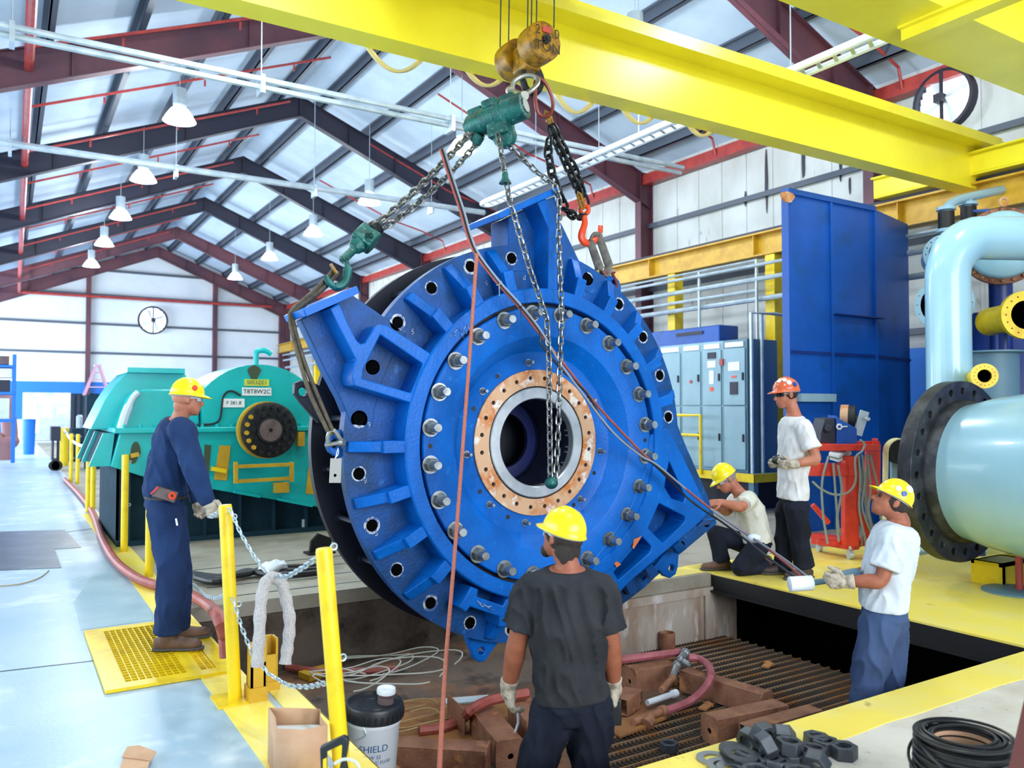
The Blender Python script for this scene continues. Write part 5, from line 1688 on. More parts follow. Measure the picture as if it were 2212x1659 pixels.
tc = P(2140, 760, Y=5.35)
t = thing('grey_tank', (tc.x, 5.35, 0), 'small grey open tank with a rim behind the slim yellow pipe', 'tank')
g = G(); g.lathe([(.3, 0), (.3, tc.z-.03), (.4, tc.z-.02), (.4, tc.z), (.28, tc.z), (.28, tc.z-.2), (0, tc.z-.2)], (tc.x, 5.35, 0), (0, 0, 1), 32); build(g, 'shell', 'cabinet_dark', t)

# ------------------------------------------------------------------ things in the pit and on the near floor
mat('pail_white', 'e4ebf2', 0.35)
mat('lid_black', '22262b', 0.4)
mat('print_blue', '2a5f96', 0.5)
mat('kraft', 'c9a281', 0.8, c2='bb9272', scale=5)
mat('wood', 'b07a4a', 0.8)
mat('nut_grey', '474c52', 0.45, metal=.45, c2='565b61', scale=12)
mat('washer_grey', '8f9498', 0.35, metal=.6)
mat('pink_hose', 'b5656d', 0.5, c2='9c5158', scale=10)
mat('wire_white', 'c9ccc4', 0.5)
mat('wire_yellow', 'b59a6a', 0.5)
mat('post_red', '5a2a26', 0.6)
mat('coil_black', '15171a', 0.38)
mat('rust_plate', '96643c', 0.8, c2='b0763f', scale=3, c3='4d3526', s3=6, lo3=.58, hi3=.7, bump=.3, bscale=40)


def beam(name, a, b, w, h, label, caps=True, hole=True, m='rust', endplate=None, open_end=False):
    """square tube whose top centre line runs from a to b"""
    a, b = V(a), V(b)
    d = (b-a).normalized(); s = d.cross(V((0, 0, 1))).normalized()
    t = thing(name, ((a+b)/2).xy.to_3d()+V((0, 0, min(a.z, b.z)-h)), label, 'steel beam')
    g = G()
    k = .008
    up = V((0, 0, 1))
    mid = (a+b)/2 - up*h/2
    L = (b-a).length
    F = frame(d, up)
    for (off, sz) in ((up*(h/2-k/2), (k, w, L)), (up*-(h/2-k/2), (k, w, L)), (s*(w/2-k/2), (h-2*k, k, L)), (s*-(w/2-k/2), (h-2*k, k, L))):
        g.box(mid+off, sz, F)
    build(g, 'tube', m, t, .003)
    ends = endplate or ()
    for e, p in ((-1, a), (1, b)):
        if e not in ends: continue
        c = p - up*h/2
        g = G()
        sx, sy = w/2+.012, h/2+.012
        loop = [c+s*x+up*z for x, z in ((-sx, -sy+.03), (-sx+.03, -sy), (sx-.03, -sy), (sx, -sy+.03), (sx, sy-.03), (sx-.03, sy), (-sx+.03, sy), (-sx, sy-.03))]
        loops = [loop] + ([circle(c-up*.01, d, .02, 12)] if hole else [])
        g.plate(loops, d*0, d*(.012*e)); build(g, 'end_plate', m, t)
        if hole:
            g = G(); g.lathe([(.03, 0), (0, 0)], c-d*e*.02, d, 12, cap=False); build(g, 'bore', 'void_shade', t)
    return t


zb = PZ+.17
Q = lambda x, y, z=zb: P(x, y, Z=z)
beam('steel_beam', Q(845, 1600), Q(1052, 1612), .16, .165, 'rusty square tube with end plate lying across the bottom, beside the pail', endplate=(1,))
beam('steel_beam', Q(1040, 1528), Q(1102, 1600), .17, .165, 'rusty square tube with pale end facing the camera, left of the dark shirt', endplate=(1,))
beam('steel_beam', Q(1120, 1505), Q(1165, 1560), .16, .165, 'rusty square tube directly behind the legs of the person in the dark shirt', endplate=())
beam('steel_beam', Q(1362, 1444), Q(1450, 1428), .17, .18, 'rusty square tube with round hole in its end, right of the dark shirt', endplate=(-1,))
beam('steel_beam', Q(1478, 1444), Q(1655, 1496), .13, .165, 'long rusty square tube running across the grating beyond the pink hose', endplate=(1,), hole=False)
beam('steel_beam', Q(1535, 1548), Q(1688, 1516), .15, .165, 'rusty square tube with dark open end, left of the two by the yellow kerb', endplate=(-1,))
beam('steel_beam', Q(1612, 1568), Q(1762, 1527), .13, .165, 'rusty square tube right at the yellow kerb, in front of its neighbour', endplate=(), hole=False)
beam('steel_beam', Q(1338, 1508, PZ+.13), Q(1366, 1490, PZ+.13), .13, .12, 'short rusty box tube with open end beside the right glove', endplate=())
beam('steel_beam', Q(1345, 1486, PZ+.1), Q(1386, 1492, PZ+.1), .08, .08, 'small rusty box tube with open end behind the right glove', endplate=())
# triangular plate and red hose on the left of the tubes
g = G()
a, b = P(966, 1500, Z=-.42), P(1004, 1535, Z=-.44)
g.plate([[a, b, V((b.x, b.y, PZ+.01)), V((a.x, a.y, PZ+.01))]], (0, 0, 0), (.012, .012, 0))
single(g, 'steel_plate', 'rust', 'rusty triangular steel plate standing on edge beside the tag line', 'plate')
g = G()
p = P(1010, 1512, Z=PZ+.02); g.box(p+V((0, 0, 0)), (.34, .12, .012), frame((0, 0, 1), (.9, -.3, 0)))
single(g, 'flat_bar', 'galv', 'short pale flat bar behind the rusty tubes', 'bar')


def hose(pts, r, m, name, lab, cat='hose', n=8):
    g = G(); g.tube(spline(pts, 6), r, n); return single(g, name, m, lab, cat)


h = PZ+.045
hose([P(905, 1578, Z=h), P(960, 1570, Z=h), P(1000, 1552, Z=h+.02), P(1015, 1535, Z=-.41), P(1050, 1516, Z=-.405), P(1090, 1506, Z=-.405), P(1140, 1497, Z=-.405)], .035, 'hose_red', 'hose', 'red hose lying over the rusty tubes left of the dark shirt')
hose([P(1325, 1428, Z=-.41), P(1380, 1420, Z=-.405), P(1430, 1414, Z=-.405), P(1470, 1409, Z=-.42)], .033, 'pink_hose', 'hose', 'straight pink hose lying on the tube right of the dark shirt')
hose([P(1488, 1420, Z=-.38), P(1512, 1424, Z=-.39), P(1532, 1440, Z=-.40), P(1535, 1465, Z=-.42), P(1518, 1492, Z=-.5), P(1490, 1515, Z=h), P(1455, 1530, Z=h), P(1432, 1537, Z=h)], .03, 'pink_hose', 'hose', 'pink hose curving down over the long tube onto the grating')
hose([P(620, 1440, Z=h), P(700, 1452, Z=h), P(780, 1450, Z=h), P(860, 1445, Z=h)], .03, 'hose_red', 'hose', 'dark red hose along the bottom of the left pit wall')
fit = thing('pipe_fitting', P(1470, 1440, Z=PZ), 'bunch of brass and grey pipe fittings joining the pink hoses', 'pipe fitting')
g = G()
for a, b, r, m in (((1480, 1412), (1462, 1438), .035, 0), ((1462, 1438), (1452, 1465), .026, 0), ((1452, 1465), (1428, 1492), .024, 1), ((1470, 1425), (1492, 1440), .026, 0)):
    g.mi = m; p, q = P(*a, Z=-.42), P(*b, Z=-.46); g.cyl(p, q, r, 10); g.ball(p, r*1.35, 10, 6)
build(g, 'elbows', ['washer_grey', 'rust'], fit)
g = G(); p, q = P(1398, 1518, Z=PZ+.05), P(1452, 1500, Z=PZ+.05); g.cyl(p, q, .022, 12); g.lathe([(.03, 0), (.03, .05)], q, q-p, 12)
single(g, 'pipe_nipple', 'wall_white', 'short white pipe on the grating between the pink hoses', 'pipe')
g = G(); p, q = P(1368, 1560, Z=PZ+.045), P(1432, 1536, Z=PZ+.045); g.cyl(p, q, .026, 12); g.lathe([(.04, 0), (.04, .05)], q-(q-p).normalized()*.03, q-p, 12); g.cyl(P(1395, 1565, Z=PZ+.03), P(1405, 1553, Z=PZ+.05), .045, 8)
single(g, 'pipe_nipple', 'rust', 'rusty pipe stub with collar at the near end of the pink hose', 'pipe')
g = G(); p = P(1441, 1402, Z=PZ); g.lathe([(.07, 0), (.075, .01), (.075, .15), (.062, .155), (.055, .13), (0, .13)], p, (0, 0, 1), 20)
single(g, 'pipe_stub', 'rust', 'upright rusty pipe stub at the foot of the pale pit wall', 'pipe')
for (px, py, lab) in ((1658, 1437, 'small piece of wood on the grating in front of the black recess'), (1525, 1526, 'small orange wood chip on the grating below the pink hose')):
    g = G(); p = P(px, py, Z=PZ+.02); g.box(p, (.14, .06, .015), frame((0, 0, 1), (1, .4, 0))); g.box(p+V((.05, .03, .0)), (.08, .05, .02), frame((0, 0, 1), (.3, 1, 0)))
    single(g, 'wood_scrap', 'wood', lab, 'wood scrap')
g = G(); c = P(1330, 1585, Z=PZ+.01)
g.plate([[P(1300, 1570, Z=PZ+.006), P(1420, 1535, Z=PZ+.006), P(1450, 1550, Z=PZ+.006), P(1340, 1595, Z=PZ+.006)]], (0, 0, 0), (0, 0, .015))
single(g, 'rust_sheet', 'rust_plate', 'orange rusty sheet on the grating right of the dark trousers', 'plate')
g = G(); g.plate([[P(860, 1515, Z=PZ+.004), P(1100, 1500, Z=PZ+.004), P(1130, 1560, Z=PZ+.004), P(1000, 1640, Z=PZ+.004), P(820, 1640, Z=PZ+.004)]], (0, 0, 0), (0, 0, .01))
single(g, 'rust_sheet', 'rust_plate', 'large orange rusty sheet under the tubes left of the dark shirt', 'plate')
# loose wires on the pit floor
random.seed(5)
ws = [((800, 1440), .42, .26), ((830, 1432), .5, .24), ((770, 1455), .36, .2), ((870, 1445), .5, .22), ((760, 1470), .3, .22), ((850, 1460), .4, .3)]
for k, ((px, py), rx, ry) in enumerate(ws):
    g = G(); c = P(px, py, Z=PZ+.03+.012*k)
    ph = random.random()*6
    g.tube([c+V((rx*math.cos(t+ph)*(1+.12*math.sin(2*t)), ry*math.sin(t+ph)*(1+.15*math.cos(3*t)), .03*math.sin(2.0*t+ph)+.03)) for t in [i*1.9*pi/30 for i in range(31)]], .006, 5)
    single(g, 'wire_loop', 'wire_white', 'loop of thin white wire tangled on the dark pit floor under the casing', 'wire', 'tangled white wires in the pit')
for k, (px, py, r) in enumerate(((880, 1535, .25), (905, 1545, .24), (890, 1555, .22))):
    g = G(); c = P(px, py, Z=PZ+.03+.01*k)
    g.tube([c+V((r*math.cos(t), r*.8*math.sin(t), .015*math.sin(3*t))) for t in [i*2*pi/26+k for i in range(24)]], .006, 5)
    single(g, 'wire_loop', 'wire_yellow', 'loop of thin tan wire lying on the rusty sheet beside the pail', 'wire', 'tan wires beside the pail')
g = G(); p, q = P(650, 1438, Z=PZ+.03), P(720, 1470, Z=PZ+.03)
g.box((p+q)/2, (.25, .16, .05), frame((0, 0, 1), (1, .3, 0)))
single(g, 'timber_block', 'yellow_dull', 'yellowish block on the pit floor behind the near post', 'block')

# pail
DB = 4.55
pc = P(801, 1545, d=DB)
pr = 61/FPX*DB
zlid = 1.6-(1514-882)/FPX*DB
pz = zlid-.41
pail = thing('pail', (pc.x, pc.y, pz), 'white plastic pail with black lid and spout, printed in blue', 'pail')
ax = V((.03, -.05, 1)).normalized()
o = V((pc.x, pc.y, pz))
g = G(); g.lathe([(0, 0), (pr*.86, 0), (pr*.87, .01), (pr*.93, .30), (pr*.97, .31), (pr*.97, .325), (pr*.95, .33), (pr*.95, .36)], o, ax, 48, cap=False); build(g, 'body', 'pail_white', pail)
g = G(); g.lathe([(pr*.99, .33), (pr*1.04, .335), (pr*1.04, .40), (pr*1.0, .412), (pr*.93, .412), (pr*.9, .395), (pr*.55, .395), (pr*.54, .40), (pr*.5, .40), (pr*.49, .395), (0, .395)], o, ax, 48, cap=False)
for k in range(30):
    a = 2*pi*k/30; F = frame(ax); e = F.col[0]*math.cos(a)+F.col[1]*math.sin(a); g.box(o+ax*.362+e*pr*1.04, (.01, .012, .04), frame(ax, e))
build(g, 'lid', 'lid_black', pail)
F = frame(ax)
sp_ = o+ax*.395+RT*pr*.38+FW.xy.to_3d()*pr*.15
g = G(); g.lathe([(.045, 0), (.045, .035), (.028, .04), (.028, .06)], sp_, ax, 20); build(g, 'spout', 'brown_grey', pail)
g = G(); g.lathe([(.052, .055), (.054, .07), (.05, .085), (.038, .085), (.036, .075), (0, .075)], sp_, ax, 24); build(g, 'cap', 'pail_white', pail)
g = G()
hp_ = [o+ax*.33+RT*pr*-.2-FV*pr*.93, o+ax*.28+RT*pr*-.1-FV*pr*1.0, o+ax*.23+RT*pr*-.75-FV*pr*.75]
g.tube(spline(hp_, 5), .003, 5); build(g, 'handle', 'galv', pail)
for s_, sz, z in (('SHIELD', .052, .2), ('AW 32', .028, .155), ('HYDRAULIC FLUID', .025, .125)):
    g = G(); text(g, s_, sz, (0, 0, 0), (1, 0, 0), (0, 1, 0), 0)
    vs = []
    for x, y, zz in g.v:
        a = x/(pr*.93) + .22
        e = RT*math.sin(a) - FV*math.cos(a)
        rr_ = pr*(.865+.07*(z+y)/.3)+.002
        vs.append(tuple(o+ax*(z+y)+e*rr_))
    g.v = vs; build(g, 'printing', 'print_blue', pail, smooth=0)
g = G(); g.box((pc.x, pc.y, (pz+PZ)/2), (.36, .36, pz-PZ-.002)); single(g, 'support_block', 'rust', 'rusty block under the white pail', 'block')

# paper bag with white sheet inside
bd = 3.62
bag = thing('paper_bag', P(645, 1600, d=bd), 'open brown paper bag with white paper inside, beside the near post', 'bag')
bl, br_, bt, bb = P(596, 1574, Z=.255), P(708, 1566, Z=.255), P(692, 1531, Z=.25), P(580, 1528, Z=.25)
bl, br_, bt, bb = [V((p.x, p.y, p.z)) for p in (bl, br_, bt, bb)]
g = G()
top = [bl, br_, bt, bb]
bot = [V((p.x, p.y, 0.002)) for p in top]
cN = sum(top, V((0, 0, 0)))/4
for i in range(4):
    j = (i+1) % 4
    a, b, c2_, d2_ = top[i], top[j], bot[j], bot[i]
    m_ = (a+b)/2+V((0, 0, -.012 if i == 0 else .0)); mb = (c2_+d2_)/2
    cr = ((a+b)/2-cN)*(-.12 if i % 2 else .02)
    g.add([a, m_+cr, b, c2_, mb+cr*.5, d2_], [(0, 1, 4, 5), (1, 2, 3, 4)])
g.add(bot, [(0, 1, 2, 3)])
bo = build(g, 'bag', 'kraft', bag, smooth=20)
so = bo.modifiers.new('thick', 'SOLIDIFY'); so.thickness = .003
g = G()
iw = [p.lerp(cN, .12)+V((0, 0, -.015)) for p in top]
g.add([iw[0]+V((0, 0, -.03)), (iw[0]+iw[1])/2+V((0, 0, -.035)), iw[1]+V((0, 0, .0)), iw[2]+V((0, 0, -.05)), iw[3]+V((0, 0, -.06))] + [p+V((0, 0, -.2)) for p in (iw[0], (iw[0]+iw[1])/2, iw[1], iw[2], iw[3])], [(0, 1, 6, 5), (1, 2, 7, 6), (0, 1, 2, 3, 4), (2, 3, 8, 7), (3, 4, 9, 8), (4, 0, 5, 9)])
build(g, 'paper_lining', 'wall_white', bag)
# hand saw leaning in front of the post
saw = thing('hand_saw', P(722, 1640, d=3.1), 'hand saw with black and yellow handle leaning by the bag', 'saw')
g = G()
sd = 3.15
ps_ = lambda a, b, f=0: P(a, b, d=sd+f)
loop = [ps_(*q) for q in ((692, 1612), (742, 1588), (752, 1592), (754, 1604), (748, 1640), (752, 1662), (740, 1700), (700, 1712), (694, 1660))]
hole_ = [ps_(*q) for q in ((706, 1622), (740, 1606), (738, 1640), (732, 1668), (706, 1672))]
g.plate([loop, hole_], FW*-.014, FW*.014); build(g, 'handle', 'lid_black', saw, .005)
g = G(); g.plate([[ps_(*q, -.016) for q in ((698, 1640), (706, 1636), (706, 1668), (698, 1668))]], FW*0, FW*-.004); g.plate([[ps_(*q, -.016) for q in ((716, 1676), (736, 1672), (730, 1684), (712, 1688))]], FW*0, FW*-.004); build(g, 'grip_inlay', 'yellow_paint', saw)
g = G(); b0 = [ps_(*q) for q in ((700, 1690), (745, 1690))]
g.plate([[b0[0], b0[1], V((b0[1].x+.22, b0[1].y-.1, .12)), V((b0[0].x+.22, b0[0].y-.1, .03))]], FW*-.001, FW*.001); build(g, 'blade', 'galv', saw)
g = G(); g.tube(spline([P(722, 1650, d=3.0), P(745, 1640, d=3.0), P(772, 1650, d=3.0), P(780, 1690, d=3.0)], 5), .006, 6)
single(g, 'white_wire', 'wire_white', 'white wire loop in front of the pail at the bottom edge', 'wire')
# cardboard scraps on the left floor
for pts, lab, z in (([(263, 1638), (275, 1618), (300, 1614), (338, 1630), (326, 1645), (290, 1640)], 'torn brown cardboard scrap on the grey floor, upper of the two', .02), ([(255, 1670), (270, 1640), (325, 1648), (310, 1690)], 'torn brown cardboard scrap on the grey floor, at the bottom edge', .004)):
    g = G(); q = [P(a, b, Z=z) for a, b in pts]
    q = [p+V((0, 0, .03*abs(noise.noise(p*9)))) for p in q]
    g.plate([q], (0, 0, 0), (0, 0, .004)); single(g, 'cardboard_scrap', 'kraft', lab, 'cardboard')
g = G(); g.tube(spline([P(-30, 1268, Z=.006), P(40, 1262, Z=.006), P(85, 1248, Z=.006), P(106, 1232, Z=.006)], 5), .005, 5)
single(g, 'thin_wire', 'wire_yellow', 'thin wire on the floor below the dark painted patch', 'wire')

# hex nuts and washers heaped on the near kerb
def nut_proto(R, H):
    g = G(); r = R*.56
    g.lathe([(r, 0), (R*.9, 0), (R, H*.1), (R, H*.9), (R*.9, H), (r*1.12, H), (r, H*.9), (r, 0)], (0, 0, 0), (0, 0, 1), 6, cap=False)
    g2 = G()
    n = 24
    hexa = [(R*math.cos(i*pi/3), R*math.sin(i*pi/3)) for i in range(6)]
    g2.plate([[V((x, y, 0)) for x, y in hexa], [V((r*math.cos(i*2*pi/n), r*math.sin(i*2*pi/n), 0)) for i in range(n)]], (0, 0, 0), (0, 0, H))
    return g2


R0, H0 = .064, .058
base = build(nut_proto(R0, H0), 'hex_nut', 'nut_grey', None, .004)
nuts = [  # pixel of the centre, height of the centre above the floor, tilt, turn, label
    (1822, 1622, .03, 0, .3, 'flat'), (1782, 1610, .03, 0, .8, 'flat'), (1765, 1600, .03, .1, .1, 'flat'), (1757, 1625, .035, .15, .5, 'flat'),
    (1705, 1612, .085, .1, .2, 'top'), (1712, 1640, .03, 0, .6, 'flat'), (1655, 1612, .09, 1.2, .2, 'top'), (1690, 1592, .08, 1.0, 1.4, 'top'),
    (1620, 1600, .04, 1.3, .6, 'side'), (1648, 1590, .09, 1.45, 2.0, 'side'), (1680, 1655, .03, .1, 1.0, 'flat'), (1662, 1648, .03, 0, .2, 'flat'),
    (1615, 1638, .03, .15, .7, 'flat'), (1762, 1650, .04, 1.2, .9, 'side'), (1632, 1672, .03, 0, .4, 'flat'), (1725, 1675, .03, .0, .9, 'flat')]
desc = ['rightmost nut, alone at the edge of the heap', 'nut second from the right, lying flat', 'nut behind the second from the right', 'flat nut with another nut touching its back, right of centre',
        'nut lying on top of another in the middle', 'bottom nut under the one in the middle of the heap', 'tilted nut showing its threaded bore, left of centre', 'nut at the back of the heap, tipped up',
        'leftmost nut, on its side at the back of the heap', 'topmost nut, on its side on the back row', 'front nut just right of the centre washers', 'flat nut at the front of the heap, left of centre',
        'flat nut beside the stack of washers', 'big nut on edge at the front right', 'front nut cut by the bottom edge, left', 'front nut cut by the bottom edge, right']
for i, (px, py, z, tl, rz_, k) in enumerate(nuts):
    o = base if i == 0 else base.copy()
    if i: COL.objects.link(o)
    p = P(px, py, Z=z+.0)
    R = Matrix.Rotation(rz_+1.0, 3, 'Z') @ Matrix.Rotation(tl, 3, 'X')
    o.rotation_euler = R.to_euler()
    o.location = p - R @ V((0, 0, H0/2))
    tag(o, 'dark grey hex nut: ' + desc[i], 'nut', 'heap of hex nuts')
o = base.copy(); COL.objects.link(o); o.location = P(1445, 1622, Z=PZ+.003); o.rotation_euler = (0, 0, .4); tag(o, 'single grey nut lying alone on the grating below the kerb', 'nut')
def washer(px, py, z, R, tl, tw, lab, m='washer_grey', grp='washers beside the nuts'):
    g = G(); c = V((0, 0, 0))
    g.plate([circle((0, 0, 0), (0, 0, 1), R, 28), circle((0, 0, 0), (0, 0, 1), R*.55, 24)], (0, 0, 0), (0, 0, .008))
    o = single(g, 'washer', m, lab, 'washer', grp)
    o.location = P(px, py, Z=z); o.rotation_euler = (tl, 0, tw)
washer(1540, 1640, .005, .075, 0, 0, 'flat grey washer, leftmost beside the nuts')
washer(1560, 1655, .014, .07, .05, .3, 'grey washer overlapping the leftmost washer')
washer(1585, 1663, .022, .075, .08, .8, 'bright washer at the bottom edge, third from the left')
washer(1550, 1685, .01, .075, .02, .8, 'grey washer cut by the bottom edge')
for k in range(4): washer(1588+4*k, 1622+3*k, .02+.013*k, .075, .12, .3*k, 'dark washer in the leaning stack, %s from the bottom' % ('first', 'second', 'third', 'fourth')[k], 'nut_grey', 'stack of dark washers')
# black wire coil and post at the right corner
cc = P(2082, 1650, d=3.25)
co = thing('wire_coil', (cc.x, cc.y, 0), 'thick coil of black wire standing on the near floor at the right corner', 'wire coil')
Rc = 100/FPX*3.25
cz = .02
g = G()
random.seed(3)
for k in range(66):
    lay, row = k % 6, k//6
    r = Rc*(.62+.36*lay/5)*(1+.02*random.uniform(-1, 1)); z = .02+.026*row+.016*random.random()
    tx, ty = random.uniform(-.05, .05), random.uniform(-.05, .05)
    g.tube([V((cc.x+r*math.cos(t), cc.y+r*math.sin(t), z+r*(tx*math.cos(t)+ty*math.sin(t))+.01)) for t in [i*2*pi/36 for i in range(36)]], .0065, 6, closed=True)
build(g, 'windings', 'coil_black', co)
g = G(); g.lathe([(Rc*.95, 0), (Rc*.95, .26), (Rc*.64, .27)], (cc.x, cc.y, .005), (0, 0, 1), 40, cap=False); build(g, 'packed_wire', 'coil_black', co)
g = G(); g.lathe([(Rc*.6, 0), (Rc*.6, .27), (Rc*.63, .27), (Rc*.63, 0)], (cc.x, cc.y, .004), (0, 0, 1), 40, cap=False); build(g, 'core', 'kraft', co)
for k, (ph, tl) in enumerate(((.4, .5), (2.0, -.35), (3.4, .3))):
    g = G(); ct = V((cc.x, cc.y, .2)); R = Matrix.Rotation(ph, 3, 'Z') @ Matrix.Rotation(tl, 3, 'X')
    pts = [ct + R @ V((Rc*1.08*math.cos(t), Rc*1.08*math.sin(t), 0)) for t in [i*2*pi/40 for i in range(40)]]
    pts = [V((p.x, p.y, max(p.z, .008))) for p in pts]
    g.tube(pts, .0065, 6, closed=True); build(g, 'loose_turn', 'coil_black', co)
g = G(); g.bar(P(2240, 1500, d=2.7), P(2196, 1700, d=2.55), .05, .05)
single(g, 'steel_post', 'post_red', 'leaning dark red steel bar at the bottom right corner', 'bar')

# ------------------------------------------------------------------ people
mat('skin', 'b97a62', 0.5, c2='a8664f', scale=9, spec=.3)
mat('skin_tan', 'a0624a', 0.5, c2='8c5340', scale=9, spec=.3)
mat('hair_dark', '2a211e', 0.7, bump=.4, bscale=180)
mat('hair_grey', '8d8880', 0.7, bump=.4, bscale=180)
mat('cloth_navy', '1b2f55', 0.85, c2='223c68', scale=3, bump=.15, bscale=260, spec=.2)
mat('cloth_black', '2a2c31', 0.9, c2='34363b', scale=4, bump=.12, bscale=260, spec=.15)
mat('cloth_dark', '161a26', 0.85, c2='1e2434', scale=3, bump=.12, bscale=220, spec=.2)
mat('cloth_white', 'e2e4e8', 0.85, c2='d6d8da', scale=4, bump=.12, bscale=220, spec=.2)
mat('cloth_stained', 'd8d9cf', 0.85, c2='b9b48c', scale=4, lo=.5, hi=.66, bump=.12, bscale=220, spec=.2)
mat('cloth_lightgrey', 'cfd8e4', 0.85, c2='c2ccd8', scale=4, bump=.12, bscale=220, spec=.2)
mat('cloth_blue', '41557c', 0.85, c2='384a6c', scale=3, bump=.15, bscale=260, spec=.2)
mat('glove_white', 'bdb3a2', 0.9, c2='877c6e', scale=25, lo=.45, hi=.65, bump=.3, bscale=220)
mat('boot_brown', '6b4f40', 0.7, c2='574034', scale=9)
mat('boot_dark', '3c3330', 0.7, c2='4a3d36', scale=9)
mat('sole', '4c4a48', 0.8)
mat('helmet_yellow', 'f4dd10', 0.25, coat=.3)
mat('helmet_orange', 'd9663c', 0.25, coat=.3)
mat('lens_dark', '0c0e14', 0.12)
mat('lens_clear', 'b9c6cf', 0.1)
mat('eye_dark', '1c1512', 0.3)
ZV = V((0, 0, 1))


def fuse(g, voxel, smooth=4, fold=0.0, seed=0.0, fscale=(15, 15, 2.4), keep=None):
    """overlapping closed volumes -> one continuous smooth surface, optionally with cloth folds"""
    me = bpy.data.meshes.new('tmp')
    me.from_pydata(g.v, [], g.f)
    o = bpy.data.objects.new('tmp', me)
    COL.objects.link(o)
    bm = bmesh.new(); bm.from_mesh(me); bmesh.ops.recalc_face_normals(bm, faces=bm.faces); bm.to_mesh(me); bm.free()
    m = o.modifiers.new('r', 'REMESH'); m.mode = 'VOXEL'; m.voxel_size = voxel; m.adaptivity = 0
    if smooth:
        s = o.modifiers.new('s', 'SMOOTH'); s.factor = .5; s.iterations = smooth
    dg = bpy.context.evaluated_depsgraph_get()
    ev = bpy.data.meshes.new_from_object(o.evaluated_get(dg))
    out = G()
    nrm = [v.normal.copy() for v in ev.vertices]
    vs = [v.co.copy() for v in ev.vertices]
    if fold:
        zm = min(p.z for p in vs)
        for i, p in enumerate(vs):
            q = V(((p.x+.3*p.z)*fscale[0]+seed, (p.y+.2*p.z)*fscale[1], p.z*fscale[2]))
            a = (1-min(1, abs(noise.noise(q))*1.8))**2-.3
            b = noise.noise(V((p.x*6+seed, p.y*6, p.z*6)))
            vs[i] = p + nrm[i]*(fold*(a*1.3 + .5*b)*max(0, 1-1.25*abs(nrm[i].z))*min(1, .15+(p.z-zm)/.12))
    out.v = [tuple(p) for p in vs]
    out.f = [tuple(f.vertices) for f in ev.polygons]
    out.m = [0]*len(out.f)
    bpy.data.objects.remove(o)
    bpy.data.meshes.remove(me); bpy.data.meshes.remove(ev)
    return out


def limb(g, pts, rad, n=14, k=5):
    """tapering limb through the joints, with round ends"""
    q = spline(pts, k)
    m = len(q)
    rs = []
    for i in range(m):
        t = i/(m-1)*(len(rad)-1)
        j = min(int(t), len(rad)-2)
        rs.append(rad[j]+(rad[j+1]-rad[j])*(t-j))
    g.tube(q, rs, n)
    g.ball(q[0], rs[0]*.99, n, 8); g.ball(q[-1], rs[-1]*.99, n, 8)


def loft(g, secs, r, n=24, p=2.3):
    """torso-like volume: sections of (centre, half width along r, half depth)"""
    base = len(g.v)
    cs = [V(s[0]) for s in secs]
    r = V(r)
    for i, (c, a, b) in enumerate(secs):
        t = (cs[min(i+1, len(cs)-1)]-cs[max(i-1, 0)]).normalized()
        rr = (r - t*r.dot(t)).normalized(); f = t.cross(rr)
        for j in range(n):
            w = 2*pi*j/n
            x, y = math.cos(w), math.sin(w)
            x = math.copysign(abs(x)**(2/p), x); y = math.copysign(abs(y)**(2/p), y)
            g.v.append(tuple(cs[i]+rr*(a*x)+f*(b*y)))
    for i in range(len(secs)-1):
        for j in range(n):
            j2 = (j+1) % n
            g.f.append((base+i*n+j, base+i*n+j2, base+(i+1)*n+j2, base+(i+1)*n+j)); g.m.append(0)
    g.f.append(tuple(base+j for j in reversed(range(n)))); g.f.append(tuple(base+(len(secs)-1)*n+j for j in range(n))); g.m += [0, 0]


def axes(f, u):
    f = V(f).normalized(); u = V(u); u = (u-f*u.dot(f)).normalized()
    return f, u, f.cross(u)


def head(g, c, f, u, s=1.0):
    f, u, r = axes(f, u)
    R = Matrix((r, f, u)).transposed()
    def b(fr, fu, rad, sr=0.0): g.ball(c+(f*fr+u*fu+r*sr)*s, tuple(x*s for x in rad), 16, 10, R)
    b(-.012, .022, (.075, .094, .088)); b(.03, -.03, (.064, .066, .085)); b(.05, -.07, (.05, .045, .05)); b(.066, -.102, (.026, .02, .018))
    b(.074, .016, (.05, .02, .014)); b(.088, -.062, (.026, .012, .012)); b(.06, -.04, (.052, .03, .03))
    g.tube([c+(f*.085+u*.008)*s, c+(f*.102-u*.018)*s, c+(f*.113-u*.034)*s], [.009*s, .011*s, .014*s], 8); b(.11, -.036, (.014, .012, .011)); b(.1, -.038, (.02, .012, .009))
    for k in (-1, 1):
        b(-.008, -.006, (.011, .02, .032), .078*k)
        b(-.002, -.028, (.009, .011, .013), .078*k)
    b(-.05, -.05, (.052, .045, .06))


def eyes(root, c, f, u, s=1.0):
    f, u, r = axes(f, u)
    for k in (-1, 1):
        g = G(); g.ball(c+(f*.087+u*-.003+r*.031*k)*s, .011*s, 10, 8); build(g, 'eye', 'eye_dark', root)


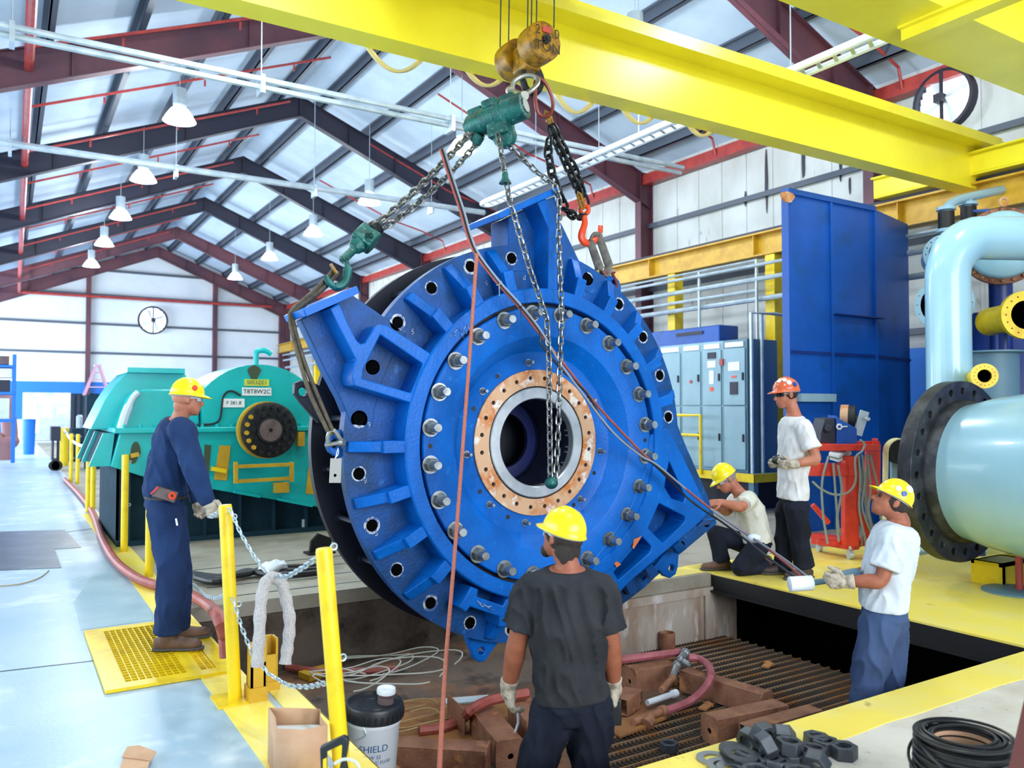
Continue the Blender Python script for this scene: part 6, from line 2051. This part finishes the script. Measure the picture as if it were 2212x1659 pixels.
def hat(root, c, f, u, m, s=1.0, bill=.05, lift=.038, stickers=()):
    """hard hat: ribbed dome, brim and bill, head band inside"""
    f, u, r = axes(f, u)
    o = c+u*lift*s-f*.004*s
    A, B, H = .103*s, .12*s, .117*s
    g = G(); n, k = 48, 12
    vs, fs = [], []
    for i in range(k+1):
        t = pi/2*i/k
        for j in range(n):
            a = 2*pi*j/n
            x, y, z = A*math.sin(t)*math.cos(a), B*math.sin(t)*math.sin(a), H*math.cos(t)
            ridge = .006*s*max(0, 1-abs(x)/(.014*s))**.5 * (1 if abs(y) < B*.9 else 0) + .004*s*max(0, 1-abs(abs(x)-.042*s)/(.009*s))**.5
            vs.append(o+r*x+f*y+u*(z+ridge*math.cos(t)**.3 if i < k else z))
    for ex, dz in ((1.03, -.004), (1.07, -.012)):
        for j in range(n):
            a = 2*pi*j/n
            e = bill*s*max(0, math.sin(a))**2.5*(ex-1)/.07
            vs.append(o+r*A*ex*math.cos(a)+f*(B*ex*math.sin(a)+e)+u*(dz*s - .012*s*max(0, math.sin(a))*(ex-1)/.07))
    for i in range(k+2):
        for j in range(n):
            j2 = (j+1) % n
            fs.append((i*n+j, i*n+j2, (i+1)*n+j2, (i+1)*n+j))
    g.add(vs, fs)
    ob = build(g, 'hard_hat', m, root, smooth=50)
    sd = ob.modifiers.new('shell', 'SOLIDIFY'); sd.thickness = .004; sd.offset = -1
    g = G(); g.tube([o+r*A*.9*math.cos(a)+f*B*.9*math.sin(a)-u*.018*s for a in [2*pi*i/28 for i in range(28)]], .012*s, 6, closed=True, flat=.3, up=r)
    build(g, 'head_band', 'wall_white', root)
    for (aa, tt, m2, sz) in stickers:
        nn = (r*math.sin(tt)*math.cos(aa)+f*math.sin(tt)*math.sin(aa)+u*math.cos(tt)).normalized()
        p = o+r*A*math.sin(tt)*math.cos(aa)+f*B*math.sin(tt)*math.sin(aa)+u*H*math.cos(tt)
        g = G(); g.lathe([(sz*s, -.01), (sz*s, .008), (0, .009)], p, nn, 16, cap=False); build(g, 'sticker', m2, ob)
    return ob


def glasses(root, c, f, u, m, s=1.0):
    f, u, r = axes(f, u)
    g = G()
    for k in (-1, 1):
        q = [c+(f*.1*math.cos(a)*1.0+f*.0+r*k*.078*math.sin(a)/math.sin(1.35)+u*.004)*s for a in [.12+.22*i for i in range(5)]]
        for i in range(4):
            a, b2 = q[i], q[i+1]
            g.add([a+u*.018*s, b2+u*.016*s, b2-u*.016*s, a-u*.02*s, a+u*.018*s+f*.004, b2+u*.016*s+f*.004, b2-u*.016*s+f*.004, a-u*.02*s+f*.004], [(0, 1, 2, 3), (7, 6, 5, 4), (0, 4, 5, 1), (3, 2, 6, 7)])
        g.bar(q[-1]+u*.006, c+(r*k*.083-f*.012+u*.006)*s, .003, .008)
    build(g, 'safety_glasses', m, root, smooth=40)


def hand(g, w, d, palm, thumb, curl=(.5, .6, .4), s=1.0, spread=.12, fat=1.0, tcurl=.5):
    """hand from the wrist w: d = direction of the fingers, palm = way the palm faces, thumb = side of the thumb"""
    d = V(d).normalized(); palm = V(palm); palm = (palm-d*palm.dot(d)).normalized()
    side = d.cross(palm)
    if side.dot(V(thumb)) < 0: side = -side
    R = Matrix((side, palm, d)).transposed()
    g.ball(w+d*.048*s, (.042*s*fat, .019*s*fat, .054*s), 14, 10, R)
    g.ball(w+d*.075*s, (.042*s*fat, .016*s*fat, .028*s), 14, 8, R)
    g.ball(w+d*.03*s+side*.022*s+palm*.008*s, (.02*s, .018*s, .034*s), 12, 8, R)
    limb(g, [w-d*.03*s, w+d*.02*s], [.03*s*fat, .032*s*fat], 12, 3)
    for i, (o, L, rr) in enumerate(((.03, .076, .0098), (.0105, .085, .0102), (-.009, .08, .0098), (-.028, .062, .0086))):
        p = w+d*(.092-.006*abs(i-1))*s+side*o*s
        dd = (d+side*(spread*(1.4-i)*.6)).normalized()
        pts = [p-d*.03*s, p]
        ang = 0
        for k, (seg, cv) in enumerate(zip((.45, .32, .23), curl)):
            ang += cv*(1+.1*i)
            v = dd*math.cos(ang)+palm*math.sin(ang)
            p = p+v*(L*seg*s); pts.append(p)
        g.tube([V(x) for x in pts], [rr*1.05*s*fat, rr*1.08*s*fat, rr*s*fat, rr*.94*s*fat, rr*.8*s*fat], 10)
        g.ball(pts[-1], rr*.82*s*fat, 10, 6)
    p = w+d*.022*s+side*.03*s
    pts = [p, p+(d*.55+side*.75+palm*.25).normalized()*.038*s]
    v = (d*.9+side*(.45-.5*tcurl)+palm*(.3+.6*tcurl)).normalized()
    pts.append(pts[-1]+v*.03*s); pts.append(pts[-1]+(v+palm*.3*tcurl).normalized()*.026*s)
    g.tube(pts, [.015*s*fat, .0125*s*fat, .0115*s*fat, .0095*s*fat], 10); g.ball(pts[-1], .0096*s*fat, 10, 6)


def boot(g, gs, ankle, f, L=.29, z0=0.0, toe_up=0.0):
    """work boot; g upper, gs sole"""
    f = V(f).normalized(); r = f.cross(ZV).normalized(); u = r.cross(f)
    if u.z < 0: u = -u
    h = ankle-f*.075
    h = V((h.x, h.y, z0)) if z0 is not None else h-u*.09
    limb(g, [ankle+u*.06, ankle, h+f*.06+u*.05], [.056, .054, .05], 12, 3)
    loft(g, [(h+f*-.005+u*.045, .032, .034), (h+f*.05+u*.055, .04, .05), (h+f*.12+u*.052, .044, .045), (h+f*.2+u*.042, .05, .034), (h+f*(L-.03)+u*.04, .044, .03), (h+f*L+u*.034, .022, .016)], r)
    loft(gs, [(h+f*-.014+u*.012, .03, .012), (h+f*.05+u*.012, .041, .012), (h+f*.12+u*.013, .04, .011), (h+f*.2+u*.012, .053, .012), (h+f*(L-.02)+u*.012, .046, .012), (h+f*(L+.012)+u*.014, .022, .01)], r, p=3)


def person(name_loc, label, J):
    """J: joints in world space and clothing; everything a worker needs"""
    t = thing('person', name_loc, label, 'person')
    s = J.get('s', 1.0)
    f, u = J['face'], J['hup']
    r = V(J['right']).normalized()
    hc_, nk, ch, wa, pe = J['head'], J['neck'], J['chest'], J['waist'], J['pelvis']
    # body
    g = G()
    head(g, hc_, f, u, s)
    limb(g, [hc_-V(u).normalized()*.05*s-V(f).normalized()*.022*s, nk, nk-(nk-ch).normalized()*.05], [.056*s, .06*s, .075*s], 16)
    loft(g, [(pe-(wa-pe)*.3, .12, .08), (pe, .135, .09), (wa, .122, .085), (ch, .16, .11), (nk-(nk-ch)*.35, .15, .09), (nk-(nk-ch)*.1, .08, .065)], r)
    for sd in ('L', 'R'):
        S_, E_, W_ = J['sh'+sd], J['el'+sd], J['wr'+sd]
        limb(g, [ch.lerp(S_, .6), S_, S_.lerp(E_, .5), E_, E_.lerp(W_, .35), W_], [.07, .062, .05*s*J.get('arm', 1), .043*s*J.get('arm', 1), .046*s*J.get('arm', 1), .03*s*J.get('arm', 1)])
        Hh, K_, A_ = J['hp'+sd], J['kn'+sd], J['an'+sd]
        limb(g, [Hh, Hh.lerp(K_, .5), K_, K_.lerp(A_, .4), A_], [.085, .074, .056, .055, .04])
        if 'hand'+sd in J and not J.get('gloves', True): hand(g, W_, *J['hand'+sd])
    build(fuse(g, J.get('vox', .0075), 3), 'body', J['skin'], t, smooth=80)
    eyes(t, hc_, f, u, s)
    # shirt
    k = J.get('girth', 1.0)
    g = G()
    top = nk-(nk-ch)*.12
    hem = J['hem']
    secs = [(hem, .185*k, .135*k), (hem.lerp(wa, .5), .18*k, .132*k), (wa, .172*k, .128*k), (wa.lerp(ch, .5), .182*k, .135*k), (ch, .19*k, .138*k), (nk-(nk-ch)*.42, .185*k, .118*k), (nk-(nk-ch)*.2, .135*k, .098*k), (top, .082*k, .08*k)]
    loft(g, secs, r)
    for sd in ('L', 'R'):
        S_, E_, W_ = J['sh'+sd], J['el'+sd], J['wr'+sd]
        if J['sleeve'] == 'long':
            limb(g, [ch.lerp(S_, .55), S_, S_.lerp(E_, .5), E_, E_.lerp(W_, .5), E_.lerp(W_, .95)], [.08, .085, .075, .068, .06, .05])
        else:
            e_ = S_.lerp(E_, J.get('sl', .72))
            limb(g, [ch.lerp(S_, .55), S_, S_.lerp(e_, .5)], [.085, .088*k, .084*k])
            g.tube([S_, S_.lerp(e_, .5), e_], [.086*k, .084*k, .088*k], 18)
    o = build(fuse(g, J.get('cvox', .011), 4, J.get('fold', .011), J.get('seed', 1.0)), 'shirt', J['shirt'], t, smooth=80)
    # trousers
    g = G()
    w2 = pe.lerp(wa, .7)
    loft(g, [(pe-(wa-pe)*.45, .12*k, .09*k), (pe, .17*k, .12*k), (w2, .156*k, .11*k)], r)
    for sd in ('L', 'R'):
        Hh, K_, A_ = J['hp'+sd], J['kn'+sd], J['an'+sd]
        tw = J.get('leg', 1.0)
        limb(g, [Hh, Hh.lerp(K_, .5), K_], [.115*tw, .105*tw, .09*tw])
        limb(g, [K_, K_.lerp(A_, .5)], [.09*tw, .088*tw])
        g.tube([K_, K_.lerp(A_, .5), A_.lerp(K_, .02)], [.09*tw, .086*tw, .088*tw], 18)
    build(fuse(g, J.get('cvox', .011), 4, J.get('fold', .011)*.9, J.get('seed', 1.0)+7, (11, 11, 3)), 'trousers', J['trousers'], t, smooth=80)
    # boots and gloves
    for sd in ('L', 'R'):
        g, gs = G(), G()
        boot(g, gs, J['an'+sd], J['toe'+sd], z0=J.get('floor'+sd, J.get('floor')))
        b = build(fuse(g, .008, 3), 'boot', J['boots'], t, smooth=80)
        build(gs, 'sole', 'sole', b)
        if J.get('gloves', True) and 'hand'+sd in J:
            g = G()
            W_ = J['wr'+sd]
            h_ = J['hand'+sd]
            hand(g, W_, *h_, fat=J.get('gfat', 1.2))
            e_ = (W_-J['el'+sd]).normalized()
            g.tube([W_-e_*.05, W_-e_*.02, W_], [.046, .041, .036], 14)
            build(fuse(g, .0048, 2), 'glove', 'glove_white', t, smooth=80)
    return t


def hairpiece(root, m, c, f, u, lo=-.09, back=True, amp=.012, s=1.0, seed=0.0, thick=.006):
    """hair below the hard hat, round the back and sides of the head"""
    f, u, r = axes(f, u)
    R = Matrix((r, f, u)).transposed()
    g = G()
    g.ball(c+(u*.02-f*.018)*s, ((.08+thick)*s, (.094+thick)*s, (.088+thick)*s), 24, 14, R)
    if lo < -.06: g.ball(c+(-f*.055+u*(lo*.5))*s, ((.066+thick)*s, (.05+thick)*s, (abs(lo)*.75)*s), 20, 12, R)
    h = fuse(g, .0045, 1)
    keep = []
    vs = []
    for p in h.v:
        q = V(p)-c
        y, z, x = q.dot(f)/s, q.dot(u)/s, q.dot(r)/s
        n_ = q.normalized()
        vs.append(V(p)+n_*amp*noise.noise(V((x*40+seed, y*40, z*9))))
    ok = []
    for p in h.v:
        q = V(p)-c
        y, z, x = q.dot(f)/s, q.dot(u)/s, q.dot(r)/s
        ok.append(y < .035-max(0, -.02-z)*1.2 or z > .06)
    g2 = G(); g2.v = [tuple(p) for p in vs]; g2.f = [fc_ for fc_ in h.f if all(ok[i] for i in fc_)]; g2.m = [0]*len(g2.f)
    return build(g2, 'hair', m, root, smooth=60)


def mk(D):
    return lambda px, py, dd=0.0: P(px, py, d=D+dd)


# man in navy at the left, standing on the yellow grate
q0 = P(370, 1398, Z=.02); D = (q0-EYE).dot(FW); j = mk(D)
f = (RT*.9+FV*.42).normalized(); rt = f.cross(ZV)        # his right side faces the camera
A = dict(s=.9, face=(RT*.86+FV*.5+ZV*-.05), hup=ZV-f*.08, right=rt, head=j(405, 862), neck=j(389, 902), chest=j(378, 950, .02), waist=j(358, 1042, .02), pelvis=j(356, 1092, .02), hem=j(358, 1070, .02),
         shR=j(392, 928, -.17), elR=j(418, 1010, -.23), wrR=j(447, 1083, -.18), shL=j(392, 925, .2), elL=j(405, 1010, .26), wrL=j(426, 1080, .24),
         hpR=j(356, 1108, -.07), knR=j(372, 1240, -.08), anR=j(362, 1372, -.08), hpL=j(366, 1106, .12), knL=j(384, 1235, .14), anL=j(382, 1362, .16),
         toeR=(RT*.97+FV*.12), toeL=(RT*.9+FV*.4), floor=.022, sleeve='long', shirt='cloth_navy', trousers='cloth_navy', boots='boot_brown', skin='skin', seed=2.0, girth=1.0, fold=.015, leg=.95,
         handR=((RT*.55-ZV*.8), -FV, RT*.8+ZV*.3, (.7, .8, .5)), handL=((RT*.3-ZV*.9), -FV, RT*.9, (.6, .7, .5)))
pa_ = person(V((q0.x, q0.y, .022)), 'person in navy work clothes and yellow hard hat standing on the yellow floor grate', A)
hat(pa_, A['head'], A['face']-ZV*.02, A['hup'], 'helmet_yellow', .9, stickers=((2.6, 1.35, 'screen_blue', .02), (2.1, 1.1, 'hook_orange', .03), (.3, 1.2, 'hook_orange', .02)))
glasses(pa_, A['head'], A['face'], A['hup'], 'lens_clear', .9)
hairpiece(pa_, 'skin', A['head'], A['face'], A['hup'], lo=-.05, amp=.002, thick=-.002, s=.9)
g = G()
wc = j(358, 1066, .02)
ring = [wc + rt*(.178*math.cos(a)) + f*(.13*math.sin(a)) - ZV*.005 for a in [2*pi*i/40 for i in range(40)]]
g.tube(ring, .024, 8, closed=True, flat=.25, up=ZV); build(g, 'belt', 'boot_dark', pa_)
g = G(); a_, b_ = j(334, 1060, -.2), j(381, 1075, -.17); g.bar(a_, b_, .03, .07); bp_ = build(g, 'belt_pouch', 'brown_grey', pa_, .006)
g = G(); g.torus(j(372, 1071, -.2), FW, .018, .008, 14, 6); build(g, 'ring', 'hook_orange', bp_)
g = G(); g.bar(j(333, 1058, -.215), j(336, 1061, -.215), .02, .06); build(g, 'stripe', 'label_red', bp_)
g = G(); g.cyl(j(380, 1120, -.19), j(383, 1135, -.19), .006, 8); build(g, 'pen', 'wall_white', pa_)

# person in the dark shirt in the pit, seen from behind
D = 4.0; j = mk(D)
base = V((j(1225, 1700).x, j(1225, 1700).y, PZ))
f = (FV*.97-RT*.2).normalized(); rt = f.cross(ZV)
B = dict(s=.95, face=(-RT*.66+FV*.72+ZV*.22), hup=(ZV*.9+RT*.36-FV*.24), right=rt, head=j(1214, 1160), neck=j(1226, 1218, -.03), chest=j(1222, 1300), waist=j(1232, 1435), pelvis=j(1238, 1520), hem=j(1236, 1508),
         shL=j(1152, 1272), elL=j(1119, 1380, .02), wrL=j(1098, 1486, .1), shR=j(1294, 1272), elR=j(1318, 1385, .02), wrR=j(1326, 1482, .12),
         hpL=j(1200, 1530), knL=j(1148, 1690, .03), hpR=j(1275, 1530), knR=j(1274, 1690, .03),
         toeL=(FV*.9-RT*.35), toeR=(FV*.95+RT*.2), floor=PZ+.004, sleeve='short', sl=.78, shirt='cloth_black', trousers='cloth_dark', boots='boot_dark', skin='skin_tan', seed=11.0, girth=1.0, fold=.023, leg=.95, arm=1.22, gfat=1.3, cvox=.009, vox=.0065,
         handL=((-ZV*.95+RT*.1), RT*.9+FV*.3, FV*.9-RT*.2, (.5, .7, .5)), handR=((-ZV*.95+RT*.05), -RT*.9+FV*.3, FV*.9, (.8, .9, .6)))
for sd in ('L', 'R'):
    k_ = B['kn'+sd]; B['an'+sd] = V((k_.x-.02*(1 if sd == 'L' else -1), k_.y-.03, PZ+.1))
pb_ = person(base, 'person in charcoal t-shirt and yellow hard hat standing in the pit, back to the camera', B)
hat(pb_, B['head'], B['face'], B['hup'], 'helmet_yellow', .97)
glasses(pb_, B['head'], B['face'], B['hup'], 'lens_clear')
hairpiece(pb_, 'hair_dark', B['head'], B['face'], B['hup'], lo=-.12, amp=.014, seed=3, s=.95)
g = G(); w_ = B['wrR']; g.bar(w_+V((0, 0, -.06)), w_+V((0, 0, -.19)), .07, .05, FW); tl_ = single(g, 'tool', 'lid_black', 'black box-shaped tool held in the right glove of the dark-shirted person', 'tool', bevel=.006)
g = G(); w_ = B['wrL']; q = [w_+FV*.0+V((.03, 0, -.1)), w_+RT*.045+V((0, 0, -.12)), w_+RT*.05+V((0, 0, -.17)), w_+RT*.035+V((0, 0, -.22))]
g.tube(spline(q, 5), .007, 8); single(g, 'wire_hook', 'galv', 'thin curved metal hook held in the left glove of the dark-shirted person', 'tool')

g = G(); c_, f_, u_ = B['head'], V(B['face']).normalized(), V(B['hup']).normalized()
g.ball(c_+f_*.058-u_*.1, (.03, .03, .034), 14, 10); g.ball(c_+f_*.04-u_*.085, (.046, .04, .03), 14, 10)
build(fuse(g, .006, 2), 'beard', 'hair_dark', pb_, smooth=60)

# tall man in the white t-shirt on the deck
q0 = P(1708, 1245, Z=.004); D = (q0-EYE).dot(FW); j = mk(D)
f = (-RT*.96-FV*.1).normalized(); rt = f.cross(ZV)       # left side towards the camera
C = dict(s=1.06, face=(-RT*.97-FV*.15-ZV*.1), hup=ZV-RT*.05, right=rt, head=j(1698, 852), neck=j(1714, 892), chest=j(1717, 945), waist=j(1714, 1035), pelvis=j(1714, 1080), hem=j(1712, 1078),
         shL=j(1735, 922, -.17), elL=j(1763, 992, -.26), wrL=j(1712, 1004, -.3), shR=j(1708, 918, .19), elR=j(1716, 985, .25), wrR=j(1682, 1000, .06),
         hpL=j(1722, 1098, -.1), knL=j(1728, 1170, -.1), anL=j(1738, 1228, -.1), hpR=j(1704, 1098, .12), knR=j(1694, 1168, .12), anR=j(1692, 1234, .1),
         toeL=(-RT*.9-FV*.3), toeR=(-RT*.97-FV*.1), floor=.006, sleeve='short', sl=.7, shirt='cloth_white', trousers='cloth_dark', boots='boot_dark', skin='skin', seed=5.0, fold=.016, girth=.96,
         handL=((-RT*.95+ZV*.0), ZV*.3+FV*.9, ZV*.9, (.7, .8, .5)), handR=((-RT*.9-FV*.2), -ZV*.2-FV*.9, ZV*.9, (.7, .8, .5)))
pc_ = person(V((q0.x, q0.y, .006)), 'person in white t-shirt, sunglasses and orange hard hat standing on the yellow deck', C)
hat(pc_, C['head'], C['face']+ZV*.05, C['hup'], 'helmet_orange', 1.06, stickers=((3.0, 1.0, 'wall_white', .022), (2.6, .7, 'wall_white', .02), (3.5, 1.15, 'screen_blue', .022), (2.0, .8, 'wall_white', .018)))
glasses(pc_, C['head'], C['face'], C['hup'], 'lens_dark')
hairpiece(pc_, 'hair_dark', C['head'], C['face'], C['hup'], lo=-.05, amp=.004, thick=.005)
g = G(); p, q = j(1700, 1000, -.24), j(1672, 994, -.2); g.cyl(p, q, .035, 14); g.cyl(q, q+(q-p)*.15, .028, 14); g.cyl(q+V((0, 0, .03)), q+RT*.05+V((0, 0, .045)), .006, 6)
single(g, 'handheld_device', 'lid_black', 'small black device held at the waist by the man in sunglasses', 'device')

# man kneeling at the deck edge, hand on the right foot of the casing
D = 7.95; j = mk(D)
q0 = P(1600, 1238, Z=.0)
f = (-RT*.92-FV*.25).normalized(); rt = f.cross(ZV)
Dk = dict(s=1.02, face=(-RT*.82-FV*.12-ZV*.5), hup=(ZV*.85-RT*.45), right=rt, head=j(1567, 1034), neck=j(1596, 1064), chest=j(1618, 1100), waist=j(1632, 1150), pelvis=j(1637, 1178), hem=j(1636, 1170),
          shL=j(1617, 1078, -.19), elL=j(1600, 1096, -.38), wrL=j(1556, 1085, -.5), shR=j(1592, 1080, .19), elR=j(1570, 1105, .2), wrR=j(1545, 1092, -.1),
          hpL=j(1636, 1184, -.1), knL=j(1598, 1226, -.16), anL=j(1654, 1224, -.02), hpR=j(1625, 1180, .12), knR=j(1546, 1152, .12), anR=j(1561, 1214, .12),
          toeL=(RT*.8+FV*.2-ZV*.2), toeR=(-RT*.95-FV*.1), floorR=.006, floorL=.03, floor=.006, sleeve='short', sl=.72, shirt='cloth_stained', trousers='cloth_dark', boots='boot_brown', skin='skin', seed=8.0, fold=.015, girth=.94, leg=.92, gloves=False,
          handL=((-RT*.95-ZV*.0-FV*.2), -ZV*.7+FV*.5, -FV*.6+ZV*.4, (.35, .4, .3)), handR=((-RT*.95-FV*.3), -ZV*.8, FV, (.4, .5, .3)))
pd_ = person(V((q0.x, q0.y, .006)), 'person kneeling at the deck edge in stained pale t-shirt and yellow hard hat', Dk)
hat(pd_, Dk['head'], Dk['face'], Dk['hup'], 'helmet_yellow', 1.0)
glasses(pd_, Dk['head'], Dk['face'], Dk['hup'], 'lens_clear')
hairpiece(pd_, 'hair_grey', Dk['head'], Dk['face'], Dk['hup'], lo=-.05, amp=.004, thick=.005)

# man in the pit on the right holding the hose control
D = 4.95; j = mk(D)
base = V((j(1900, 1500).x, j(1900, 1500).y, PZ))
f = (-RT*.9+FV*.3).normalized(); rt = f.cross(ZV)
E = dict(s=.97, face=(-RT*.82+FV*.1+ZV*.42), hup=(ZV*.85+RT*.5), right=rt, head=j(1926, 1082), neck=j(1943, 1124), chest=j(1927, 1180), waist=j(1910, 1270), pelvis=j(1909, 1330), hem=j(1908, 1312),
         shL=j(1931, 1162, -.16), elL=j(1902, 1254, -.2), wrL=j(1826, 1257, -.14), shR=j(1936, 1158, .2), elR=j(1880, 1235, .26), wrR=j(1822, 1250, .08),
         hpL=j(1898, 1350, -.08), knL=j(1872, 1490, -.1), hpR=j(1922, 1350, .1), knR=j(1916, 1495, .12),
         toeL=(-RT*.9+FV*.2), toeR=(-RT*.8+FV*.5), floor=PZ+.004, sleeve='short', sl=.74, shirt='cloth_lightgrey', trousers='cloth_blue', boots='boot_dark', skin='skin_tan', seed=15.0, fold=.018, girth=1.0, leg=.98, cvox=.0095, vox=.007,
         handL=((-RT*.95+ZV*.05), FV*.9+ZV*.2, ZV*.8+FV*.3, (.9, .95, .6)), handR=((-RT*.95), -FV*.9, ZV*.8, (.9, .95, .6)))
for sd in ('L', 'R'):
    k_ = E['kn'+sd]; E['an'+sd] = V((k_.x-.03, k_.y+.0, PZ+.1))
pe_ = person(base, 'person in pale grey t-shirt and yellow hard hat holding the control in the pit', E)
hat(pe_, E['head'], E['face']+ZV*.1, E['hup'], 'helmet_yellow', .9, stickers=((3.2, 1.3, 'screen_blue', .018), (3.5, .8, 'wall_white', .025), (2.8, 1.2, 'wall_white', .018)))
hairpiece(pe_, 'hair_dark', E['head'], E['face'], E['hup'], lo=-.06, amp=.005, thick=.004)
ct = thing('hose_control', j(1790, 1255), 'grey and white cylindrical control on the hose end, held in two gloves', 'tool')
g = G(); a_, b_ = j(1756, 1259, .0), j(1704, 1262, .0); g.lathe([(.03, 0), (.045, .005), (.045, (b_-a_).length-.005), (.035, (b_-a_).length)], a_, b_-a_, 20); build(g, 'connector', 'wall_white', ct)
g = G(); g.cyl(j(1756, 1259), j(1800, 1252), .018, 12); g.tube([j(1800, 1252), j(1825, 1243), j(1848, 1240)], [.022, .032, .036], 14); g.ball(j(1848, 1240), .036, 14, 8); build(g, 'grip', 'cabinet_dark', ct)
